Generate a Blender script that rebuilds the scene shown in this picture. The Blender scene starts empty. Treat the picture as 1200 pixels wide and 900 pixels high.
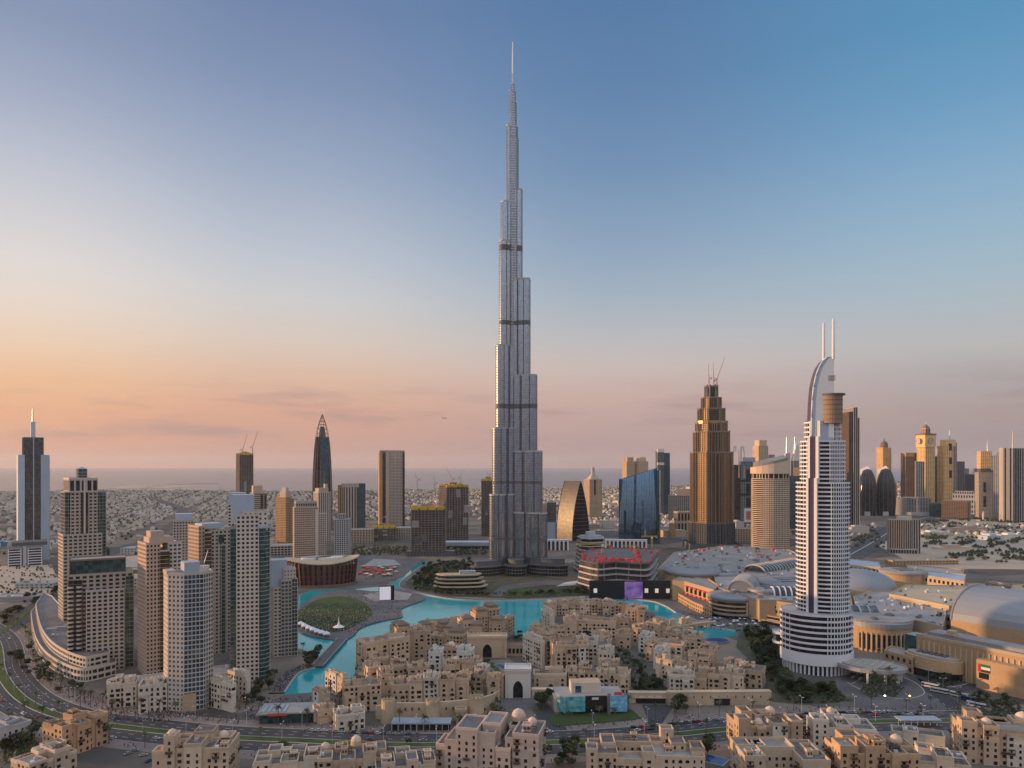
import bpy, math, random
from mathutils import Vector, Matrix
random.seed(7)
R = math.radians
sc = bpy.context.scene
COL = sc.collection

# ------------------------------------------------------------------ camera
F = 866.7      # focal length in pixels of a 1200 px wide picture
H = 170.0      # eye height above the lake
HZ = 546.0     # pixel row of the horizon
cam_d = bpy.data.cameras.new('camera'); cam = bpy.data.objects.new('camera', cam_d); COL.objects.link(cam)
cam.location = (0, 0, H); cam.rotation_euler = (R(90), 0, 0)
cam_d.sensor_width = 36.0; cam_d.lens = F / 1200 * 36.0
cam_d.shift_y = (HZ - 450.0) / 1200.0
cam_d.clip_start = 1.0; cam_d.clip_end = 200000.0
sc.camera = cam

# ------------------------------------------------------------------ sky
SUN_AZ, SUN_EL = -82.0, 6.0       # degrees from the view axis (negative = to the left), elevation
w = bpy.data.worlds.new('World'); sc.world = w; w.use_nodes = True
nt = w.node_tree; N = nt.nodes; L = nt.links
for n in list(N): N.remove(n)
def node(tp, **k):
    n = N.new(tp)
    for a, b in k.items(): setattr(n, a, b)
    return n
def lin(r, g, b):
    f = lambda c: (c / 255 / 12.92) if c <= 10 else ((c / 255 + .055) / 1.055) ** 2.4
    return (f(r), f(g), f(b), 1)
out = node('ShaderNodeOutputWorld'); bg = node('ShaderNodeBackground'); bg.inputs[1].default_value = 0.1
L.new(bg.outputs[0], out.inputs[0])
sky = node('ShaderNodeTexSky', sky_type='NISHITA', sun_disc=False)
sky.sun_elevation = R(SUN_EL); sky.sun_rotation = R(SUN_AZ)
sky.altitude = 100; sky.air_density = 1.4; sky.dust_density = 2.5; sky.ozone_density = 2.0
geo = node('ShaderNodeTexCoord'); sep = node('ShaderNodeSeparateXYZ'); L.new(geo.outputs['Generated'], sep.inputs[0])
def m_(op, a, b=None, c=None, clamp=False):
    n = node('ShaderNodeMath', operation=op, use_clamp=clamp)
    for i, x in enumerate((a, b, c)):
        if x is None: continue
        if isinstance(x, (int, float)): n.inputs[i].default_value = x
        else: L.new(x, n.inputs[i])
    return n.outputs[0]
def ramp(fac, stops):
    n = node('ShaderNodeValToRGB'); e = n.color_ramp.elements; n.color_ramp.interpolation = 'B_SPLINE' if False else 'LINEAR'
    while len(e) < len(stops): e.new(.5)
    for i, (p, c) in enumerate(stops): e[i].position = p; e[i].color = lin(*c)
    L.new(fac, n.inputs[0]); return n.outputs[0]
def mix(f, a, b, mode='MIX'):
    n = node('ShaderNodeMix', data_type='RGBA', blend_type=mode, clamp_factor=True)
    if isinstance(f, (int, float)): n.inputs[0].default_value = f
    else: L.new(f, n.inputs[0])
    for x, i in ((a, 6), (b, 7)):
        if isinstance(x, tuple): n.inputs[i].default_value = x
        else: L.new(x, n.inputs[i])
    return n.outputs[2]
el = m_('MULTIPLY', m_('ARCSINE', sep.outputs[2]), 180 / math.pi / 90.0)         # elevation, 0..1 = 0..90 degrees
elc = m_('MAXIMUM', el, 0.0)
az = m_('MULTIPLY', m_('ARCTAN2', sep.outputs[0], sep.outputs[1]), 180 / math.pi)  # degrees, + to the right
D = 1 / 90.0
def stops(cosaz, rows):     # picture row -> elevation at that azimuth
    return [(max(0.0, math.degrees(math.atan((HZ - y) / F * cosaz)) * D), c) for y, c in rows][::-1]
SKY = [(-34, stops(.827, [(0, (138, 154, 186)), (100, (166, 177, 202)), (200, (202, 206, 217)), (300, (232, 225, 222)), (350, (240, 224, 211)), (400, (245, 213, 186)), (440, (247, 197, 156)), (480, (242, 182, 144)), (546, (222, 162, 138))])),
       (-17, stops(.955, [(0, (112, 136, 176)), (100, (132, 152, 187)), (200, (162, 177, 202)), (300, (197, 204, 216)), (350, (214, 213, 214)), (400, (226, 208, 195)), (440, (230, 192, 170)), (480, (226, 173, 150)), (546, (202, 154, 142))])),
       (8.5, stops(.989, [(0, (86, 126, 172)), (100, (97, 135, 178)), (200, (117, 150, 187)), (300, (149, 173, 198)), (350, (170, 185, 200)), (400, (195, 194, 198)), (430, (208, 193, 188)), (465, (208, 178, 170)), (546, (176, 148, 150))])),
       (33, stops(.836, [(0, (90, 150, 192)), (100, (108, 161, 201)), (200, (138, 178, 209)), (300, (165, 191, 208)), (350, (179, 193, 202)), (400, (192, 190, 192)), (440, (182, 174, 176)), (480, (178, 162, 160)), (546, (158, 143, 150))]))]
grad = None
for (a0, st), prev in zip(SKY, [None] + SKY):
    c = ramp(elc, [(0, st[0][1])] + st[1:] + [(1.0, (70, 110, 160))])
    if grad is None: grad = c
    else:
        q = node('ShaderNodeMapRange', interpolation_type='SMOOTHSTEP'); L.new(az, q.inputs[0]); q.inputs[1].default_value = prev[0]; q.inputs[2].default_value = a0; grad = mix(q.outputs[0], grad, c)
# thin streaks of cloud low over the sea
mp = node('ShaderNodeCombineXYZ'); L.new(m_('MULTIPLY', az, 0.10), mp.inputs[0]); L.new(m_('MULTIPLY', el, 62.0), mp.inputs[1])
ns = node('ShaderNodeTexNoise'); ns.inputs['Scale'].default_value = 1.0; ns.inputs['Detail'].default_value = 5; ns.inputs['Roughness'].default_value = .55; L.new(mp.outputs[0], ns.inputs[0])
cf = node('ShaderNodeMapRange', interpolation_type='SMOOTHSTEP'); L.new(ns.outputs[0], cf.inputs[0]); cf.inputs[1].default_value = .47; cf.inputs[2].default_value = .70
band = node('ShaderNodeMapRange', interpolation_type='SMOOTHSTEP'); L.new(el, band.inputs[0]); band.inputs[1].default_value = 7.5 * D; band.inputs[2].default_value = 4.0 * D
band2 = node('ShaderNodeMapRange', interpolation_type='SMOOTHSTEP'); L.new(el, band2.inputs[0]); band2.inputs[1].default_value = 0.5 * D; band2.inputs[2].default_value = 2.5 * D
cfac = m_('MULTIPLY', m_('MULTIPLY', cf.outputs[0], band.outputs[0]), m_('MULTIPLY', band2.outputs[0], 0.62))
grad = mix(cfac, grad, lin(166, 142, 146))
# sky beyond the picture: zenith and back half brightened, added as fill light on facades
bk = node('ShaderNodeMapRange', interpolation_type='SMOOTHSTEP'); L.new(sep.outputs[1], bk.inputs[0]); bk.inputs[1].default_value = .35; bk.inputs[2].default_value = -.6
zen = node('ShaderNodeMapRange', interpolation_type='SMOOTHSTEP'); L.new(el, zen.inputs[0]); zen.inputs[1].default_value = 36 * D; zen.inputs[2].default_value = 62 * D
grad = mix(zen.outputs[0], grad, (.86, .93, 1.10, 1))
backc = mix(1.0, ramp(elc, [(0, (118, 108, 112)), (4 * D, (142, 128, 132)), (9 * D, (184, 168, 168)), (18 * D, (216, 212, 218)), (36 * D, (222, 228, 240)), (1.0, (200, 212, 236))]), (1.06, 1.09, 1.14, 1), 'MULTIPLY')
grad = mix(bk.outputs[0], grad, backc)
nish = mix(1.0, sky.outputs[0], (1.0, 1.0, 1.0, 1), 'MULTIPLY')
scaled = mix(1.0, grad, (10.0, 10.0, 10.0, 1), 'MULTIPLY')
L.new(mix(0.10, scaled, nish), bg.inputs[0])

# ------------------------------------------------------------------ sun
sd = bpy.data.lights.new('sun', 'SUN'); sun = bpy.data.objects.new('sun', sd); COL.objects.link(sun)
sd.energy = 5.0; sd.angle = R(0.5); sd.color = (1.0, .57, .28)
_d = Vector((math.sin(R(SUN_AZ)) * math.cos(R(SUN_EL)), math.cos(R(SUN_AZ)) * math.cos(R(SUN_EL)), math.sin(R(SUN_EL))))
sun.rotation_euler = (-_d).to_track_quat('-Z', 'Y').to_euler()

vs = sc.view_settings
sc.display_settings.display_device = 'sRGB'; vs.view_transform = 'Standard'; vs.look = 'None'; vs.exposure = 0.0; vs.gamma = 1.0; vs.use_curve_mapping = False
cy = sc.cycles
cy.use_denoising = True; cy.max_bounces = 4; cy.diffuse_bounces = 2; cy.glossy_bounces = 3; cy.transmission_bounces = 2; cy.volume_bounces = 0; cy.transparent_max_bounces = 4
cy.caustics_reflective = False; cy.caustics_refractive = False; cy.sample_clamp_indirect = 4.0
sc.render.engine = 'CYCLES'

# ------------------------------------------------------------------ pixel <-> place on the ground
def GX(px, Y): return (px - 600) / F * Y
def GZ(py, Y): return H - (py - HZ) / F * Y
def GY(py): return H * F / (py - HZ)
def G(px, py): Y = GY(py); return (GX(px, Y), Y)

# ------------------------------------------------------------------ materials
def new_mat(name):
    m = bpy.data.materials.new(name); m.use_nodes = True
    t = m.node_tree; b = t.nodes['Principled BSDF']
    return m, t, b
def surf(name, rgb, rough=.8, var=.16, scale=.05, fine=.5, metal=0.0, spec=.3, streak=1.0, objvar=.12, bump=0.0):
    """a weathered surface: broad and fine mottling, slight drips, a little difference from object to object"""
    m, t, b = new_mat(name); n, l = t.nodes, t.links
    tc = n.new('ShaderNodeTexCoord'); mpn = n.new('ShaderNodeMapping'); mpn.inputs['Scale'].default_value = (1, 1, 1 / streak); l.new(tc.outputs['Object'], mpn.inputs[0])
    a = n.new('ShaderNodeTexNoise'); a.inputs['Scale'].default_value = scale; a.inputs['Detail'].default_value = 6; l.new(mpn.outputs[0], a.inputs[0])
    f = n.new('ShaderNodeTexNoise'); f.inputs['Scale'].default_value = fine; f.inputs['Detail'].default_value = 3; l.new(mpn.outputs[0], f.inputs[0])
    oi = n.new('ShaderNodeObjectInfo')
    def mm(op, x, y):
        k = n.new('ShaderNodeMath'); k.operation = op
        for i, q in enumerate((x, y)):
            if isinstance(q, (int, float)): k.inputs[i].default_value = q
            else: l.new(q, k.inputs[i])
        return k.outputs[0]
    s = mm('ADD', mm('MULTIPLY', mm('SUBTRACT', a.outputs[0], .5), var * 3.2), mm('MULTIPLY', mm('SUBTRACT', f.outputs[0], .5), var * 2.0))
    s = mm('ADD', s, mm('MULTIPLY', mm('SUBTRACT', oi.outputs['Random'], .5), objvar * 2))
    s = mm('ADD', s, 1.0)
    mx = n.new('ShaderNodeVectorMath'); mx.operation = 'SCALE'; mx.inputs[0].default_value = rgb[:3]; l.new(s, mx.inputs['Scale'])
    l.new(mx.outputs[0], b.inputs['Base Color'])
    b.inputs['Roughness'].default_value = rough; b.inputs['Metallic'].default_value = metal; b.inputs['Specular IOR Level'].default_value = spec
    if bump:
        bp = n.new('ShaderNodeBump'); bp.inputs['Strength'].default_value = bump; bp.inputs['Distance'].default_value = .3; l.new(f.outputs[0], bp.inputs['Height']); l.new(bp.outputs[0], b.inputs['Normal'])
    return m
def glass(name, rgb, rough=.1, metal=.55, cell=(3.0, 3.0, 3.5), var=.5, wob=.012):
    """coated window glass: every pane a slightly different tone and tilt"""
    m, t, b = new_mat(name); n, l = t.nodes, t.links
    tc = n.new('ShaderNodeTexCoord'); sn = n.new('ShaderNodeVectorMath'); sn.operation = 'SNAP'; l.new(tc.outputs['Object'], sn.inputs[0]); sn.inputs[1].default_value = cell
    wn = n.new('ShaderNodeTexWhiteNoise'); wn.noise_dimensions = '3D'; l.new(sn.outputs[0], wn.inputs[0])
    mr = n.new('ShaderNodeMapRange'); l.new(wn.outputs['Value'], mr.inputs[0]); mr.inputs[3].default_value = 1 - var; mr.inputs[4].default_value = 1 + var
    mx = n.new('ShaderNodeVectorMath'); mx.operation = 'SCALE'; mx.inputs[0].default_value = rgb[:3]; l.new(mr.outputs[0], mx.inputs['Scale']); l.new(mx.outputs[0], b.inputs['Base Color'])
    b.inputs['Roughness'].default_value = rough; b.inputs['Metallic'].default_value = metal; b.inputs['Specular IOR Level'].default_value = .6
    if wob:
        g = n.new('ShaderNodeNewGeometry'); s2 = n.new('ShaderNodeVectorMath'); s2.operation = 'SUBTRACT'; l.new(wn.outputs['Color'], s2.inputs[0]); s2.inputs[1].default_value = (.5, .5, .5)
        s3 = n.new('ShaderNodeVectorMath'); s3.operation = 'SCALE'; s3.inputs['Scale'].default_value = wob * 2; l.new(s2.outputs[0], s3.inputs[0])
        ad = n.new('ShaderNodeVectorMath'); ad.operation = 'ADD'; l.new(g.outputs['Normal'], ad.inputs[0]); l.new(s3.outputs[0], ad.inputs[1])
        no = n.new('ShaderNodeVectorMath'); no.operation = 'NORMALIZE'; l.new(ad.outputs[0], no.inputs[0]); l.new(no.outputs[0], b.inputs['Normal'])
    return m
def glow(name, rgb, s):
    m, t, b = new_mat(name); b.inputs['Base Color'].default_value = (*rgb, 1); b.inputs['Emission Color'].default_value = (*rgb, 1); b.inputs['Emission Strength'].default_value = s
    return m
M = dict(
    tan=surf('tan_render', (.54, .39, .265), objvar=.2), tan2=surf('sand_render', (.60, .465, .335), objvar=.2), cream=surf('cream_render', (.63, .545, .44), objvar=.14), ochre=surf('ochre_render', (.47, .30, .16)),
    white=surf('white_render', (.68, .63, .56), var=.1), fort=surf('fort_stone', (.47, .36, .24), var=.25, fine=.9), gatewhite=surf('gate_white', (.60, .55, .49), var=.08),
    stone=surf('mall_sandstone', (.50, .335, .19), var=.14), stone2=surf('pale_sandstone', (.54, .42, .28), var=.12),
    twr=surf('tower_beige', (.45, .385, .32), var=.1, streak=3), twr2=surf('tower_cream', (.56, .49, .42), var=.1, streak=3), twr3=surf('tower_pink', (.50, .375, .285), var=.1, streak=3),
    grey=surf('grey_concrete', (.27, .265, .26), var=.15), dgrey=surf('dark_concrete', (.13, .13, .135), var=.18), lgrey=surf('light_concrete', (.45, .44, .43), var=.12), brown=surf('brown_stone', (.22, .155, .115), var=.15),
    raw=surf('raw_concrete', (.25, .21, .185), var=.3, fine=.35), rawdark=surf('dim_storey', (.085, .075, .07), var=.4, fine=.3), yellow=surf('yellow_formwork', (.62, .40, .04), var=.3), red=surf('red_formwork', (.62, .09, .08), var=.3),  # dim_storey: shade inside the open floors, put into a dark colour
    gold=surf('gold_cladding', (.34, .235, .14), rough=.38, metal=.35, var=.12), bluew=surf('pale_blue_panel', (.42, .50, .58), rough=.5, var=.06), bluepent=surf('blue_grey_panel', (.36, .42, .48), rough=.6, var=.08),
    roofd=surf('dark_roof', (.16, .15, .15), var=.3, fine=.3), roofm=surf('grey_roof', (.30, .285, .27), var=.25, fine=.3), roofl=surf('pale_roof', (.33, .315, .30), var=.14, fine=.2), roofbrown=surf('brown_roof', (.23, .165, .13), var=.2),
    roofmetal=surf('metal_roof', (.27, .285, .305), rough=.5, metal=.2, var=.06, scale=.02), whitem=surf('white_metal', (.74, .74, .76), rough=.45, var=.04, objvar=.03), steel=surf('steel', (.50, .52, .55), rough=.3, metal=.8, var=.05),
    wood=surf('dark_wood', (.085, .055, .04), var=.2), domew=surf('pale_dome', (.62, .47, .36), var=.08), bronze=surf('bronze_louvre', (.17, .075, .055), rough=.5, metal=.3, var=.2),
    asphalt=surf('asphalt', (.062, .062, .066), var=.3, scale=.02, fine=.25, objvar=0), paving=surf('paving', (.225, .185, .165), var=.22, scale=.03, fine=.35, objvar=.04), plaza=surf('plaza_paving', (.135, .125, .125), var=.3, scale=.04, fine=.4, objvar=.04),
    kerb=surf('kerb', (.45, .43, .40), var=.1), line=surf('road_paint', (.72, .72, .70), var=.15, objvar=0), lawn=surf('lawn', (.055, .085, .022), var=.35, scale=.08, fine=.6, rough=.95), garden=surf('garden_soil', (.075, .075, .045), var=.5, scale=.06, fine=.3, rough=.95),
    leaf=surf('leaf', (.050, .068, .028), rough=.75, var=.4, fine=.5, scale=.2, objvar=.3), leaf2=surf('leaf_dark', (.034, .050, .024), rough=.75, var=.4, fine=.5, scale=.2, objvar=.3), palm=surf('palm_leaf', (.065, .078, .036), rough=.7, var=.4, objvar=.25), bark=surf('bark', (.15, .11, .08), var=.3),
    sea=surf('sea_water', (.035, .075, .11), rough=.25, var=.12, scale=.0006, fine=.004, spec=.3, objvar=0), sand=surf('sand', (.46, .36, .27), var=.2, scale=.004, fine=.03, objvar=0),
    g_green=glass('green_glass', (.055, .12, .13), metal=.5), g_blue=glass('blue_glass', (.055, .13, .19), metal=.55), g_dark=glass('dark_glass', (.030, .036, .042), metal=.35), g_gold=glass('bronze_glass', (.10, .068, .04), metal=.5),
    g_grey=glass('grey_glass', (.10, .115, .13), metal=.5), g_tower=glass('silver_glass', (.32, .43, .55), rough=.11, metal=.92, cell=(1.4, 1.4, 3.9), var=.22, wob=.012), g_bluebig=glass('mirror_blue_glass', (.14, .26, .38), rough=.04, metal=.9, var=.08, wob=.003),
    g_win=glass('window_glass', (.022, .026, .030), rough=.15, metal=.25, cell=(1.7, 1.7, 1.7), var=.8, wob=0), pool=surf('pool_water', (.02, .08, .22), rough=.08, var=.1, spec=.5),
    purple=surf('purple_cladding', (.055, .042, .09), rough=.4, var=.1), black=surf('black_hoarding', (.02, .02, .022), rough=.5, var=.2), poster=None, blackm=surf('black_rubber', (.02, .02, .02), var=.1),
)

# ------------------------------------------------------------------ mesh building
def inset(poly, d):
    n = len(poly); r = []
    for i in range(n):
        ax, ay = poly[i - 1]; bx, by = poly[i]; cx, cy = poly[(i + 1) % n]
        e1 = Vector((bx - ax, by - ay)).normalized(); e2 = Vector((cx - bx, cy - by)).normalized()
        n1 = Vector((-e1.y, e1.x)); n2 = Vector((-e2.y, e2.x))
        b = n1 + n2
        k = d / max(.35, b.length_squared / 2)
        r.append((bx + b.x * k, by + b.y * k))
    return r
def rect(x0, x1, y0, y1): return [(x0, y0), (x1, y0), (x1, y1), (x0, y1)]
def ell(rx, ry, n, cx=0, cy=0, a0=0.0):
    return [(cx + rx * math.cos(a0 + 2 * math.pi * i / n), cy + ry * math.sin(a0 + 2 * math.pi * i / n)) for i in range(n)]
class MB:
    def __init__(s): s.v = []; s.f = []; s.m = []
    def face(s, pts, m=0):
        k = len(s.v); s.v += [tuple(p) for p in pts]; s.f.append(tuple(range(k, k + len(pts)))); s.m.append(m)
    def mesh(s, vs, fs, m=0):
        k = len(s.v); s.v += [tuple(p) for p in vs]; s.f += [tuple(i + k for i in f) for f in fs]; s.m += [m] * len(fs)
    def box(s, x0, x1, y0, y1, z0, z1, m=0, mt=None):
        s.prism(rect(x0, x1, y0, y1), z0, z1, m, mt)
    def obox(s, cx, cy, a, wx, wy, z0, z1, m=0, mt=None):
        c, q = math.cos(a), math.sin(a)
        s.prism([(cx + x * c - y * q, cy + x * q + y * c) for x, y in rect(-wx / 2, wx / 2, -wy / 2, wy / 2)], z0, z1, m, mt)
    def prism(s, poly, z0, z1, m=0, mt=None, top=None, bottom=True, cap=True):
        top = top or poly; n = len(poly)
        vs = [(x, y, z0) for x, y in poly] + [(x, y, z1) for x, y in top]
        fs = [(i, (i + 1) % n, n + (i + 1) % n, n + i) for i in range(n)]
        k = len(s.v); s.v += vs; s.f += [tuple(i + k for i in f) for f in fs]; s.m += [m] * n
        if cap: s.f.append(tuple(range(k + n, k + 2 * n))); s.m.append(m if mt is None else mt)
        if bottom: s.f.append(tuple(range(k + n - 1, k - 1, -1))); s.m.append(m)
    def rim(s, poly, t, z0, z1, m=0):
        """a wall of thickness t standing on the outline"""
        q = inset(poly, t); n = len(poly)
        vs = [(x, y, z0) for x, y in poly] + [(x, y, z1) for x, y in poly] + [(x, y, z1) for x, y in q] + [(x, y, z0) for x, y in q]
        fs = []
        for i in range(n):
            j = (i + 1) % n
            fs += [(i, j, n + j, n + i), (n + i, n + j, 2 * n + j, 2 * n + i), (2 * n + i, 2 * n + j, 3 * n + j, 3 * n + i), (3 * n + i, 3 * n + j, j, i)]
        s.mesh(vs, fs, m)
    def lathe(s, prof, n=16, cx=0, cy=0, m=0, a0=0.0, a1=2 * math.pi, sx=1, sy=1):
        full = abs(a1 - a0 - 2 * math.pi) < 1e-6; c = n if full else n + 1
        vs = [(cx + sx * r * math.cos(a0 + (a1 - a0) * i / n), cy + sy * r * math.sin(a0 + (a1 - a0) * i / n), z) for r, z in prof for i in range(c)]
        fs = [(a * c + i, a * c + (i + 1) % c, (a + 1) * c + (i + 1) % c, (a + 1) * c + i) for a in range(len(prof) - 1) for i in range(n)]
        s.mesh(vs, fs, m)
    def dome(s, r, cx, cy, z, m=0, n=14, k=1.0, rings=6, pt=0.0):
        s.lathe([(max(.01, r * math.cos(i / rings * math.pi / 2)), z + (r * k + (pt if i == rings else 0)) * math.sin(i / rings * math.pi / 2)) for i in range(rings + 1)], n, cx, cy, m)
    def tube(s, p, q, r0, r1=None, n=6, m=0):
        p, q = Vector(p), Vector(q); r1 = r0 if r1 is None else r1; d = (q - p).normalized()
        u = d.orthogonal().normalized(); v = d.cross(u)
        vs = [p + (u * math.cos(2 * math.pi * i / n) + v * math.sin(2 * math.pi * i / n)) * r0 for i in range(n)] + [q + (u * math.cos(2 * math.pi * i / n) + v * math.sin(2 * math.pi * i / n)) * r1 for i in range(n)]
        s.mesh(vs, [(i, (i + 1) % n, n + (i + 1) % n, n + i) for i in range(n)] + [tuple(range(n - 1, -1, -1)), tuple(range(n, 2 * n))], m)
    def data(s, name, mats, smooth=False):
        me = bpy.data.meshes.new(name); me.from_pydata(s.v, [], s.f)
        for m in mats: me.materials.append(M[m] if isinstance(m, str) else m)
        if len(mats) > 1: me.polygons.foreach_set('material_index', s.m)
        if smooth: me.polygons.foreach_set('use_smooth', [True] * len(s.f))
        me.update(); return me
    def build(s, name, mats, parent=None, smooth=False, loc=None, rz=0):
        if not s.f: return None
        mats = mats if isinstance(mats, (list, tuple)) else [mats]
        o = bpy.data.objects.new(name, s.data(name, mats, smooth)); COL.objects.link(o)
        if parent: o.parent = parent
        if loc: o.location = loc
        if rz: o.rotation_euler.z = rz
        return o
def tag(o, label, cat, group=None):
    o['label'] = label; o['category'] = cat
    if group: o['group'] = group
    return o
def thing(name, label, cat, x, y, rz=0.0, group=None, z=0.0):
    o = bpy.data.objects.new(name, None); COL.objects.link(o); o.location = (x, y, z); o.rotation_euler.z = rz; o.empty_display_size = 1
    return tag(o, label, cat, group)
def struct(o, kind='structure'): o['kind'] = kind; return o
def copy_tree(o, loc, rz, label=None, group=None, scale=None):
    c = o.copy(); COL.objects.link(c); c.location = loc; c.rotation_euler = (0, 0, rz)
    if scale: c.scale = (scale,) * 3
    if label: c['label'] = label
    if group: c['group'] = group
    for ch in o.children:
        d = ch.copy(); COL.objects.link(d); d.parent = c
        for g in ch.children:
            e = g.copy(); COL.objects.link(e); e.parent = d
    return c
def stand(name, label, cat, px, Y, a=0.0, group=None, z=0.0):
    """a building's root at depth Y under picture column px, turned to face the viewer and then by a degrees (positive shows its left side)"""
    X = GX(px, Y); return thing(name, label, cat, X, Y, -math.atan2(X, Y) + R(a), group, z)
def seen(root, nx, ny, x=0, y=0):
    c, s = math.cos(root.rotation_euler.z), math.sin(root.rotation_euler.z)
    wx, wy = root.location.x + x * c - y * s, root.location.y + x * s + y * c
    n = Vector((nx * c - ny * s, nx * s + ny * c)); d = Vector((-wx, -wy)).normalized()
    return n.dot(d) > -.18

# ------------------------------------------------------------------ facades: a core of glass behind real storey bands and piers
def facade(root, poly, z0, z1, fl=3.5, bay=3.5, wall='twr', gl='g_dark', sp=.42, pier=.9, out=.45, styles={}, first=0, names=('facade_frame', 'glazing'), style='g', sp0=None):
    """styles: edge index -> 'g' grid, 'b' storey bands, 'v' piers only, 'c' bare curtain wall, 'w' blank wall"""
    nf = max(1, round((z1 - z0) / fl)); fh = (z1 - z0) / nf
    core = inset(poly, out); n = len(poly)
    a = MB(); a.prism(core, z0, z1 - .02, 0); a.build(names[1], [gl], root)
    b = MB()
    for i in range(n):
        A, B = poly[i], poly[(i + 1) % n]; A2, B2 = core[i], core[(i + 1) % n]
        e = Vector((B[0] - A[0], B[1] - A[1])); Ln = e.length
        if Ln < .05: continue
        e /= Ln; nx, ny = e.y, -e.x
        st = styles.get(i, style); s_, p_, by = sp, pier, bay
        if isinstance(st, tuple): st, s_, p_, by = st
        vis = seen(root, nx, ny, (A[0] + B[0]) / 2, (A[1] + B[1]) / 2)
        if st == 'w' or (not vis and st != 'c'):
            b.face([(A[0], A[1], z0), (B[0], B[1], z0), (B[0], B[1], z1), (A[0], A[1], z1)]); continue
        if st == 'c': s_, p_ = .10, .14
        if st in 'gbc':
            for k in range(nf + 1):
                za = z0 + k * fh - (0 if k == 0 else s_ * fh * .5); zb = z0 + k * fh + (s_ * fh * .5 if k < nf else 0)
                if k == nf: zb = z1
                b.face([(A[0], A[1], za), (B[0], B[1], za), (B[0], B[1], zb), (A[0], A[1], zb)])
                b.face([(A[0], A[1], zb), (B[0], B[1], zb), (B2[0], B2[1], zb), (A2[0], A2[1], zb)])
                if k: b.face([(A2[0], A2[1], za), (B2[0], B2[1], za), (B[0], B[1], za), (A[0], A[1], za)])
        if st in 'gvc':
            nb = max(1, round(Ln / by))
            for k in range(nb + 1):
                t = Ln * k / nb; t0, t1 = max(0, t - p_ / 2), min(Ln, t + p_ / 2)
                o = .035; q = out
                P = lambda t, d: (A[0] + e.x * t + nx * d, A[1] + e.y * t + ny * d)
                p0, p1, p2, p3 = P(t0, o), P(t1, o), P(t1, -q), P(t0, -q)
                if k == 0: p3 = A2
                if k == nb: p2 = B2
                for u, v in ((p0, p1), (p1, p2), (p3, p0)):
                    b.face([(u[0], u[1], z0), (v[0], v[1], z0), (v[0], v[1], z1), (u[0], u[1], z1)])
    b.build(names[0], [wall], root)
def cap(root, poly, z, h=1.2, wall='twr', roof='roofm', t=.5):
    a = MB(); a.prism(poly, z, z + .3, 0, bottom=False); a.build('roof', [roof], root)
    b = MB(); b.rim(inset(poly, -.12), t, z - .3, z + h); b.build('parapet', [wall], root)
def block(root, name, x0, x1, y0, y1, z0, z1, mat, mt=None):
    a = MB(); a.box(x0, x1, y0, y1, z0, z1, 0, 1 if mt else None); return a.build(name, [mat] + ([mt] if mt else []), root)
def plant_units(root, n, x0, x1, y0, y1, z, s=2.2, rnd=random):
    for _ in range(n):
        a = MB(); q = s * rnd.uniform(.6, 1.3); hh = q * rnd.uniform(.5, .9); x, y = rnd.uniform(x0, x1), rnd.uniform(y0, y1)
        a.box(-q / 2, q / 2, -q * .35, q * .35, 0, hh * .85); a.box(-q * .42, q * .42, -q * .28, q * .28, hh * .85, hh)
        a.build('cooling_unit', [rnd.choice(['lgrey', 'whitem', 'grey'])], root, loc=(x, y, z))
# ------------------------------------------------------------------ ground, water, roads
SHZ = [0.0]
def sheet(name, pts, z, mat, px=True):
    q = [G(*p) for p in pts] if px else pts
    SHZ[0] += .006; z += SHZ[0]; a = MB(); a.face([(x, y, z) for x, y in q]); o = a.build(name, [mat]); return struct(o)
def smooth(pts, n=5):
    r = []
    for i in range(len(pts) - 1):
        p0, p1, p2, p3 = pts[max(0, i - 1)], pts[i], pts[i + 1], pts[min(len(pts) - 1, i + 2)]
        for k in range(n):
            t = k / n
            r.append(tuple(.5 * (2 * p1[c] + (p2[c] - p0[c]) * t + (2 * p0[c] - 5 * p1[c] + 4 * p2[c] - p3[c]) * t * t + (3 * p1[c] - p0[c] - 3 * p2[c] + p3[c]) * t ** 3) for c in (0, 1)))
    return r + [pts[-1]]
def offset_line(pts, d):
    r = []
    for i, p in enumerate(pts):
        a = Vector(pts[max(0, i - 1)]); b = Vector(pts[min(len(pts) - 1, i + 1)]); t = (b - a).normalized()
        r.append((p[0] - t.y * d, p[1] + t.x * d))
    return r
def strip(name, line, wd, z, mat, h=0.0, build=True, off=0.0):
    c = offset_line(line, off) if off else line
    l, r = offset_line(c, wd / 2), offset_line(c, -wd / 2); a = MB()
    for i in range(len(c) - 1):
        a.face([(*r[i], z + h), (*r[i + 1], z + h), (*l[i + 1], z + h), (*l[i], z + h)])
        if h:
            a.face([(*r[i], z), (*r[i + 1], z), (*r[i + 1], z + h), (*r[i], z + h)]); a.face([(*l[i + 1], z), (*l[i], z), (*l[i], z + h), (*l[i + 1], z + h)])
    return struct(a.build(name, [mat]))
def dashes(name, line, off, z, dash=3.0, gap=6.0, wd=.25):
    c = offset_line(line, off); a = MB(); acc = 0.0
    for i in range(len(c) - 1):
        p, q = Vector(c[i]), Vector(c[i + 1]); Ln = (q - p).length; t = (q - p) / max(Ln, 1e-6); n = Vector((-t.y, t.x)) * wd / 2
        s = 0.0
        while s < Ln:
            e = min(Ln, s + dash); u, v = p + t * s, p + t * e
            a.face([(*(u - n), z), (*(v - n), z), (*(v + n), z), (*(u + n), z)]); s += dash + gap
    return struct(a.build(name, ['line']))
COAST = [(-1400, 577), (0, 576), (130, 574), (300, 575), (600, 573), (800, 569), (1000, 565), (1200, 562.5), (2300, 560)]
cst = [G(*p) for p in COAST]
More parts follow.
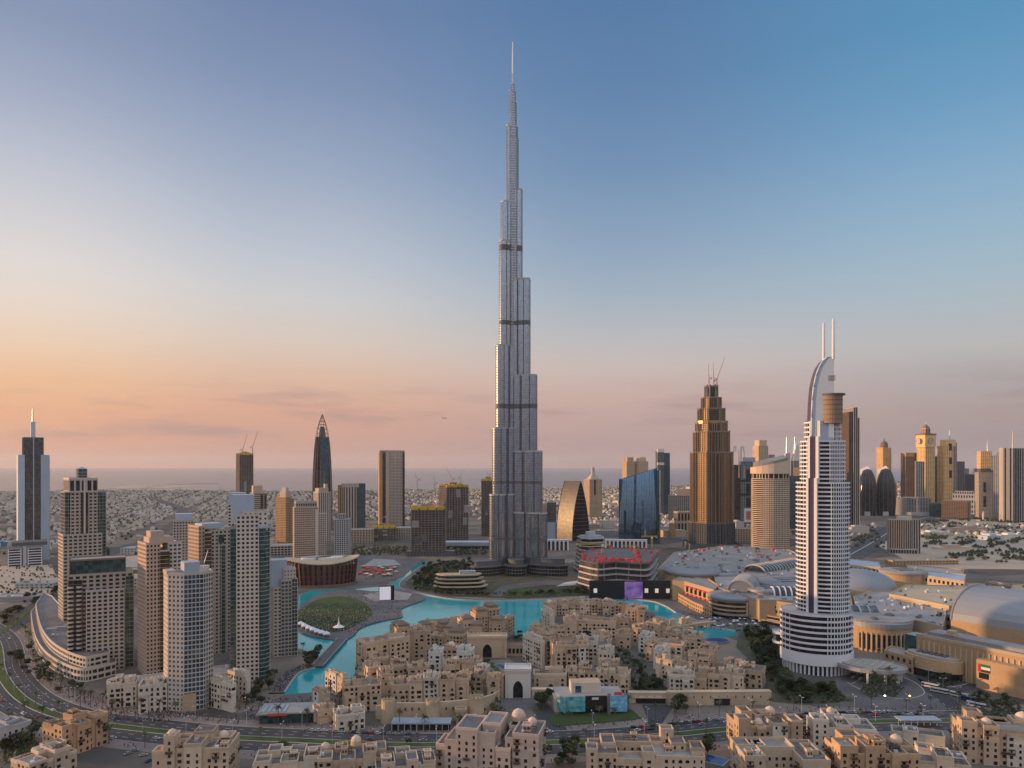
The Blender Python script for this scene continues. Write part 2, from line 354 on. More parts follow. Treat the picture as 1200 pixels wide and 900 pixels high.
# the land: one sheet, finely coloured
def land_mat():
    m, t, b = new_mat('city_ground'); n, l = t.nodes, t.links
    tc = n.new('ShaderNodeTexCoord')
    v = n.new('ShaderNodeTexVoronoi'); v.inputs['Scale'].default_value = .011; l.new(tc.outputs['Object'], v.inputs['Vector'])
    a = n.new('ShaderNodeTexNoise'); a.inputs['Scale'].default_value = .02; a.inputs['Detail'].default_value = 8; l.new(tc.outputs['Object'], a.inputs[0])
    r1 = n.new('ShaderNodeValToRGB'); e = r1.color_ramp.elements
    e[0].position = .25; e[0].color = (.07, .068, .062, 1); e[1].position = .8; e[1].color = (.30, .24, .19, 1); k = e.new(.5); k.color = (.15, .13, .11, 1)
    mx = n.new('ShaderNodeMix'); mx.inputs[0].default_value = .45; l.new(a.outputs[0], mx.inputs[2]); l.new(v.outputs['Color'], mx.inputs[3]); l.new(mx.outputs[0], r1.inputs[0])
    l.new(r1.outputs[0], b.inputs['Base Color']); b.inputs['Roughness'].default_value = .95; b.inputs['Specular IOR Level'].default_value = .1
    return m
M['land'] = land_mat()
sheet('ground', [(-9000, -600), (9000, -600)] + [(x, y) for x, y in reversed(cst)], 0.0, 'land', px=False)
strip('beach', cst, 160, .6, 'sand', off=-10)
sheet('sea', [(x, y - 5) for x, y in cst] + [(90000, 62000), (-90000, 62000)], -.5, 'sea', px=False)
sheet('sand_spit', [(128, 571.5), (160, 568.2), (195, 567.6), (240, 569.2), (200, 571.5), (170, 572.5), (140, 573)], .3, 'sand')
# lake
def water_mat():
    m, t, b = new_mat('lake_water'); n, l = t.nodes, t.links
    tc = n.new('ShaderNodeTexCoord'); a = n.new('ShaderNodeTexNoise'); a.inputs['Scale'].default_value = .016; a.inputs['Detail'].default_value = 3; l.new(tc.outputs['Object'], a.inputs[0])
    r1 = n.new('ShaderNodeValToRGB'); e = r1.color_ramp.elements; e[0].position = .3; e[0].color = (.006, .25, .285, 1); e[1].position = .75; e[1].color = (.018, .40, .42, 1)
    l.new(a.outputs[0], r1.inputs[0]); l.new(r1.outputs[0], b.inputs['Base Color'])
    b.inputs['Roughness'].default_value = .10; b.inputs['Specular IOR Level'].default_value = .15
    f = n.new('ShaderNodeTexNoise'); f.inputs['Scale'].default_value = .35; f.inputs['Detail'].default_value = 4; l.new(tc.outputs['Object'], f.inputs[0])
    bp = n.new('ShaderNodeBump'); bp.inputs['Strength'].default_value = .12; bp.inputs['Distance'].default_value = .5; l.new(f.outputs[0], bp.inputs['Height']); l.new(bp.outputs[0], b.inputs['Normal'])
    return m
M['lake'] = water_mat()
NORTH = [(502, 658), (484, 671), (469, 683), (472, 691), (500, 697.5), (530, 702.5), (575, 704.5), (640, 703), (692, 700.5), (755, 704), (778, 710), (795, 720), (812, 726), (830, 734), (862, 740)]
SOUTH = [(866, 744), (848, 747), (802, 749), (786, 744), (776, 737), (765, 722), (720, 711), (640, 712), (634, 724), (630, 736), (612, 748), (602, 744), (602, 728), (575, 718), (530, 730), (460, 738), (425, 757), (417, 775), (416, 790), (403, 802), (386, 810), (333, 814)]
WEST = [(333, 810), (350, 790), (371, 782), (372, 772), (352, 760), (330, 762), (318, 722), (330, 706), (352, 697), (368, 690), (380, 688), (420, 690), (450, 687), (472, 676), (496, 656)]
sheet('lake', list(reversed(NORTH)) + WEST[::-1][0:0] + [(496, 656)] + list(reversed(WEST[:-1])) + [(333, 814)] + list(reversed(SOUTH[:-1])), .05, 'lake')
def quay(pts, wd, mat='paving', h=.9, side=1):
    line = [G(*p) for p in smooth(pts)]
    return strip('promenade', line, wd, .02, mat, h, off=side * wd / 2)
strip('quay_edge', [G(*p) for p in smooth(NORTH)], .9, .02, 'kerb', 1.15); strip('quay_edge', [G(*p) for p in smooth(ISL + ISL[:1], 4)] if 'ISL' in globals() else [G(*p) for p in smooth([(333, 813), (350, 790), (371, 782), (374, 770)])], .9, .02, 'kerb', 1.2)
quay(NORTH, 9, 'plaza', 1.0, side=1)
quay([(333, 813), (350, 790), (371, 782), (374, 770)], 11, 'plaza', 1.0, side=1)
# island with the park
ISL = [(344, 738), (365, 747), (392, 751), (401, 752), (413, 747), (424, 736), (450, 728), (471, 724), (470, 715), (480, 710), (498, 703), (492, 697), (474, 692), (455, 691), (440, 694), (418, 692), (390, 694), (372, 698), (356, 708), (345, 722)]
isl = [G(*p) for p in smooth(ISL + ISL[:1], 4)[:-1]]
a = MB(); a.prism(isl[::-1], .03, 1.2, 0); struct(a.build('park_island', ['plaza']))
LAWN = [(341, 733), (366, 741), (395, 742), (414, 736), (436, 722), (432, 712), (420, 704), (398, 700), (374, 703), (356, 713), (344, 724)]
lawnp = [G(*p) for p in smooth(LAWN + LAWN[:1], 4)[:-1]]
struct_l = sheet('park_lawn', lawnp, 1.26, 'lawn', px=False)
sheet('stage_deck', [(425, 699), (455, 692), (483, 697), (478, 704), (440, 706)], 1.3, 'roofl')
# gardens round the tall tower, opera plaza, other flat surfaces
sheet('garden_bed', [(503, 662), (488, 671), (475, 682), (482, 691), (525, 698), (580, 701), (640, 699.5), (692, 697), (690, 684), (640, 676), (560, 664), (530, 656)], .35, 'garden')
sheet('lawn_terrace', [(590, 690), (624, 688), (626, 694), (592, 697)], .5, 'lawn'); sheet('lawn_terrace', [(584, 697.5), (690, 694.5), (691, 697), (586, 701)], .5, 'lawn')
sheet('drive', [(572, 698), (588, 687), (640, 680), (690, 681), (690, 687), (640, 686), (596, 691), (586, 700)], .55, 'plaza')
sheet('opera_plaza', [(330, 694), (420, 690), (470, 676), (498, 655), (470, 652), (430, 650), (400, 660), (330, 690)], .1, 'plaza')
sheet('market_square', [(424, 664), (470, 662), (462, 656), (438, 655)], .16, 'roofl')
sheet('hotel_garden', [(868, 741), (900, 735), (915, 770), (935, 797), (925, 815), (905, 805), (895, 790), (862, 758)], .12, 'garden')
sheet('hotel_garden', [(905, 804), (930, 797), (975, 800), (985, 812), (1000, 822), (940, 826), (900, 822)], .12, 'garden')
sheet('waterside_terrace', [(812, 727), (862, 739), (915, 738), (905, 722), (860, 728), (825, 718)], .2, 'plaza')
sheet('sand_lot', [(1080, 666), (1030, 640), (1060, 618), (1130, 606), (1260, 610), (1260, 668)], .04, 'sand'); sheet('sand_lot', [(-60, 716), (-60, 664), (60, 662), (72, 688), (30, 704)], .04, 'sand'); sheet('sand_lot', [(130, 690), (120, 655), (260, 640), (300, 660), (280, 690)], .04, 'sand')
# boulevard: two carriageways, a green median, broad pavements
BLVD = smooth([(-80, 705), (-10, 745), (2, 790), (30, 822), (80, 842), (150, 853), (250, 863), (350, 868), (470, 873), (600, 871.5), (700, 868), (790, 861), (870, 853), (950, 847.5), (1060, 845), (1260, 843)], 6)
bl = [G(*p) for p in BLVD]
strip('pavement', bl, 62, .06, 'paving')
strip('road', bl, 38, .12, 'asphalt')
strip('median', bl, 7, .13, 'lawn', .16)
strip('kerb', bl, .5, .12, 'kerb', .18, off=3.7); strip('kerb', bl, .5, .12, 'kerb', .18, off=-3.7); strip('kerb', bl, .5, .12, 'kerb', .16, off=19.2); strip('kerb', bl, .5, .12, 'kerb', .16, off=-19.2)
for o_ in (-14.2, -9.0, 9.0, 14.2): dashes('road_marking', bl, o_, .17)
# upper left road and its twin, the highway beyond, the road past the mall front
RD2 = [G(*p) for p in smooth([(-60, 768), (0, 742), (34, 716), (66, 700), (110, 688), (160, 676), (240, 664)], 6)]
strip('road', RD2, 26, .08, 'asphalt'); strip('median', RD2, 5, .1, 'lawn', .2)
RD3 = [G(*p) for p in smooth([(1215, 690), (1130, 668), (1060, 652), (1005, 640), (1030, 627), (1060, 618), (1120, 612)], 6)]
HW = [G(*p) for p in smooth([(985, 656), (1010, 643), (1032, 630), (1062, 613), (1120, 601), (1230, 594)], 6)]
strip('highway', HW, 60, .1, 'asphalt'); strip('median', HW, 3, .12, 'kerb', .7)
for o_ in (-22, -15, -8, 8, 15, 22): dashes('road_marking', HW, o_, .16, 6, 10, .4)
HW2 = [G(*p) for p in smooth([(160, 640), (215, 605), (196, 590), (170, 582)], 5)]
strip('road', HW2, 34, .1, 'asphalt')
HW3 = [G(*p) for p in smooth([(-80, 690), (40, 672), (90, 660), (190, 632), (330, 625), (440, 628), (560, 627), (700, 627), (820, 634), (960, 640)], 5)]
strip('highway', HW3, 46, .12, 'asphalt')
MALLRD = [G(*p) for p in smooth([(1010, 772), (1040, 785), (1075, 804), (1112, 830), (1130, 850)], 5)]
strip('road', MALLRD, 22, .09, 'asphalt'); dashes('road_marking', MALLRD, 0, .15)
LOOP = [G(*p) for p in smooth([(985, 800), (1010, 812), (1060, 822), (1092, 815), (1080, 800), (1050, 790), (1015, 790), (990, 800)], 5)]
strip('drive', LOOP, 10, .1, 'asphalt')
LOOP2 = [G(*p) for p in smooth([(1080, 790), (1095, 804), (1125, 808), (1160, 800), (1190, 806)], 5)]
strip('drive', LOOP2, 12, .1, 'asphalt')
strip('kerb', LOOP, .6, .1, 'kerb', .2, off=5.2); strip('kerb', LOOP2, .6, .1, 'kerb', .2, off=6.2)
sheet('forecourt', [(975, 800), (1000, 770), (1040, 775), (1110, 830), (1105, 838), (985, 828)], .05, 'plaza')
sheet('side_street', [(622, 826), (640, 822), (655, 842), (665, 856), (636, 858)], .07, 'asphalt')
sheet('side_street', [(752, 826), (790, 826), (775, 850), (780, 858), (748, 858), (760, 845)], .07, 'asphalt')
sheet('side_street', [(470, 858), (452, 868), (430, 868), (450, 852), (456, 846), (470, 846)], .07, 'asphalt')
sheet('gate_court', [(572, 824), (592, 818), (624, 818), (630, 828), (600, 834), (570, 832)], .1, 'plaza')
sheet('square', [(312, 826), (333, 815), (388, 811), (395, 828), (366, 838), (300, 842), (290, 838)], .1, 'plaza')
# ------------------------------------------------------------------ the needle tower
def bar_poly(a, L0, wd, nose):
    """a rounded bar of half width wd reaching L0 from the centre along angle a, with a scalloped nose"""
    sh = L0 - nose * 1.15; side = []
    for f0, f1, yw, bulge in ((.02, .50, .66, .34), (.50, .98, .58, .30)):
        x0, x1 = sh * f0, sh * f1; m, r = (x0 + x1) / 2, (x1 - x0) / 2
        side += [(m - r * math.cos(R(q)), -wd * (yw + bulge * math.sin(R(q)))) for q in range(0, 181, 20)]
    side = [p for p in side if p[0] < L0 - nose * .9 or abs(p[1]) < nose]
    loc = side + [(L0 - nose + nose * math.cos(t), nose * math.sin(t)) for t in [R(x) for x in range(-90, 91, 12)]] + [(x, -y) for x, y in reversed(side)]
    return [(x * math.cos(a) - y * math.sin(a), x * math.sin(a) + y * math.cos(a)) for x, y in loc]
def needle_tower():
    Y = 1185.0; X = GX(601, Y)
    t = thing('skyscraper', 'immensely tall silver needle tower with stepped round setbacks and a spire, tallest in the city', 'skyscraper', X, Y)
    k = Y / F
    z_ = lambda py: GZ(py, Y)
    aL, aR, aB = R(214), R(334), R(94)
    wings = [
        (aL, [(580, 27.0, 15.0), (503, 23.6, 14.2), (407, 19.6, 13.4), (286, 15.8, 12.2), (240, 13.8, 11.0), (150, 7.6, 6.2), (108, 4.6, 3.6)], .83),
        (aR, [(601, 39.5, 15.0), (530, 34.0, 14.4), (442, 28.2, 13.4), (330, 20.4, 12.0), (225, 11.2, 9.5), (165, 6.2, 5.6), (121, 3.7, 3.2)], .90),
        (aB, [(560, 33, 15.0), (470, 28, 14), (370, 22, 13), (262, 16, 11.5), (195, 9, 8), (135, 4.5, 4)], 1.0)]
    for a, tiers, c in wings:
        zb = 0.0
        for py, ext, wd in tiers:
            zt = z_(py); L0 = ext * k / c if c < 1 else ext * k; nose = wd * .62
            L0 = max(L0 - nose * (1 - c) / c * .6, nose * 1.6)
            p = bar_poly(a, L0, wd * .80, nose)
            w_ = thing_part('wing_tier', t)
            facade(w_, p, zb, zt, fl=4.1, bay=2.8, wall='steelband', gl='g_tower', sp=.2, pier=.26, out=.3, names=('fin_grid', 'glazing'))
            c_ = MB(); c_.prism(inset(p, .8), zt, zt + 1.0, 0); c_.rim(inset(p, .2), .5, zt - .2, zt + 2.4)
            c_.build('terrace', ['lgrey'], w_)
            zb = zt - .02 if py != tiers[-1][0] else zt
    # recessed mechanical storeys show as dark belts
    for py, hh in ((293, 9), (380, 7), (477, 7), (565, 4), (630, 3)):
        zt = z_(py)
        for a, tiers, c in wings:
            cur = [q for q in tiers if z_(q[0]) > zt + hh * .4]
            if not cur: continue
            py_, ext, wd = cur[0]; nose = wd * .62; L0 = ext * k / c if c < 1 else ext * k; L0 = max(L0 - nose * (1 - c) / c * .6, nose * 1.6)
            b = MB(); p = bar_poly(a, L0, wd * .80, nose); b.prism(inset(p, -.12), zt - hh / 2, zt + hh / 2, 0); b.build('plant_storey', ['beltdark'], t)
    zc = z_(108)
    zb = 0.0
    for py, r in ((240, 11.5), (163, 9.3), (150, 8.2), (121, 6.0), (108, 4.6), (99, 2.8)):
        c_ = thing_part('core_tier', t); p = ell(r, r, 20); facade(c_, p, zb, z_(py), fl=4.1, bay=2.4, wall='steelband', gl='g_core', sp=.25, pier=.3, out=.3, names=('fin_grid', 'glazing')); b = MB(); b.prism(inset(p, .2), z_(py), z_(py) + 1.2); b.build('terrace', ['lgrey'], c_); zb = z_(py)
    b = MB(); b.lathe([(2.4, z_(99.5)), (2.1, z_(93)), (1.7, z_(86))], 14); b.build('spire_base', ['steelband'], t, True)
    b = MB(); b.lathe([(1.45, z_(87)), (1.25, z_(70)), (.8, z_(50)), (.05, z_(48.5))], 10); b.build('spire', ['whitem'], t, True)
    # podium pavilions
    for a, rr, hh, rx, ry in ((aL, 46, 22, 30, 15), (aR, 58, 26, 36, 17), (R(280), 26, 24, 22, 17)):
        px_, py_ = rr * math.cos(a), rr * math.sin(a) - 4
        p = [(px_ + x * math.cos(a) - y * math.sin(a), py_ + x * math.sin(a) + y * math.cos(a)) for x, y in ell(rx, ry, 22)]
        w_ = thing_part('podium_pavilion', t)
        facade(w_, p, 0, hh * .62, fl=5.2, bay=4, wall='pod', gl='g_dark', sp=.24, pier=.3, out=.6, names=('fin_grid', 'glazing'))
        b = MB(); b.prism(inset(p, -2.2), hh * .62, hh * .62 + 1.4, 0); b.prism(inset(p, 5), hh * .62 + 1.4, hh, 0); b.prism(inset(p, 4), hh, hh + .8, 0); b.build('roof', ['dgrey'], w_)
    return t
def thing_part(name, parent, z=0.0):
    o = bpy.data.objects.new(name, None); COL.objects.link(o); o.parent = parent; o.location = (0, 0, z); return o
M['g_core'] = glass('core_glass', (.20, .24, .28), rough=.2, metal=.8, cell=(1.4, 1.4, 3.9), var=.3, wob=.02); M['steelband'] = surf('steel_fin', (.46, .455, .45), rough=.25, metal=.9, var=.05, objvar=.02); M['beltdark'] = surf('plant_louvre', (.13, .13, .135), rough=.6, var=.1, objvar=.02); M['pod'] = surf('podium_steel', (.22, .22, .22), rough=.4, metal=.4, var=.12)
_seen0 = seen
def seen(root, nx, ny, x=0, y=0):
    while root.parent: root = root.parent
    return _seen0(root, nx, ny, x, y)
needle_tower()

# ------------------------------------------------------------------ the white ring balconied hotel tower
def white_tower():
    Y = 620.0; k = Y / F
    t = stand('hotel_tower', 'white hotel tower ringed with curved balconies under a sail shaped crown with two masts', 'skyscraper', 964, Y, 0)
    z_ = lambda py: GZ(py, Y)
    def plan(rx, ry, n=44, cx=0): return ell(rx, ry, n, cx, 0, -math.pi / 2)
    def levels(rx, ry, za, zb, fl, nm, lip=1.9, th=.95, cx=0):
        nf = max(1, round((zb - za) / fl)); fh = (zb - za) / nf
        w_ = thing_part(nm, t)
        b = MB(); b.prism(plan(rx - lip, ry - lip, cx=cx), za, zb, 0); b.build('glazing', ['g_dark2'], w_)
        for i in range(nf + 1):
            z = za + i * fh
            b = MB(); b.prism(plan(rx, ry, cx=cx), z - .35, z, 0); b.rim(plan(rx, ry, cx=cx), .25, z, z + th, 0); b.build('balcony', ['whitem'], w_)
        # window grid bay on the right of the front
        g = MB()
        for q in range(7):
            a = R(-72 + q * 5.4); g.tube((cx + (rx + .05) * math.cos(a), (ry + .05) * math.sin(a), za), (cx + (rx + .05) * math.cos(a), (ry + .05) * math.sin(a), zb), .42, n=4)
        g.build('window_grid', ['whitem'], w_)
        for q in range(5):
            a = R(-160 + q * 12 if q < 3 else -30 + (q - 3) * 14); g = MB(); g.tube((cx + (rx - .6) * math.cos(a), (ry - .6) * math.sin(a), za), (cx + (rx - .6) * math.cos(a), (ry - .6) * math.sin(a), zb), .35, n=4); g.build('party_wall', ['whitem'], w_)
    s = k / 1.0
    # drum of the base, then three setbacks
    levels(40 * s, 36 * s, 16, 48, 4.6, 'base_drum', 2.2, 1.4, cx=-5)
    b = MB(); b.prism(plan(38 * s, 34 * s, cx=-5), 48.2, 49.4); b.build('drum_terrace', ['lgrey'], t)
    b = MB(); b.prism(plan(39.5 * s, 35.5 * s, cx=-5), 9, 16, 0); b.rim(plan(40.4 * s, 36.4 * s, cx=-5), 1, 8, 17.5); b.build('base_band', ['whitem'], t)
    b = MB(); b.prism(plan(36 * s, 32 * s, cx=-5), 0, 9, 0); b.build('ground_storey', ['g_dark'], t)
    for q in range(26):
        a = -math.pi + q / 25 * math.pi; b = MB(); b.obox(-5 + 37.5 * s * math.cos(a), 33.5 * s * math.sin(a), a, 1.4, 1.4, 0, 9); b.build('column', ['whitem'], t)
    levels(29.5 * s, 25 * s, 48, z_(566), 3.55, 'lower_shaft', 1.7)
    levels(25 * s, 21.5 * s, z_(566), z_(518), 3.55, 'upper_shaft', 1.6)
    levels(20.5 * s, 18 * s, z_(518), z_(496), 3.55, 'top_shaft', 1.5)
    # twin white fins with the dark slot
    for za, zb, rx, ry in ((44, z_(560), 29.5, 25), (z_(566), z_(512), 25, 21.5), (z_(518), z_(494), 20.5, 18)):
        a = R(-112); cx, cy = (rx + .3) * s * math.cos(a), (ry + .3) * s * math.sin(a); ang = a + math.pi / 2
        tx, ty = math.cos(ang), math.sin(ang)
        for o_, w2, m_, d_ in ((-3.6, 1.9, 'whitem', 2.4), (3.2, 2.4, 'whitem', 2.4), (-.2, 4.4, 'purple', 1.2)):
            b = MB(); b.obox(cx + tx * o_, cy + ty * o_, ang, w2, d_, za, zb); b.build('fin', [m_], t)
    # drum penthouse and its flat hat
    b = MB(); b.prism(ell(8.2, 7.4, 24, 7.0, -9), z_(497), z_(465), 0); b.build('penthouse', ['brown2'], t)
    for q in range(5):
        b = MB(); zz = z_(493 - q * 5.5); b.rim(ell(8.4, 7.6, 24, 7.0, -9), .4, zz, zz + .8); b.build('louvre_band', ['brown'], t)
    b = MB(); b.prism(ell(9.4, 8.4, 24, 7.8, -9), z_(465), z_(463), 0); b.build('penthouse_roof', ['dgrey'], t)
    b = MB(); b.rim(plan(19 * s, 16.5 * s), .8, z_(497), z_(493)); b.build('parapet', ['dgrey'], t)
    # the sail: two curved blades, dark cladding between
    dx = 964
    def prof(off):
        pts = []
        for py, px in ((421, 969.5), (425, 964.5), (432, 960.3), (442, 957), (455, 954.4), (470, 953), (490, 952.2), (520, 952)):
            pts.append(((px - dx + off) * k, z_(py)))
        return pts
    def blade(off, y0, y1, m, nm, right):
        P = prof(off); b = MB()
        q = P + [((right - dx) * k, P[-1][1]), ((right - dx) * k, P[0][1] - .01)]
        n = len(q); vs = [(x, y0, z) for x, z in q] + [(x, y1, z) for x, z in q]
        b.mesh(vs, [tuple(range(n)), tuple(range(2 * n - 1, n - 1, -1))] + [(i, n + i, n + (i + 1) % n, (i + 1) % n) for i in range(n)])
        return b.build(nm, [m], t)
    blade(0, -13.2, -12.0, 'bluew', 'sail_blade', 976)
    blade(-5.5, 2.0, 3.2, 'whitem', 'sail_blade', 966)
    P = prof(-1.2); b = MB()
    Q = prof(-5.0)
    for i in range(len(P) - 1):
        b.face([(P[i][0], -12, P[i][1]), (P[i + 1][0], -12, P[i + 1][1]), (Q[i + 1][0], 2, Q[i + 1][1]), (Q[i][0], 2, Q[i][1])])
    b.build('sail_cladding', ['purple'], t)
    b = MB()
    for i in range(len(P) - 1):
        A, B = prof(0)[i], prof(0)[i + 1]; b.tube((A[0], -13.2, A[1]), (B[0], -13.2, B[1]), .75, n=5)
    b.build('sail_edge', ['whitem'], t, True)
    for i in range(3):
        b = MB(); zz = z_(443 + i * 2.2); b.box((970 - dx) * k, (977.5 - dx) * k, -13.9, -12.4, zz - .45, zz + .45); b.build('sail_slat', ['grey'], t)
    for px, y in ((965.2, 1.5), (975.3, -12.6)):
        b = MB(); b.lathe([(1.15, z_(424)), (1.0, z_(379)), (.3, z_(377.5))], 8, (px - dx) * k, y); b.build('mast', ['whitem'], t, True)
    # porte cochere canopy and side terraces
    b = MB(); p = ell(25, 19, 26, 36, -18); b.prism(p, 9.5, 11, 0); b.rim(inset(p, -.4), .8, 9.2, 12.0); b.prism(ell(20, 14, 24, 34, -16), 11, 12.2, 0); b.build('canopy', ['roofl'], t)
    for q in range(5):
        a = R(-100 + q * 35); b = MB(); b.obox(36 + 21 * math.cos(a), -18 + 15 * math.sin(a), a, 1.6, 1.6, 0, 9.5); b.build('canopy_pier', ['whitem'], t)
    for q in range(6):
        b = MB(); b.obox(22 + q * 5.4, -17 + (q % 2), R(70), 20, 1.0, 12.2, 12.7); b.build('canopy_rib', ['stone2'], t)
    for zz in (19, 27):
        b = MB(); p = ell(9, 9, 20, -31, 2); b.prism(p, zz, zz + .8); b.rim(p, .4, zz + .8, zz + 2); b.build('side_terrace', ['whitem'], t)
    b = MB(); b.prism(ell(7, 7, 18, -30, 2), 0, 27, 0); b.build('side_drum', ['g_dark'], t)
    return t
M['brown2'] = surf('penthouse_brown', (.30, .21, .15)); M['g_dark2'] = glass('balcony_glass', (.036, .032, .045), rough=.2, metal=.3, var=.8)
white_tower()
# ------------------------------------------------------------------ towers by massing
def mass(name, label, cat, pc, Y, items, a=0.0, group=None):
    """items: (part, px0, px1, y0, y1, py_bottom or None, py_top, mode, options); picture columns give widths, y is depth in metres behind the root"""
    t = stand(name, label, cat, pc, Y, a, group); k = Y * math.cos(math.atan2(GX(pc, Y), Y)) / F; ar = R(abs(a)); sp_ = (max(i[2] for i in items) - min(i[1] for i in items)) * k; dd = max(i[4] for i in items if i[6] < max(j[6] for j in items) + 200)
    if abs(a) > 3:
        k *= max(.45, (sp_ - dd * math.sin(ar)) / (sp_ * math.cos(ar))); sh = (dd * math.sin(ar) / 2) * (1 if a > 0 else -1); ph = math.atan2(t.location.x, t.location.y); t.location.x += sh * math.cos(ph); t.location.y -= sh * math.sin(ph)
    for part, p0, p1, y0, y1, pb, pt, mode, o in items:
        x0, x1 = (p0 - pc) * k, (p1 - pc) * k; z0 = 0.0 if pb is None else max(0, GZ(pb, Y)); z1 = GZ(pt, Y)
        o = dict(o)
        if mode == 'F':
            c = o.pop('cap', 1); roof = o.pop('roof', 'roofm'); poly = o.pop('poly', None) or rect(x0, x1, y0, y1)
            facade(t, poly, z0, z1, **o)
            if c: cap(t, poly, z1, c, o.get('wall', 'twr'), roof)
        elif mode == 'B':
            block(t, part, x0, x1, y0, y1, z0, z1, o.get('mat', 'twr'), o.get('mt'))
        elif mode == 'C':   # cylinder
            b = MB(); b.prism(ell((x1 - x0) / 2, (y1 - y0) / 2, 24, (x0 + x1) / 2, (y0 + y1) / 2), z0, z1); b.build(part, [o.get('mat', 'twr')], t)
        elif mode == 'N':   # needle
            b = MB(); b.lathe([((x1 - x0) / 2, z0), ((x1 - x0) * .3, z0 + (z1 - z0) * .8), (.05, z1)], 8, (x0 + x1) / 2, (y0 + y1) / 2); b.build(part, [o.get('mat', 'steel')], t, True)
        elif mode == 'P':   # pyramid
            b = MB(); b.prism(rect(x0, x1, y0, y1), z0, z1, 0, top=[((x0 + x1) / 2 + u * .2, (y0 + y1) / 2 + v * .2) for u, v in ((-1, -1), (1, -1), (1, 1), (-1, 1))]); b.build(part, [o.get('mat', 'twr')], t)
    return t
G_ = dict
def balconies(t, pc, Y, px0, px1, y0, d, pyb, pyt, fl=3.4, mat='twr2'):
    k = Y * math.cos(math.atan2(GX(pc, Y), Y)) / F; x0, x1 = (px0 - pc) * k, (px1 - pc) * k; z0, z1 = GZ(pyb, Y), GZ(pyt, Y); n = max(1, int((z1 - z0) / fl)); fl = (z1 - z0) / n
    for i in range(n):
        b = MB(); cxx = (x0 + x1) / 2; rx = (x1 - x0) / 2; p = [(cxx + rx * math.cos(R(q)), y0 + d * math.sin(R(q))) for q in range(180, 361, 20)]
        z = z0 + i * fl; b.prism(p, z, z + .3); b.rim(p, .15, z + .3, z + 1.3); b.build('balcony', [mat], t)

# --- far left, the pale blue winged tower with its needle
mass('office_tower', 'grey office tower between pale blue side wings, needle on top, leftmost of the skyline', 'skyscraper', 38.5, 1330, [
    ('core', 26, 51, 0, 40, None, 513, 'F', G_(wall='dgrey', gl='g_grey', style='c', fl=3.8, bay=4)),
    ('wing', 19, 27.2, -3, 38, None, 533, 'B', G_(mat='bluew')), ('wing', 47.2, 58, -3, 38, None, 533, 'B', G_(mat='bluew')),
    ('side_glazing', 58, 58.7, 2, 34, None, 536, 'F', G_(wall='bluew', gl='g_green', sp=.4, pier=.6, bay=6, fl=7, cap=0)),
    ('fin', 37.6, 38.9, -1.6, 0, 640, 513, 'B', G_(mat='bluew')), ('shaft', 35.4, 41.2, 10, 22, 513, 494, 'B', G_(mat='bluew')), ('needle', 36.8, 39.4, 14, 18, 494, 476, 'N', G_(mat='steel'))], 4)
mass('low_office', 'low grey annex with two large white framed window panels below the winged tower', 'office building', 30.5, 1255, [
    ('body', 9, 51, 4, 50, None, 640, 'B', G_(mat='grey', mt='roofd')), ('roof_slab', 14, 56, 8, 52, 640, 636, 'B', G_(mat='dgrey')),
    ('panel_frame', 9.5, 25, 0, 4, None, 642.5, 'F', G_(wall='whitem', gl='g_dark', fl=4.6, bay=30, sp=.3, pier=2.2, cap=0)),
    ('panel_frame', 32.5, 49.5, 0, 4, None, 642.5, 'F', G_(wall='whitem', gl='g_dark', fl=4.6, bay=30, sp=.3, pier=2.2, cap=0)),
    ('pier', 27, 31, 1, 4, None, 641, 'B', G_(mat='lgrey'))])
# --- the beige tower with green glass shoulders
t = mass('apartment_tower', 'beige tower with green glass shoulders and a small green turret on top', 'skyscraper', 97, 740, [
    ('shaft', 77, 112.5, 0, 34, None, 577, 'F', G_(wall='twr', gl='g_dark', fl=3.5, bay=4.2, sp=.44, pier=1.4, cap=0)),
    ('crown', 75, 113, -.8, 34, 577, 561, 'F', G_(wall='twr2', gl='g_dark', fl=14, bay=5, sp=.25, pier=1.6)),
    ('base', 66, 117, -7, 24, None, 626, 'F', G_(wall='twr', gl='g_dark', fl=3.5, bay=4.4, sp=.44, pier=1.5)),
    ('shoulder', 70, 80, 3, 28, 626, 577, 'F', G_(wall='twr', gl='g_green', style='c', fl=3.5, bay=3)),
    ('shoulder', 111.5, 125, 2, 30, None, 577, 'F', G_(wall='twr', gl='g_green', style='c', fl=3.5, bay=3)),
    ('side_glazing', 124.5, 131, 6, 30, None, 646, 'F', G_(wall='dgrey', gl='g_green', style='c')),
    ('glass_slot', 90.5, 93.4, -.7, 1, 625, 568, 'B', G_(mat='g_dark')), ('glass_slot', 96.8, 100, -.7, 1, 625, 568, 'B', G_(mat='g_dark')),
    ('fin', 94, 96.2, -1.5, 1, 625, 561, 'B', G_(mat='twr2')),
    ('turret', 88.5, 101, 8, 18, 561, 549.5, 'F', G_(wall='twr2', gl='g_green', style='c', cap=0)), ('turret_roof', 88, 101.5, 7.5, 18.5, 549.5, 547, 'P', G_(mat='bluepent'))], 9)
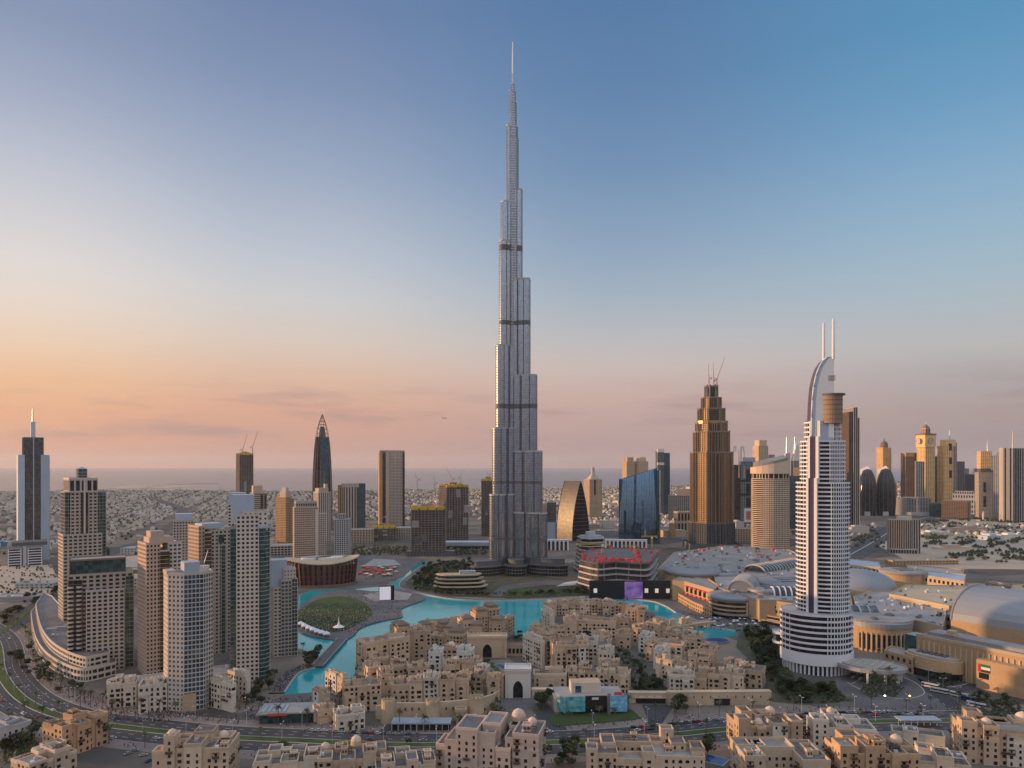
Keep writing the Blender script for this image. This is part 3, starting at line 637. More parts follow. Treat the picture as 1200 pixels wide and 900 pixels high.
t = mass('apartment_tower', 'broad beige block with a green glass top storey above the curved podium', 'apartment block', 118, 616, [
    ('upper', 80, 157, 0, 26, None, 673, 'F', G_(wall='twr', gl='g_dark', fl=3.4, bay=4.6, sp=.4, pier=1.9, styles={1: 'c'})),
    ('front', 101, 146, -7, 2, None, 691, 'F', G_(wall='twr2', gl='g_dark', fl=3.4, bay=4.1, sp=.42, pier=1.5)),
    ('top_storey', 82, 148, 2, 24, 672, 656, 'F', G_(wall='brown', gl='g_green', style='c', fl=12, bay=5)),
    ('corner_glazing', 80.5, 97, -.8, 6, None, 678, 'F', G_(wall='brown', gl='g_dark', style='c', cap=0)),
    ('recess_glazing', 147, 157.8, -1.0, 6, None, 677, 'F', G_(wall='twr', gl='g_green', style='c', cap=0))])
balconies(t, 118, 616, 80, 87, -.8, 2.2, 782, 682); balconies(t, 118, 616, 89.5, 96.5, -.8, 2.2, 782, 682)
# the curved podium of shops in front
FR = [(36, 728), (38, 744), (42, 760), (50, 774), (62, 785), (78, 794), (94, 799), (108, 798), (136, 791)]
BK = [(136, 768), (112, 752), (84, 738), (66, 716), (50, 712)]
pp = [G(*p) for p in smooth(FR, 4) + BK]; c0 = Vector((sum(p[0] for p in pp) / len(pp), sum(p[1] for p in pp) / len(pp)))
t = thing('shopping_podium', 'curved pale podium building with ribbon windows wrapping round the corner of the boulevard', 'building', c0.x, c0.y)
lp = [(p[0] - c0.x, p[1] - c0.y) for p in pp]
facade(t, lp, 0, 9.6, fl=4.8, bay=6, wall='twr2', gl='g_dark', sp=.4, pier=.9, out=.7, style='g'); cap(t, lp, 9.6, 1.2, 'twr2', 'roofd', .6)
up = inset(lp, 4.5); facade(t, up, 9.9, 17.5, fl=3.4, bay=5, wall='twr2', gl='g_dark', sp=.45, pier=1.0, out=.6); cap(t, up, 17.5, 1.3, 'twr2', 'roofd', .7)
for i in range(4): block(t, 'roof_light', -26 + i * 3.5, -16 + i * 4, 20 + i * 7, 24 + i * 7, 17.7, 19.5, 'roofl')
plant_units(t, 16, -8, 22, -10, 6, 17.8)
# --- lit tower behind, then the five in front
t = mass('apartment_tower', 'cream tower with a pink lit front, stepped blank penthouse and bronze glass bay', 'skyscraper', 187, 604, [
    ('front', 160, 181, 0, 26, None, 637, 'F', G_(wall='twr3', gl='g_dark', fl=3.3, bay=2.9, sp=.46, pier=1.2)),  # sunset light on this face is put into the pinkish wall colour
    ('bay', 179.5, 194.5, -1.5, 20, None, 646, 'F', G_(wall='twr', gl='g_gold', style='b', sp=.12, fl=3.3)),
    ('side', 194, 214, 1.5, 28, None, 638, 'F', G_(wall='twr2', gl='g_blue', fl=3.3, bay=3.4, sp=.45, pier=1.1)),
    ('penthouse', 167, 204, 5, 22, 637, 630, 'B', G_(mat='twr3', mt='roofl')), ('penthouse', 170, 190, 7, 20, 630, 623, 'B', G_(mat='twr3', mt='roofl'))], 15)

t = stand('apartment_tower', 'slender cream tower with a bowed blue window grid and thin roof mast', 'skyscraper', 224, 520, 12)
k = 520 * .917 / F; ply = [(-14.6, 3), (-6.0, -6.5), (6.6, -7.6), (14.6, -1), (14.6, 18), (-14.6, 18)]; z1 = GZ(672, 520)
facade(t, ply, 0, z1, fl=3.3, bay=3.2, wall='twr2', gl='g_blue', sp=.4, pier=1.0, styles={0: ('g', .5, 1.6, 3.1), 1: ('g', .2, .4, 2.5), 2: ('g', .3, .7, 2.6), 5: ('g', .5, 1.7, 3.1)}); cap(t, ply, z1, 1.5, 'twr2')
block(t, 'penthouse', -4.5, 6, 0, 12, z1, GZ(659, 520), 'bluepent')
b = MB(); b.prism(ell(4.4, 4.4, 18, 8.5, 3), z1, GZ(664.5, 520)); b.build('roof_drum', ['twr2'], t)
b = MB(); b.prism(rect(-15.2, -9, 3.5, 17), z1, z1 + 2.5); b.build('roof_wall', ['twr3'], t)
b = MB(); b.tube((9, 2, GZ(662, 520)), (11.5, 1, GZ(646, 520)), .35, .15); b.build('mast', ['whitem'], t)
b = MB(); b.obox(-3, -8.0, 0, 9, 1.2, 0, 12); b.build('entrance_frame', ['tan'], t)
t = mass('apartment_tower', 'tan tower with a bronze glass corner standing behind the slender cream one', 'skyscraper', 246, 665, [
    ('left_wing', 220, 230, 2, 26, None, 617, 'F', G_(wall='twr3', gl='g_dark', fl=3.4, bay=3.2, sp=.5, pier=1.5)),
    ('bay', 229, 239, -1, 20, None, 624, 'F', G_(wall='twr', gl='g_gold', style='b', sp=.14)),
    ('front', 238, 271, 0, 26, None, 622, 'F', G_(wall='twr', gl='g_dark', fl=3.4, bay=3.4, sp=.48, pier=1.5)),
    ('glass_strip', 254, 262, -.9, 4, None, 640, 'F', G_(wall='twr', gl='g_green', style='c', cap=0)),
    ('upper_window', 250.5, 259, -.9, 2, 637, 627, 'B', G_(mat='g_green')),
    ('penthouse', 228, 262, 6, 22, 620, 614, 'B', G_(mat='bluepent'))], 22)
t = mass('apartment_tower', 'tallest cream tower of the front cluster with dark green curved corner', 'skyscraper', 293, 585, [
    ('dark_side', 269.5, 277.5, 1, 20, None, 619, 'F', G_(wall='grey', gl='g_green', style='c')),
    ('front', 277, 303.5, 0, 24, None, 604, 'F', G_(wall='twr2', gl='g_dark', fl=3.35, bay=3.3, sp=.44, pier=1.45)),
    ('crown', 285, 314, 1, 22, 622, 600, 'F', G_(wall='twr2', gl='g_dark', fl=3.35, bay=3.6, sp=.6, pier=2.2)),
    ('penthouse', 271.5, 298, 5, 20, 612, 580, 'B', G_(mat='bluepent'))])
k = 585 * math.cos(math.atan2(293 - 600, F)) / F
ply = [((303 - 293) * k, 0)] + [((303 - 293) * k + 9.2 * math.sin(R(q)), 9.4 - 9.4 * math.cos(R(q)) - 1.5) for q in range(10, 91, 16)] + [((303 - 293) * k + 9.2, 20), ((303 - 293) * k, 20)]
facade(t, ply, 0, GZ(619, 585), fl=3.35, bay=3, wall='twr2', gl='g_green', style='b', sp=.07, out=.5); cap(t, inset(ply, -.8), GZ(619, 585), 1.5, 'bluepent')
t = mass('apartment_tower', 'shorter cream tower at the lakeside edge of the cluster with green glass right side', 'apartment block', 332, 660, [
    ('left_front', 316, 327, 1, 22, None, 689, 'F', G_(wall='twr', gl='g_dark', fl=3.3, bay=3.1, sp=.5, pier=1.4)),
    ('front', 326, 341, 0, 22, None, 681, 'F', G_(wall='twr', gl='g_blue', fl=3.3, bay=2.8, sp=.38, pier=.8)),
    ('side', 340, 349, -.8, 22, None, 679, 'F', G_(wall='twr2', gl='g_green', style='c', cap=0)),
    ('crown', 330, 347, 2, 20, 681, 668, 'F', G_(wall='twr2', gl='g_dark', fl=3.3, bay=3, sp=.6, pier=1.6)),
    ('penthouse', 314, 336, 6, 20, 690, 657, 'B', G_(mat='bluepent'))], 10)
mass('apartment_tower', 'grey roofed beige tower half hidden behind the pink lit cream tower', 'skyscraper', 215, 905, [
    ('front', 203, 227, 0, 26, None, 611, 'F', G_(wall='twr', gl='g_dark', fl=3.4, bay=3.5, sp=.45, pier=1.4)), ('penthouse', 205.5, 225, 4, 22, 611, 602.5, 'B', G_(mat='bluepent'))])
mass('apartment_tower', 'pale tower showing only its blue grey penthouse behind the tallest cream tower', 'skyscraper', 279, 800, [
    ('front', 267, 292, 0, 26, None, 591, 'F', G_(wall='twr2', gl='g_dark', fl=3.4, bay=3.5, sp=.45, pier=1.4)), ('penthouse', 268, 288.5, 4, 22, 591, 577.5, 'B', G_(mat='bluepent'))])
mass('apartment_tower', 'tan striped tower beside the yellow topped unfinished tower', 'skyscraper', 303, 1480, [
    ('front', 293, 313, 0, 30, None, 578, 'F', G_(wall='twr', gl='g_dark', style='b', sp=.5, fl=4, styles={})), ('glass_strip', 304, 307, -1, 3, None, 580, 'B', G_(mat='g_dark')), ('glass_strip', 309.5, 312, -1, 3, None, 580, 'B', G_(mat='g_dark')),
    ('penthouse', 294, 307, 4, 20, 578, 569, 'B', G_(mat='twr3'))], 10)
# --- the middle distance, left of the needle tower
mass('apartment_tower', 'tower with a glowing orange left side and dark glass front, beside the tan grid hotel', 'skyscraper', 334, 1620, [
    ('side', 323, 334.5, 0, 34, None, 583, 'F', G_(wall='ochre', gl='g_gold', fl=3.8, bay=4, sp=.5, pier=1.6)), ('front', 334, 345.5, 2, 34, None, 585, 'F', G_(wall='twr', gl='g_grey', fl=3.8, bay=5, sp=.3, pier=1.0)),  # ochre side wall carries the orange sunlight in its colour
    ('crown', 327, 341, 6, 26, 584, 576, 'B', G_(mat='twr3')), ('crown', 329.5, 336, 8, 22, 576, 571.5, 'B', G_(mat='twr2'))], 40)
mass('hotel_block', 'tan hotel slab with a dense window grid behind the bronze opera house', 'hotel', 360, 1327, [
    ('front', 343, 372, 0, 30, None, 595, 'F', G_(wall='twr3', gl='g_dark', fl=4.0, bay=3.4, sp=.5, pier=1.5)), ('crown', 345, 371, 2, 26, 595, 588, 'F', G_(wall='twr', gl='g_dark', fl=9, bay=4, sp=.6, pier=1.6)),
    ('side', 371.5, 383, 3, 30, None, 603, 'F', G_(wall='twr2', gl='g_dark', fl=4.0, bay=3.4, sp=.5, pier=1.5)), ('corner_fin', 369, 372.5, -1.2, 2, None, 597, 'B', G_(mat='twr2'))], 6)
mass('apartment_tower', 'slim cream tower with an orange lit crown in front of the pointed dark tower', 'skyscraper', 377.5, 1660, [
    ('front', 367, 388, 0, 30, None, 577, 'F', G_(wall='twr2', gl='g_dark', fl=4, bay=5.4, sp=.25, pier=3.0, style='v')), ('crown', 368, 384, 2, 22, 577, 572, 'B', G_(mat='twr3')), ('crown', 379, 383.5, 3, 12, 572, 567, 'B', G_(mat='twr3'))], 22)
def pointed_tower():
    Y = 1990; t = stand('pointed_tower', 'dark tower tapering to an open lattice spear point', 'skyscraper', 377.7, Y, 0); k = Y * .968 / F
    lv = [(640, 11.6), (585, 11.5), (560, 11.2), (540, 10.2), (525, 9.2), (512, 7.6)]
    top = [(512, 7.6), (503, 6.0), (496, 4.0), (491, 2.2), (485.5, .25)]
    b = MB()
    for (pa, ra), (pb, rb) in zip(lv, lv[1:]): b.prism(ell(ra * k * .93, ra * k * .8, 16), max(0, GZ(pa, Y)), GZ(pb, Y), 0, top=ell(rb * k * .93, rb * k * .8, 16), bottom=False, cap=False)
    b.build('glazing', ['g_dark'], t)
    for q in range(16):
        an = R(q * 22.5 + 11.25); b = MB()
        for (pa, ra), (pb, rb) in zip(lv, lv[1:]): b.tube((ra * k * math.cos(an), ra * k * .86 * math.sin(an), max(0, GZ(pa, Y))), (rb * k * math.cos(an), rb * k * .86 * math.sin(an), GZ(pb, Y)), 1.5, n=4)
        b.build('rib', ['brown'], t)
    for q in range(10):
        an = R(q * 36); b = MB()
        for (pa, ra), (pb, rb) in zip(top, top[1:]): b.tube((ra * k * math.cos(an), ra * k * .86 * math.sin(an), GZ(pa, Y)), (rb * k * math.cos(an), rb * k * .86 * math.sin(an), GZ(pb, Y)), 1.0, .8, n=4)
        b.build('lattice_rib', ['brown'], t)
    for py, r in ((508, 6.9), (503, 6.0), (498, 4.7), (494, 3.3)):
        b = MB(); z = GZ(py, Y); b.rim(ell(r * k, r * k * .86, 16), 1.0, z, z + 1.2); b.build('lattice_ring', ['brown'], t)
    b = MB(); b.prism(ell(4.5 * k, 4 * k, 12), GZ(512, Y), GZ(500, Y), 0, top=ell(2.5 * k, 2 * k, 12)); b.build('crown_glass', ['g_grey'], t)
    b = MB(); b.box(-2 * k, 7.5 * k, -9.6 * k, -8 * k, 0, GZ(513, Y)); b.build('front_glass', ['g_blue'], t)
pointed_tower()
mass('office_tower', 'slab half tan ribs and half dark blue glass, next to the pointed tower', 'skyscraper', 412, 1990, [
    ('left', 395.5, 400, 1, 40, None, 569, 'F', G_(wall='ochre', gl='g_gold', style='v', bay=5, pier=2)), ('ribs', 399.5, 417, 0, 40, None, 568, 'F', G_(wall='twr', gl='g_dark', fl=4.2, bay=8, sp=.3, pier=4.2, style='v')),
    ('glass', 416.5, 428.5, 2, 40, None, 567, 'F', G_(wall='dgrey', gl='g_blue', style='c')), ('lintel', 399, 420, -1, 20, 571, 566.5, 'B', G_(mat='twr'))], 8)
mass('office_tower', 'tall plain brown slab with thin orange edges standing alone against the sea', 'skyscraper', 458.5, 2075, [
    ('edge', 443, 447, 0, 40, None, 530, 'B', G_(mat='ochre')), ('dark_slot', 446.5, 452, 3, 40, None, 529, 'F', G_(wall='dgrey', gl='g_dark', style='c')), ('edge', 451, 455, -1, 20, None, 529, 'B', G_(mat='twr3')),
    ('front', 454.5, 471.5, 0, 40, None, 529, 'F', G_(wall='twr', gl='g_grey', fl=4.2, bay=4, sp=.4, pier=1.6)), ('side_glass', 471, 474.5, 2, 40, None, 530, 'F', G_(wall='dgrey', gl='g_dark', style='c')), ('top_slab', 444, 474, 1, 39, 530, 527.8, 'B', G_(mat='grey'))], 5)
mass('apartment_tower', 'narrow grey grid tower right behind the opera house', 'apartment block', 402, 1292, [
    ('front', 392, 412, 0, 28, None, 609, 'F', G_(wall='lgrey', gl='g_dark', fl=3.6, bay=4, sp=.3, pier=1.5)), ('crown', 397, 406, 3, 20, 609, 603, 'F', G_(wall='lgrey', gl='g_dark', bay=4))], -12)
def unfinished(label, p0, p1, top, Y, fl=3.9, a=0, crown=True, d=34, lit=False, name='unfinished_tower', cat='skyscraper', col='raw', mesh=False, grp=None):
    pc = (p0 + p1) / 2; t = stand(name, label, cat, pc, Y, a, grp); k = Y * math.cos(math.atan2(GX(pc, Y), Y)) / F
    ar = abs(R(a)); wd = (p1 - p0) * k; wx = wd / (math.cos(ar) + .8 * math.sin(ar)); d = wx * .8 if a else d; x0, x1 = -wx / 2, wx / 2; z1 = GZ(top, Y)
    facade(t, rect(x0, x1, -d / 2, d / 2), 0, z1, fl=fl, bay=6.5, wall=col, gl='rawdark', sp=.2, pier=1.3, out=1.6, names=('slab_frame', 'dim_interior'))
    block(t, 'top_deck', x0, x1, -d / 2, d / 2, z1, z1 + .5, col)
    if crown:
        n = 4
        for i in range(n):
            u0, u1 = x0 + (x1 - x0) * i / n, x0 + (x1 - x0) * (i + .85) / n; h = 2.5 + 3 * ((i * 7) % 3) / 2
            block(t, 'formwork', u0, u1, -d / 2 - 1, -d / 2 + 3, z1 - 3, z1 + h, 'yellow'); block(t, 'formwork', u0, u1, d / 2 - 3, d / 2 + 1, z1 - 2, z1 + h, 'yellow')
    block(t, 'lift_core', x0 * .4, x1 * .3, -4, 8, z1, z1 + 7, 'raw')
    rr = random.Random(int(p0 * 10))
    for i in range(4):
        u = rr.uniform(x0, x1 * .6); zz = rr.uniform(.2, .8) * z1; block(t, 'sheeting', u, u + (x1 - x0) * .2, -d / 2 - .35, -d / 2 - .1, zz, zz + z1 * .14, rr.choice(['grey', 'dgrey', 'roofm']))
    return t
unfinished('unfinished tower with a yellow formwork crown and two cranes, rising from the sea horizon', 276.5, 297, 532, 2200, a=18)
unfinished('wide unfinished dark block with yellow decks on its roof beside the tall tower', 482, 522, 595, 1417, 4.4, d=46)
unfinished('unfinished tower with yellow formwork steps and orange lit left side', 514, 549, 569, 1670, a=25)
unfinished('unfinished slim tower with a yellow top touching the left edge of the needle tower', 564, 580.5, 562, 1800)
unfinished('low unfinished block with yellow decks below the plain brown slab', 436, 464, 617, 1700, crown=True, d=40, name='building_site', cat='construction site')
def crane(px, Y, pyb, pyt, jx, jy, label, mat='red', a=0, thick=1.0, grp='tower cranes'):
    """a luffing crane: mast, cab, counterweight and a raking jib ending at picture point jx, jy"""
    t = thing('tower_crane', label, 'crane', GX(px, Y), Y, 0, grp); z0, z1 = max(0, GZ(pyb, Y)), GZ(pyt, Y); t.location.z = z0; h = z1 - z0
    b = MB(); s = thick
    for u, v in ((-1, -1), (1, -1), (1, 1), (-1, 1)): b.tube((u * s, v * s, 0), (u * s, v * s, h), .22 * s, n=4)
    nn = max(2, int(h / (3.2 * s)))
    for i in range(nn):
        za, zb = h * i / nn, h * (i + 1) / nn
        for (u, v), (p, q) in (((-1, -1), (1, -1)), ((1, -1), (1, 1)), ((1, 1), (-1, 1)), ((-1, 1), (-1, -1))): b.tube((u * s, v * s, za), (p * s, q * s, zb), .13 * s, n=3)
    b.build('mast', [mat], t)
    dx, dz = (jx - px) / F * Y, GZ(jy, Y) - z1; b = MB(); e = Vector((dx, 0, dz)); L0 = e.length; e.normalize(); up = Vector((-e.z, 0, e.x)) * .9 * s
    for o_ in (Vector((0, -.8 * s, 0)), Vector((0, .8 * s, 0)), up): b.tube(Vector((0, 0, h)) + o_, Vector((0, 0, h)) + o_ * .4 + e * L0, .24 * s, .16 * s, n=4)
    nn = max(4, int(L0 / (2.5 * s)))
    for i in range(nn):
        A, B = Vector((0, 0, h)) + e * (L0 * i / nn), Vector((0, 0, h)) + e * (L0 * (i + 1) / nn); b.tube(A + Vector((0, -.7 * s, 0)), B + up * .7, .12 * s, n=3); b.tube(A + Vector((0, .7 * s, 0)), B + up * .7, .12 * s, n=3)
    b.build('jib', [mat], t)
    sg = -1 if dx > 0 else 1
    b = MB(); b.box(min(0, sg * 7 * s), max(0, sg * 7 * s), -1.1 * s, 1.1 * s, h, h + .8 * s); b.build('counter_jib', [mat], t)
    b = MB(); b.box(sg * 6 * s - 1.4 * s, sg * 6 * s + 1.4 * s, -1 * s, 1 * s, h - 2.4 * s, h); b.build('counterweight', ['grey'], t)
    b = MB(); b.box(-1.2 * s, 1.2 * s, -2.6 * s, -1 * s, h - .4 * s, h + 2.2 * s); b.build('cab', ['whitem'], t)
    b = MB(); b.tube((0, 0, h), (sg * 2.2 * s, 0, h + 6 * s), .3 * s, n=4); b.build('gantry', [mat], t)
crane(284.5, 2190, 533, 527, 290, 508, 'red raking crane on the left corner of the yellow topped tower by the sea')
crane(296, 2200, 533, 524, 302.5, 505, 'red raking crane on the right corner of the yellow topped tower by the sea')
crane(831, 1519, 455, 443, 830.2, 426, 'near upright crane on the left of the golden tower top', 'red', thick=.8)
crane(836.5, 1516, 455, 444, 836, 425, 'near upright crane in the middle of the golden tower top', 'red', thick=.8)
crane(840, 1519, 460, 446, 849.5, 418, 'crane with its jib raked to the right on the golden tower top', 'red', thick=.9)
crane(489, 1900, 574, 562, 486, 553, 'thin crane over the villas left of the unfinished towers', 'grey')
crane(509, 1900, 574, 566, 508.5, 557, 'second thin crane over the villas, right before the yellow stepped tower', 'grey')
crane(530, 1670, 569, 561, 523, 547, 'crane with a raked jib on the yellow stepped unfinished tower', 'red', thick=.8)
crane(540, 1675, 567, 560, 541, 550, 'upright crane on the highest step of the yellow stepped unfinished tower', 'grey', thick=.8)
crane(452, 1690, 617, 606, 458, 586, 'red crane against the foot of the plain brown slab', 'red', thick=.8)
crane(572, 1795, 562, 556, 570, 551.5, 'small crane on the unfinished tower touching the needle tower', 'grey', thick=.8)
mass('low_block', 'pale low block beside the low unfinished site', 'building', 472, 1720, [('front', 464, 484, 0, 40, None, 619, 'F', G_(wall='twr', gl='g_dark', bay=6, sp=.5, pier=2.4))])
mass('low_block', 'pale low block between the grey grid tower and the low unfinished site', 'building', 425, 1640, [('front', 411, 438, 0, 40, None, 621, 'F', G_(wall='twr3', gl='g_dark', bay=6, sp=.5, pier=2.4))])
mass('low_block', 'white framed low block left of the tan grid hotel', 'building', 329, 1400, [('front', 313, 345, 0, 40, None, 640, 'F', G_(wall='lgrey', gl='g_dark', bay=6, fl=5, sp=.3, pier=1.4))])
mass('long_roofed_hall', 'long low hall with a dark blue grey roof left of the needle tower', 'building', 548, 1500, [
    ('hall', 523, 573, 3, 30, None, 640, 'F', G_(wall='lgrey', gl='g_dark', bay=7, fl=7, sp=.25, pier=1)), ('roof_deck', 521, 575, -2, 36, 639.5, 635.5, 'B', G_(mat='bluepent')), ('blue_panel', 540, 549, 1, 3, None, 641, 'B', G_(mat='g_blue'))], -3)
t = stand('low_podium', 'long low beige podium linking the feet of the cream towers', 'building', 228, 560, 6); k = 560 * .92 / F
facade(t, rect(-66 * k, 62 * k, 0, 24), 0, 9.5, fl=4.6, bay=5, wall='twr2', gl='g_dark', sp=.45, pier=1.4); cap(t, rect(-66 * k, 62 * k, 0, 24), 9.5, 1.1, 'twr2', 'roofm'); plant_units(t, 14, -62 * k, 58 * k, 4, 20, 9.8)
# ------------------------------------------------------------------ right of the needle tower
M['gold2'] = surf('sunlit_stone', (.80, .52, .24), rough=.5, metal=.1)  # sunset light on the skyline's lit faces, put into the base colour
mass('office_slab', 'grey slab squeezed between the needle tower and the pointed arch building', 'office building', 646, 1640, [('front', 641, 652, 0, 34, None, 589, 'F', G_(wall='grey', gl='g_grey', style='c')), ('side', 634.5, 641.5, 8, 34, None, 590.5, 'B', G_(mat='twr3')), ('base', 641, 651, -6, 10, None, 612, 'B', G_(mat='bluepent'))])
def arch_building():
    Y = 1713; t = stand('arch_building', 'glass office building shaped like a pointed arch with a rounded back', 'office building', 671, Y, 38); k = Y / F
    hw, hl, h = 24, 30, GZ(563.5, Y)
    pr = [(hw * (1 - (i / 16) ** 2.1), h * i / 16) for i in range(17)]
    b = MB(); n = len(pr)
    for sg in (1, -1):
        for i in range(n - 1):
            (xa, za), (xb, zb) = pr[i], pr[i + 1]
            q = [(sg * xa, -hl, za), (sg * xb, -hl, zb), (sg * xb, hl, zb), (sg * xa, hl, za)]
            b.face(q if sg < 0 else q[::-1])
    b.build('curved_skin', ['g_gold2'], t, False)
    for y, sg in ((-hl, 1), (hl, -1)):
        b = MB(); o = [(x, y + .9 * sg, z) for x, z in pr] + [(-x, y + .9 * sg, z) for x, z in reversed(pr[:-1])]; b.face(o if sg > 0 else o[::-1]); b.build('end_glazing', ['g_dark'], t)
        b = MB()
        for i in range(n - 1):
            for s2 in (1, -1):
                A, B = pr[i], pr[i + 1]; b.tube((s2 * A[0], y, A[1]), (s2 * B[0], y, B[1]), .9, n=4)
        b.build('edge_rib', ['g_green'], t)
    for i in range(1, 15):
        b = MB(); z = h * i / 16; x = next((pr[j][0] + (pr[j + 1][0] - pr[j][0]) * (z - pr[j][1]) / (pr[j + 1][1] - pr[j][1]) for j in range(n - 1) if pr[j][1] <= z <= pr[j + 1][1]), 0)
        if x > 1.5: b.box(-x + .5, x - .5, -hl + .2, -hl + .8, z - .35, z + .35); b.build('mullion', ['brown'], t)
M['g_gold2'] = glass('sunset_glass', (.065, .058, .05), rough=.4, metal=.35, cell=(3, 3, 4), var=.2, wob=.02)
arch_building()
t = mass('turret_tower', 'sandy tower with a rounded lattice peak standing alone among the villas', 'skyscraper', 693, 2497, [
    ('shaft', 684, 703, -16, 24, None, 562, 'F', G_(wall='tan', gl='g_dark', fl=4.2, bay=5, sp=.55, pier=2.6)), ('slot', 691, 693, -18, -14, 580, 562, 'B', G_(mat='g_dark')), ('crown', 686, 701, -12, 18, 562, 553, 'P', G_(mat='twr3')), ('peak', 690.5, 695.5, -3, 7, 556, 549, 'C', G_(mat='twr2'))], 30)
b = MB(); b.dome(6.5, 0, 2, GZ(549, 2497), n=12); b.build('peak_dome', ['twr3'], t)
def mirror_block():
    Y = 1625; t = stand('mirror_office', 'broad mirror blue glass office with a slanting concave top', 'office building', 747.5, Y, -6); k = Y * .985 / F
    xs = [-22.5 + 45 * i / 15 for i in range(16)]; fr = []
    for x in xs:
        u = (x + 22.5) / 45; fr.append((x * k, -14 * math.sin(math.pi * u) * .8, GZ(561.5 - 13.5 * u ** 1.25, Y)))
    LN = lambda z: 13 * (z / 160) ** 2
    ns_ = 10
    b = MB(); dp = 30
    for i in range(15):
        A, B = fr[i], fr[i + 1]; [b.face([(A[0], A[1] + LN(A[2] * j / ns_), A[2] * j / ns_), (B[0], B[1] + LN(B[2] * j / ns_), B[2] * j / ns_), (B[0], B[1] + LN(B[2] * (j + 1) / ns_), B[2] * (j + 1) / ns_), (A[0], A[1] + LN(A[2] * (j + 1) / ns_), A[2] * (j + 1) / ns_)]) for j in range(ns_)]; b.face([(A[0], A[1] + LN(A[2]), A[2]), (B[0], B[1] + LN(B[2]), B[2]), (B[0], dp, B[2]), (A[0], dp, A[2])])
    A, B = fr[0], fr[-1]; b.face([(A[0], dp, 0), (A[0], A[1], 0), (A[0], A[1], A[2]), (A[0], dp, A[2])]); b.face([(B[0], B[1], 0), (B[0], dp, 0), (B[0], dp, B[2]), (B[0], B[1], B[2])]); b.face([(B[0], dp, 0), (A[0], dp, 0), (A[0], dp, A[2]), (B[0], dp, B[2])])
    b.build('mirror_skin', ['g_bluebig'], t)
    for A in fr:
        b = MB(); [b.tube((A[0], A[1] - .1 + LN(A[2] * j / ns_), A[2] * j / ns_), (A[0], A[1] - .1 + LN(A[2] * (j + 1) / ns_), A[2] * (j + 1) / ns_), .4, n=4) for j in range(ns_)]; b.build('mullion', ['g_blue'], t)
    b = MB()
    for i in range(15):
        A, B = fr[i], fr[i + 1]
        for q in range(1, 15):
            z = 9.5 * q
            if z < A[2]: b.face([(A[0], A[1] - .12 + LN(z), z), (B[0], B[1] - .12 + LN(z), z), (B[0], B[1] - .12 + LN(z), z + .3), (A[0], A[1] - .12 + LN(z), z + .3)])
    b.build('storey_lines', ['g_dark'], t)
    b = MB(); b.box(fr[-1][0], fr[-1][0] + 5, -1, dp, 0, fr[-1][2] - 6); b.build('green_side', ['g_green'], t)
mirror_block()
for i, (p0, p1, lb) in enumerate(((729, 742, 'left one of two brown pinnacled twin towers behind the mirror blue office'), (743, 757, 'right one of two brown pinnacled twin towers behind the mirror blue office'))):
    t = mass('twin_tower', lb, 'skyscraper', (p0 + p1) / 2, 2900, [('shaft', p0, p1, -18, 18, None, 541, 'F', G_(wall='tan', gl='g_dark', fl=4.5, bay=5, sp=.5, pier=2.4)), ('crown', p0 + 2.5, p1 - 2.5, -12, 12, 541, 536, 'B', G_(mat='tan'))], 30, 'brown twin towers')
    for u, v in ((-1, -1), (1, -1), (1, 1), (-1, 1)):
        b = MB(); b.prism(rect(u * 12 - 3, u * 12 + 3, v * 10 - 3, v * 10 + 3), GZ(541, 2900), GZ(534, 2900), top=rect(u * 12 - .6, u * 12 + .6, v * 10 - .6, v * 10 + .6)); b.build('pinnacle', ['tan'], t)
mass('office_tower', 'slim tower half pale green and half dark blue glass, white band near its top', 'skyscraper', 776.5, 2585, [('pale', 768, 777, 0, 40, None, 528, 'F', G_(wall='twr2', gl='g_green', style='c', fl=4)), ('band', 767.8, 777, -.8, 10, 545, 542, 'B', G_(mat='white')), ('band', 767.8, 777, -.8, 10, 530, 526, 'B', G_(mat='white')), ('dark', 776.5, 785, -1, 40, None, 531, 'F', G_(wall='dgrey', gl='g_blue', style='c', fl=4))], 12)
mass('office_block', 'grey block between the slim blue tower and the golden tower', 'building', 796, 2300, [('front', 783, 810, 0, 40, None, 581, 'F', G_(wall='grey', gl='g_dark', fl=4, bay=6, sp=.4, pier=2)), ('top', 793, 810, 4, 30, 581, 573, 'B', G_(mat='twr3'))])
mass('office_block', 'small orange lit block on the ground right of the mirror blue office', 'building', 785, 1750, [('front', 781, 788, 0, 10, None, 613, 'B', G_(mat='ochre')), ('wing', 775, 808, 10, 34, None, 622, 'B', G_(mat='tan', mt='roofm'))], 30)
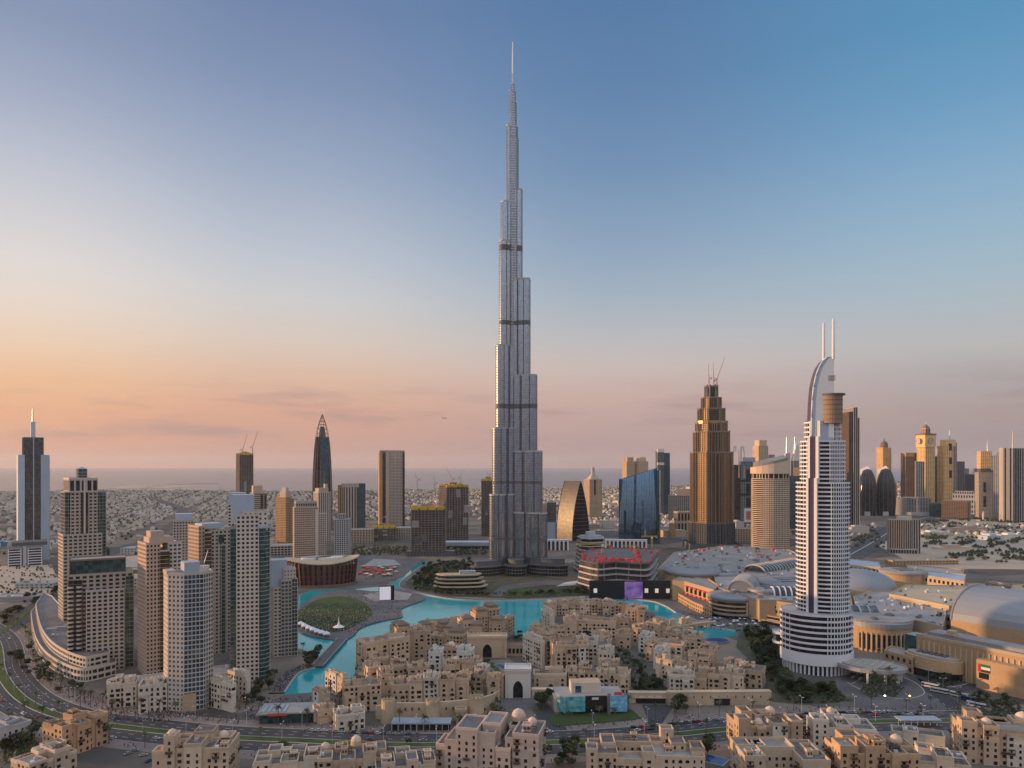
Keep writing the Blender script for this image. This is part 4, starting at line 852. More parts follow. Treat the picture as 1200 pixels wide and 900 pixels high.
def golden_tower():
    Y = 1519; pc = 833.5; t = stand('golden_tower', 'golden stepped tower under construction with a ragged top and cranes', 'skyscraper', pc, Y, 12); k = Y * .966 / F
    tiers = [(None, 612, 26.5, 'g_green', 'dgrey'), (612, 531, 24.2, 'g_gold', 'gold'), (531, 507, 20.8, 'g_gold', 'gold'), (507, 496, 18.2, 'g_gold', 'gold'), (496, 480, 15.6, 'g_gold', 'gold'), (480, 467, 11.4, 'g_gold', 'gold'), (467, 453.5, 7.4, 'g_dark', 'raw')]
    for pb, pt, hwp, gl, wl in tiers:
        r = hwp * k * .98; z0 = 0 if pb is None else GZ(pb, Y); z1 = GZ(pt, Y); q = r * .42
        p = [(-q, -r), (q, -r), (q * 1.25, -r * .8), (r * .8, -q * 1.25), (r, -q), (r, q), (r * .8, q * 1.25), (q * 1.25, r * .8), (q, r), (-q, r), (-q * 1.25, r * .8), (-r * .8, q * 1.25), (-r, q), (-r, -q), (-r * .8, -q * 1.25), (-q * 1.25, -r * .8)]
        facade(t, p, z0, z1, fl=3.9, bay=4.4, wall=wl, gl=gl, sp=.2, pier=1.3, out=1.3)
        for s_ in (-.62, -.2, .22, .62):
            block(t, 'dark_slot', q * s_ - .9, q * s_ + .9, -r - .16, -r + .4, z0 + 1, z1 - 2, 'g_dark'); block(t, 'dark_slot', -r - .16, -r + .4, q * s_ - .9, q * s_ + .9, z0 + 1, z1 - 2, 'g_dark')
        if pb is not None:
            for x, y in p[::2]:
                b = MB(); b.obox(x * .98, y * .98, 0, 2.2, 2.2, z0, z1 + random.uniform(1.5, 5)); b.build('pier_shaft', [wl], t)
        b = MB(); b.prism(inset(p, -.5), z1 - .6, z1 + .6); b.rim(inset(p, .6), .5, z1 + .6, z1 + 2.4); b.build('ledge', ['brown' if pb is None else 'raw'], t)
    r = 18.6 * k; b = MB(); b.rim(ell(r, r, 16), 2.5, GZ(497, Y), GZ(493.5, Y)); b.build('ring_beam', ['gold'], t)
    for i in range(9): block(t, 'unfinished_wall', *(lambda x, y: (x - 3, x + 3, y - 3, y + 3))(random.uniform(-9, 9), random.uniform(-9, 6)), GZ(467, Y), GZ(random.uniform(454, 463), Y), random.choice(['raw', 'dgrey', 'gold']))
    b = MB(); b.rim(rect(-30 * k, 30 * k, -28 * k, 25 * k), 1, 0, 14); b.build('hoarding', ['dgrey'], t)
golden_tower()
t = mass('office_tower', 'blue grey tower with black cross bands and two white horns, right behind the golden tower', 'skyscraper', 872, 2100, [
    ('left', 858, 868, 2, 36, None, 545, 'F', G_(wall='brown', gl='g_dark', style='c')), ('front', 866.5, 887, 0, 36, None, 541, 'F', G_(wall='grey', gl='g_blue', fl=4.2, bay=6, sp=.3, pier=1.8)),
    ('band', 866, 887.5, -1.2, 3, 564.5, 562, 'B', G_(mat='blackm')), ('band', 866, 887.5, -1.2, 3, 581, 578.5, 'B', G_(mat='blackm')), ('window_slot', 873, 880, -1.5, 2, 562, 550, 'B', G_(mat='g_dark')), ('window_slot', 873, 880, -1.5, 2, 578, 567, 'B', G_(mat='g_dark')), ('window_slot', 873, 880, -1.5, 2, 594, 583, 'B', G_(mat='g_dark')), ('crown', 869, 885, 2, 26, 541, 536, 'B', G_(mat='bluepent'))], 10)
k = 2100 / F
for x in (-14.2, -5.2):
    b = MB(); z0, z1 = GZ(545, 2100), GZ(523, 2100)
    b.box(x * k, (x + 1.6) * k, 2, 6, z0, z1 - 4); b.box(x * k, (x + 4.2) * k, 2, 6, z1 - 4, z1); b.box((x + 2.8) * k, (x + 4.2) * k, 2, 6, z1 - 14, z1 - 4); b.build('horn', ['white'], t)
for nm, px in (('fin', 865), ('fin', 871)):
    b = MB(); b.prism(rect((px - 872.8) * k, (px - 871.2) * k, 0, 5), GZ(560, 2100), GZ(528, 2100), top=rect((px - 872.2) * k, (px - 871.8) * k, 1, 4)); b.build(nm, ['twr3'], t)
mass('office_tower', 'orange sided brown tower peeping over the curved tan hotel', 'skyscraper', 889.5, 2300, [('shaft', 882, 897, -16, 20, None, 523, 'F', G_(wall='tan', gl='g_dark', bay=5, sp=.5, pier=2.6)), ('top', 884, 896, -12, 16, 523, 516, 'B', G_(mat='tan'))], 30)
def curved_hotel():
    Y = 1417; pc = 904.5; t = stand('curved_hotel', 'curved tan hotel slab with a dense window grid and a slanted flat hat roof', 'hotel', pc, Y, 16); k = Y * .943 / F
    ply = [(-21 * k, 12), (-18.5 * k, 2), (-13 * k, -6)] + [(x * k, -6 - 8 * math.sin(math.pi * (x + 13) / 34)) for x in (-6, 0, 6, 12)] + [(20.5 * k, -6), (20.5 * k, 26), (-21 * k, 26)]
    facade(t, ply, 0, GZ(561, Y), fl=3.75, bay=3.3, wall='tan2', gl='g_dark', sp=.44, pier=1.1, out=.6, styles={0: ('b', .45, 0, 1), 1: ('b', .45, 0, 1)})
    facade(t, inset(ply, .9), GZ(561, Y), GZ(555, Y), fl=9, bay=7, wall='tan2', gl='g_dark', sp=.1, pier=1.6, out=.9)
    top = inset(ply, -1.2); b = MB(); n = len(top); z0 = GZ(555, Y); vs = [(x, y, z0) for x, y in top] + [(x, y, GZ(547.5, Y) + (x / k + 21) * .2 * k) for x, y in top]
    b.mesh(vs, [(i, (i + 1) % n, n + (i + 1) % n, n + i) for i in range(n)] + [tuple(range(n, 2 * n)), tuple(range(n - 1, -1, -1))]); b.build('hat_roof', ['tan2'], t)
    b = MB(); s2 = inset(ply, 3); n = len(s2); vs = [(x, y, GZ(547, Y)) for x, y in s2] + [(x, y, GZ(545, Y) + (x / k + 21) * .24 * k + (y > 0) * 5) for x, y in s2]
    b.mesh(vs, [(i, (i + 1) % n, n + (i + 1) % n, n + i) for i in range(n)] + [tuple(range(n, 2 * n))]); b.build('inner_roof', ['grey'], t)
curved_hotel()
mass('office_tower', 'dark blue glass block right of the curved tan hotel', 'office building', 932, 2000, [('front', 922, 942, 0, 36, None, 558, 'F', G_(wall='dgrey', gl='g_blue', style='c')), ('top', 930, 938, 3, 16, 558, 548, 'B', G_(mat='ochre'))])
t = mass('blade_tower', 'slim white slanted blade tower over the curved tan hotel', 'skyscraper', 931, 2900, [('shaft', 927.5, 934.5, -10, 20, None, 540, 'F', G_(wall='lgrey', gl='g_blue', style='v', bay=5, pier=2)), ('low_blade', 918, 924, 0, 20, None, 531, 'B', G_(mat='lgrey'))], 20)
k = 2900 / F
b = MB(); b.mesh([(-3.5 * k, -6, GZ(540, 2900)), (3.5 * k, -6, GZ(540, 2900)), (3.8 * k, -6, GZ(520, 2900)), (.4 * k, -6, GZ(521, 2900)), (-3.5 * k, 14, GZ(540, 2900)), (3.5 * k, 14, GZ(540, 2900)), (3.8 * k, 14, GZ(520, 2900)), (.4 * k, 14, GZ(521, 2900))], [(0, 1, 2, 3), (7, 6, 5, 4), (1, 5, 6, 2), (4, 0, 3, 7), (3, 2, 6, 7)]); b.build('blade', ['white'], t)
for px in (921, 930.5):
    b = MB(); b.lathe([(1.2, GZ(531, 2900)), (.3, GZ(512, 2900))], 6, (px - 931) * k, 4); b.build('mast', ['steel'], t)
t = mass('slab_tower', 'tall narrow brown slab tower immediately right of the white balconied hotel', 'skyscraper', 996, 1991, [('front', 983, 992.5, 0, 60, None, 483, 'F', G_(wall='brown', gl='g_dark', style='v', bay=5, pier=2.4)), ('front', 992, 1001, -3, 60, None, 478, 'F', G_(wall='twr', gl='g_dark', style='v', bay=5, pier=2.6)), ('edge', 1000.5, 1008, 3, 60, None, 490, 'F', G_(wall='tan2', gl='g_gold', style='v', bay=8, pier=4.6))], 24)
def bullet_tower(px, w, top, label):
    Y = 2540; t = stand('bullet_tower', label, 'skyscraper', px, Y, 0, 'dark rounded twin towers'); k = Y / F; r = w * k / 2; h = GZ(top, Y)
    prof = [(r * .9, 0), (r * .98, h * .25), (r, h * .45), (r * .95, h * .62), (r * .82, h * .78), (r * .62, h * .90), (r * .42, h * .97), (.1, h)]
    b = MB(); b.lathe(prof, 22, sy=.8); b.build('glazing', ['g_dark'], t, True)
    for q in range(14):
        an = R(q * 360 / 14); b = MB()
        for (ra, za), (rb, zb) in zip(prof[:-1], prof[1:-1] + [prof[-1]]): b.tube((ra * math.cos(an), ra * .8 * math.sin(an), za), (rb * math.cos(an), rb * .8 * math.sin(an), zb), .7, n=4)
        b.build('rib', ['dgrey'], t)
    b = MB(); b.mesh([(-r * .75, -2, h * .86), (-r * .1, -4, h * .93), (r * .28, -2, h * 1.0), (-r * .8, 5, h * .99), (0, 6, h * 1.06)], [(0, 1, 3), (1, 2, 4), (1, 4, 3), (0, 3, 4, 2)]); b.build('sail_top', ['white'], t)  # white colour stands in for sunlight on the sliced top
    b = MB(); b.box(-3 * k, 3 * k, -r * .95, -r * .7, 0, 14); b.build('porch', ['lgrey'], t)
bullet_tower(1016.5, 20, 549.5, 'left of two dark rounded bullet shaped towers'); bullet_tower(1038, 21.5, 549, 'right of two dark rounded bullet shaped towers')
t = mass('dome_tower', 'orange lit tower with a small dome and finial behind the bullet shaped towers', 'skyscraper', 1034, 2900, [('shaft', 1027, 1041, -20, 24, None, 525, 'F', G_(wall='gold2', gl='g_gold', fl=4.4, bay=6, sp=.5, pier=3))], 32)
b = MB(); z = GZ(525, 2900); b.lathe([(14, z), (14, z + 12), (13, z + 18), (8, z + 25), (2, z + 29), (.4, z + 42)], 14); b.build('dome', ['brown'], t)
mass('office_tower', 'flat topped reddish brown tower left of the clock tower', 'skyscraper', 1064, 2850, [('shaft', 1055.5, 1072.5, -20, 24, None, 531, 'F', G_(wall='brown', gl='g_dark', fl=4.4, bay=6, sp=.5, pier=3)), ('lit_top', 1055.2, 1068, -21, 0, 535, 531, 'B', G_(mat='ochre'))], 24)  # ochre block puts the sunlight on the tower top into colour
mass('office_tower', 'pale blue grey tower tucked between the brown tower and the clock tower', 'skyscraper', 1077, 2700, [('shaft', 1072, 1083, -6, 24, None, 541, 'F', G_(wall='lgrey', gl='g_green', style='v', bay=6, pier=1.6))], 8)
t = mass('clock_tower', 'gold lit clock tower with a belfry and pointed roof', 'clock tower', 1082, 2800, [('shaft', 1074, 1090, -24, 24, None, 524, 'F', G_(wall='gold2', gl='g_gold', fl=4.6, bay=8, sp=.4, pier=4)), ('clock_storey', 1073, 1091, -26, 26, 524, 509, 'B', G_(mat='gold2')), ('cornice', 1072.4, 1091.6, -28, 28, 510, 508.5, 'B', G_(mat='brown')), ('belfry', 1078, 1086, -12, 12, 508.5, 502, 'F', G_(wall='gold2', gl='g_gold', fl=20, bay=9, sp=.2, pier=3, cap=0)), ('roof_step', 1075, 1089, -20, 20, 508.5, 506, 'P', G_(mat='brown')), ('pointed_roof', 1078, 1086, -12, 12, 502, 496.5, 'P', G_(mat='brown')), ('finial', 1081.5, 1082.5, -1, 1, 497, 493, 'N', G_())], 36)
M_ = MB(); zc = GZ(517, 2800)
for nx, ny, a in ((0, -27.2, 0), (-30.3, 0, 90)):
    b = MB(); p = [(10.5 * math.cos(R(q)), 10.5 * math.sin(R(q))) for q in range(0, 360, 15)]
    if a == 0: b.face([(x, ny, zc + z) for x, z in p])
    else: b.face([(nx, -x, zc + z) for x, z in p])
    f = b.build('clock_face', ['twr2'], t)
    b = MB()
    for q in range(24):
        u, v = R(q * 15), R(q * 15 + 15); A, B = (10.5 * math.cos(u), 10.5 * math.sin(u)), (10.5 * math.cos(v), 10.5 * math.sin(v))
        if a == 0: b.tube((A[0], ny, zc + A[1]), (B[0], ny, zc + B[1]), .9, n=4)
        else: b.tube((nx, -A[0], zc + A[1]), (nx, -B[0], zc + B[1]), .9, n=4)
    for q, ln in ((60, 6), (200, 8.5)):
        e = (ln * math.cos(R(q)), ln * math.sin(R(q)))
        if a == 0: b.tube((0, ny - .3, zc), (e[0], ny - .3, zc + e[1]), .6, n=4)
        else: b.tube((nx - .3, 0, zc), (nx - .3, -e[0], zc + e[1]), .6, n=4)
    b.build('clock_hands_and_rim', ['brown'], f)
mass('office_tower', 'grey stepped glass tower leaning on the right of the clock tower', 'skyscraper', 1093, 2900, [('step', 1088, 1093.5, 0, 30, None, 521, 'F', G_(wall='grey', gl='g_green', style='c')), ('step', 1093, 1099, 0, 30, None, 535, 'F', G_(wall='grey', gl='g_blue', style='c'))])
t = mass('rounded_tower', 'brilliant gold tower with three square openings and a rounded top corner', 'skyscraper', 1108.5, 2800, [('lit_side', 1098, 1112, -16, 24, None, 523, 'F', G_(wall='gold2', gl='g_gold', fl=5, bay=9, sp=.6, pier=5)), ('front', 1111.5, 1119.5, -10, 24, None, 519, 'F', G_(wall='twr', gl='g_grey', fl=4.6, bay=6, sp=.4, pier=1.6)), ('head', 1102, 1117, -13, 22, 523, 515.5, 'B', G_(mat='gold2')), ('opening', 1106, 1110, -17, -12, 528, 520, 'B', G_(mat='g_dark')), ('opening', 1106, 1110, -17, -12, 544, 536, 'B', G_(mat='g_dark')), ('opening', 1106, 1110, -17, -12, 560, 551, 'B', G_(mat='g_dark')), ('mast', 1110.5, 1111.6, 0, 3, 515, 504, 'N', G_())], 34)  # gold lit side beside a plain front: sunlight put into the wall colour
b = MB(); k = 2800 / F; b.prism(ell(6.2 * k, 16, 20, 5.5 * k, 4), GZ(523, 2800), GZ(515, 2800), 0, top=ell(3 * k, 10, 20, 3 * k, 4)); b.build('rounded_corner', ['lgrey'], t)
mass('office_tower', 'slate grey tower right of the brilliant gold tower', 'skyscraper', 1125, 2850, [('shaft', 1119, 1130.5, 0, 30, None, 541, 'F', G_(wall='grey', gl='g_grey', fl=4.4, bay=6, sp=.3, pier=2, style='v'))], 15)
mass('office_tower', 'short slate tower stepping down right of the taller slate grey tower', 'skyscraper', 1136, 2900, [('shaft', 1130, 1142, 0, 30, None, 556, 'F', G_(wall='grey', gl='g_grey', style='c')), ('step', 1129, 1134, 3, 20, 556, 549, 'B', G_(mat='grey'))], 15)
mass('office_tower', 'tower with an orange lit upper block over a grey shaft with two tall dark openings', 'skyscraper', 1153.5, 2350, [('shaft', 1142, 1163, 0, 34, None, 554, 'F', G_(wall='twr', gl='g_grey', fl=4.2, bay=4, sp=.5, pier=2)), ('neck', 1145, 1161, 2, 30, 554, 549, 'B', G_(mat='dgrey')), ('upper', 1145, 1162, 1, 32, 549, 529, 'F', G_(wall='gold2', gl='g_gold', fl=4.4, bay=5, sp=.6, pier=2.4)), ('opening', 1148.5, 1152.5, -.8, 2, 577, 565, 'B', G_(mat='g_dark')), ('opening', 1148.5, 1152.5, -.8, 2, 594, 581, 'B', G_(mat='g_dark')), ('dark_side', 1160, 1164.5, 3, 34, None, 551, 'B', G_(mat='dgrey')), ('mast', 1156, 1157.4, 8, 11, 529, 518, 'N', G_())], 20)  # the upper block's sunlight is put into its gold wall colour
mass('office_tower', 'grey slanted top tower half hidden by the bright edged slab', 'skyscraper', 1172, 2700, [('shaft', 1162, 1182, 0, 34, None, 534, 'F', G_(wall='lgrey', gl='g_grey', fl=4.4, bay=6, sp=.35, pier=2)), ('slant', 1166, 1180, 6, 26, 534, 525, 'P', G_(mat='grey'))])
mass('slab_tower', 'tall slab with a bright sunlit left edge and thin mast, rightmost tower of the skyline', 'skyscraper', 1196, 2235, [('lit_edge', 1170, 1183.5, -4, 40, None, 525, 'F', G_(wall='twr2', gl='g_gold', style='v', bay=12, pier=9)), ('front', 1183, 1222, 0, 40, None, 525.5, 'F', G_(wall='grey', gl='g_dark', style='v', bay=6, pier=2.2)), ('mast', 1183.3, 1185.3, 6, 10, 525, 503, 'N', G_(mat='white'))], 14)  # sunlight on the left edge is put into a paler wall colour
mass('civic_hall', 'rounded windowless stone hall at the foot of the brown tower', 'building', 1068, 2560, [('drum', 1048, 1064, -16, 40, None, 583.5, 'C', G_(mat='grey')), ('hall', 1058, 1091, 0, 40, None, 583, 'F', G_(wall='grey', gl='dgrey', bay=9, fl=30, sp=.2, pier=5)), ('plinth', 1046, 1094, -10, 44, None, 600, 'B', G_(mat='lgrey'))])
mass('office_block', 'long brown windowless box below the brilliant gold tower', 'building', 1121, 2400, [('front', 1103, 1134, 0, 40, None, 587.5, 'F', G_(wall='brown', gl='g_dark', bay=5, fl=4.2, sp=.5, pier=2)), ('side', 1133.5, 1138, 2, 40, None, 587, 'B', G_(mat='dgrey'))], 0)
mass('office_block', 'pale block with a crenellated roof behind the long brown box', 'building', 1130, 2620, [('front', 1116, 1144, 0, 34, None, 579, 'F', G_(wall='lgrey', gl='g_dark', bay=8, fl=20, sp=.5, pier=4)), ('crest', 1119, 1141, 4, 28, 579, 576, 'F', G_(wall='lgrey', gl='g_dark', bay=7, fl=8, sp=.2, pier=3))])
mass('office_block', 'dark green glass block between the stone hall and the long brown box', 'building', 1097, 2480, [('front', 1089, 1105, 0, 34, None, 590, 'F', G_(wall='dgrey', gl='g_green', style='c'))])
mass('hotel_block', 'tan ribbed slab hotel on a glazed base standing alone behind the mall roofs', 'hotel', 1057, 1440, [('front', 1038.5, 1067.5, 0, 20, None, 609.5, 'F', G_(wall='twr3', gl='g_dark', style='v', bay=4, pier=2.2)), ('side', 1067, 1080, 6, 26, None, 609, 'F', G_(wall='twr', gl='g_dark', style='v', bay=4, pier=2.4)), ('link', 1064, 1069, 3, 20, None, 611, 'B', G_(mat='dgrey')), ('base', 1037, 1072, -12, 4, None, 643, 'F', G_(wall='lgrey', gl='g_dark', bay=5, fl=6, sp=.25, pier=1)), ('roof_house', 1050, 1068, 4, 16, 609.5, 605, 'B', G_(mat='twr2'))], 14)
mass('minaret', 'small white minaret below the tower with the orange lit upper block', 'minaret', 1152.3, 2280, [('shaft', 1151.2, 1153.4, -3, 3, None, 603, 'C', G_(mat='white')), ('cap', 1151, 1153.6, -3, 3, 603, 599, 'N', G_(mat='white')), ('prayer_hall', 1143, 1160, 6, 30, None, 609.5, 'B', G_(mat='white'))])
mass('office_block', 'grey block left of the golden tower base with a pale colonnade', 'building', 800, 1900, [('front', 789, 809, 0, 30, None, 600, 'F', G_(wall='twr3', gl='g_dark', bay=9, fl=26, sp=.25, pier=3))], 20)
mass('apartment_block', 'tan pinnacled block between the golden tower and the curved tan hotel', 'building', 870, 1640, [('front', 858, 883, 0, 30, None, 620, 'F', G_(wall='tan', gl='g_dark', bay=6, fl=4, sp=.5, pier=2.6)), ('pinnacle', 861, 865, 0, 8, 620, 614, 'P', G_(mat='tan')), ('pinnacle', 873, 877, 0, 8, 620, 614, 'P', G_(mat='tan'))], 10)
mass('billboard', 'white billboard with a red pattern between the golden tower and the curved tan hotel', 'billboard', 878, 1830, [('board', 872, 884, 0, 3, 612, 596, 'B', G_(mat='white')), ('print', 874.5, 881, -.4, 0, 609, 599, 'F', G_(wall='red', gl='white', bay=4, fl=4, sp=.4, pier=1.2, out=.2, cap=0)), ('post', 873, 874, 0, 2, None, 612, 'B', G_(mat='dgrey')), ('post', 882, 883, 0, 2, None, 612, 'B', G_(mat='dgrey'))])
for p0, p1, tp, Yq, m_, g2, lb in ((1001, 1011, 566, 3050, 'lgrey', 'g_blue', 'far pale tower between the brown slab and the bullet shaped towers'), (1044, 1051, 566, 3100, 'twr3', 'g_grey', 'far short tower between the right bullet shaped tower and the brown tower'), (1140, 1147, 549, 3000, 'grey', 'g_blue', 'far slate tower left of the orange topped tower'), (1163, 1169, 556, 3100, 'twr', 'g_grey', 'far narrow tower left of the bright edged slab'), (943, 950, 548, 2900, 'twr', 'g_dark', 'far tan tower peeping out left of the white hotel tower'), (815, 822, 585, 2700, 'lgrey', 'g_grey', 'far pale block left of the golden tower'), (1012, 1020, 556, 3300, 'white', 'g_grey', 'far white tower peeping between the two bullet shaped towers'), (899, 908, 533, 3000, 'lgrey', 'g_blue', 'far blue grey tower behind the flat hat roof')):
    mass('office_tower', lb, 'skyscraper', (p0 + p1) / 2, Yq, [('shaft', p0, p1, 0, 26, None, tp, 'F', G_(wall=m_, gl=g2, fl=4.4, bay=6, sp=.35, pier=1.8))], 12)
# ------------------------------------------------------------------ opera house, building site on the shore, the mall
def GH(px, py, h): Y = (H - h) * F / (py - HZ); return (GX(px, Y), Y)
def rooted(name, label, cat, pts, group=None):
    c = Vector((sum(p[0] for p in pts) / len(pts), sum(p[1] for p in pts) / len(pts)))
    t = thing(name, label, cat, c.x, c.y, 0, group); return t, [(p[0] - c.x, p[1] - c.y) for p in pts]
def ccw(p): return p if sum(p[i][0] * p[(i + 1) % len(p)][1] - p[(i + 1) % len(p)][0] * p[i][1] for i in range(len(p))) > 0 else p[::-1]
def seams(t, n, rx, ry, za, zb):
    for i in range(n):
        a = 2 * math.pi * i / n; b = MB(); b.tube((rx * math.cos(a), ry * math.sin(a), za), (rx * .12 * math.cos(a), ry * .12 * math.sin(a), zb), .22, n=4); b.build('seam', ['grey'], t)
def opera():
    Y = 1062; t = stand('opera_house', 'bronze louvred opera house shaped like a boat hull under a pale oval roof', 'opera house', 378, Y, 4); k = Y * .969 / F
    rx, ry, h = 43 * k * .97, 33, 31; b = MB(); n = 40
    lo, hi = ell(rx * .93, ry * .9, n), ell(rx, ry, n)
    b.prism(inset(lo, 1.6), 0, h - 2, 0, top=inset(hi, 1.6)); b.build('glazing', ['g_dark'], t)
    for i in range(n):
        (ax, ay), (bx, by) = lo[i], hi[i]; b = MB(); a = math.atan2(ay, ax); w1 = 3.4; tx, ty = -math.sin(a), math.cos(a)
        zt = h + 3.5 * abs(bx) / rx
        q = [(ax - tx * w1 * .62, ay - ty * w1 * .62), (ax + tx * w1 * .62, ay + ty * w1 * .62)]; r2 = [(bx - tx * w1 * .72, by - ty * w1 * .72), (bx + tx * w1 * .72, by + ty * w1 * .72)]
        ins = lambda p: (p[0] - math.cos(a) * .9, p[1] - math.sin(a) * .9)
        vs = [(*q[0], 3), (*q[1], 3), (*r2[1], zt), (*r2[0], zt)] + [(*ins(q[0]), 3), (*ins(q[1]), 3), (*ins(r2[1]), zt), (*ins(r2[0]), zt)]
        b.mesh(vs, [(0, 1, 2, 3), (1, 5, 6, 2), (4, 0, 3, 7), (3, 2, 6, 7)]); b.build('louvre', ['bronze'], t)
    for z in (8, 15, 22):
        b = MB(); f = z / h; b.rim(ell(rx * (.93 + .07 * f) * 1.006, ry * (.9 + .1 * f) * 1.006, n), .8, z, z + .7); b.build('louvre_band', ['bronze'], t)
    # saddle roof: ends higher than the middle
    b = MB(); m = 10; vs = []
    for j in range(m + 1):
        f = j / m
        for i in range(n):
            a = 2 * math.pi * i / n; x, y = rx * 1.05 * f * math.cos(a), ry * 1.05 * f * math.sin(a); vs.append((x, y, h + 5.5 + 3.5 * (x / rx) ** 2 - 3.0 * (y / ry) ** 2))
    b.mesh(vs, [(j * n + i, (j + 1) * n + i, (j + 1) * n + (i + 1) % n, j * n + (i + 1) % n) for j in range(m) for i in range(n)])
    e = [(rx * 1.05 * math.cos(2 * math.pi * i / n), ry * 1.05 * math.sin(2 * math.pi * i / n)) for i in range(n)]
    b.mesh([(x, y, h + 5.5 + 3.5 * (x / rx) ** 2 - 3.0 * (y / ry) ** 2 - d) for d in (0, 1.3) for x, y in e], [(n + i, n + (i + 1) % n, (i + 1) % n, i) for i in range(n)])
    b.build('roof_shell', ['stone2'], t)
    for cx, cy, sx, sy, m_ in ((-8, 4, 22, 13, 'roofm'), (10, -4, 19, 10, 'white'), (-20, -8, 10, 6, 'white'), (22, 8, 12, 8, 'roofm')):
        b = MB(); b.prism(ell(sx, sy, 24, cx, cy), h + 5, h + 8.6); b.build('roof_terrace', [m_], t)
    b = MB(); b.prism(ell(rx * 1.0, ry * .98, n), 0, 3.2); b.build('plinth', ['brown'], t)
opera()
t = thing('billboard_screen', 'large white lit video screen with a dark back standing on the quay deck', 'video screen', *G(453.5, 706), R(14))
block(t, 'housing', -9.6, 9.0, 0, 6, 1.3, 20.5, 'black'); block(t, 'screen', -9.2, 4.6, -.35, 0, 3.4, 19.6, glow('screen_white', (.62, .58, .64), .55)); block(t, 'plinth', -10, 9.5, -2, 8, 1.3, 2.6, 'roofl')
t = thing('fountain_spire', 'small white canopy with a pointed mast on the crowded park lawn', 'canopy', *G(397, 738.5))
b = MB(); b.prism(ell(6, 6, 16), 3.4, 5.0, 0, top=ell(3, 3, 16)); b.build('canopy', ['whitem'], t); b = MB(); b.lathe([(1.6, 5), (.5, 9), (.2, 14), (.05, 15)], 10); b.build('spire', ['whitem'], t)
for q in range(6): b = MB(); b.tube((4.6 * math.cos(q), 4.6 * math.sin(q), 1.2), (4.6 * math.cos(q), 4.6 * math.sin(q), 3.6), .2); b.build('post', ['whitem'], t)
def tent(x, y, s, label, grp, mat='whitem', rz=0):
    t = thing('marquee', label, 'tent', x, y, rz, grp, 1.2); b = MB(); p = rect(-s, s, -s, s); b.prism(p, 2.6, 3.2, 0); b.prism(p, 3.2, 5.6, 0, top=[(u * .06, v * .06) for u, v in p]); b.build('canopy', [mat], t)
    for u in (-1, 1):
        for v in (-1, 1): b = MB(); b.tube((u * s * .95, v * s * .95, 0), (u * s * .95, v * s * .95, 2.7), .12, n=5); b.build('pole', ['whitem'], t)
for i, (px, py) in enumerate([(352.5, 735.5), (357, 738), (362, 740.5), (367, 742.5), (372, 744.5), (377, 746), (382.5, 747.5)]): tent(*G(px, py), 3.4, 'white peaked tent in the row along the pond edge of the park', 'white tents by the pond', rz=.3)
# bridge over to the left bank
A, B = Vector(G(401, 751)), Vector(G(372, 783)); mid = (A + B) / 2; t = thing('footbridge', 'grey footbridge crossing the turquoise lake from the left bank to the park', 'bridge', mid.x, mid.y, math.atan2(B.y - A.y, B.x - A.x)); Ln = (B - A).length
block(t, 'deck', -Ln / 2, Ln / 2, -5, 5, .6, 1.8, 'plaza'); block(t, 'railing', -Ln / 2, Ln / 2, 4.6, 4.9, 1.8, 3.0, 'lgrey'); block(t, 'railing', -Ln / 2, Ln / 2, -4.9, -4.6, 1.8, 3.0, 'lgrey')
for i in range(5): block(t, 'pier', -Ln / 2 + Ln * (i + .5) / 5 - 1, -Ln / 2 + Ln * (i + .5) / 5 + 1, -4.2, 4.2, .02, .6, 'grey')
# stalls on the market square
for i in range(26):
    px, py = 424 + (i % 9) * 4.8 + random.uniform(-2.4, 2.4), 666.5 + (i // 9) * 4.0 + random.uniform(-1.6, 1.6)
    x, y = G(px, py); t = thing('market_stall', 'market stall with a bright awning on the square beside the opera house', 'stall', x, y, random.uniform(-.4, .4), 'stalls on the opera square'); b = MB(); p = rect(-3.6, 3.6, -3, 3); b.prism(p, 2.6, 3.0); b.prism(p, 3.0, 4.4, 0, top=[(u * .1, v * .3) for u, v in p]); b.build('awning', [random.choice(['red', 'red', 'white', 'twr3'])], t); block(t, 'counter', -3, 3, -2.4, 2.2, .1, 2.6, 'brown')
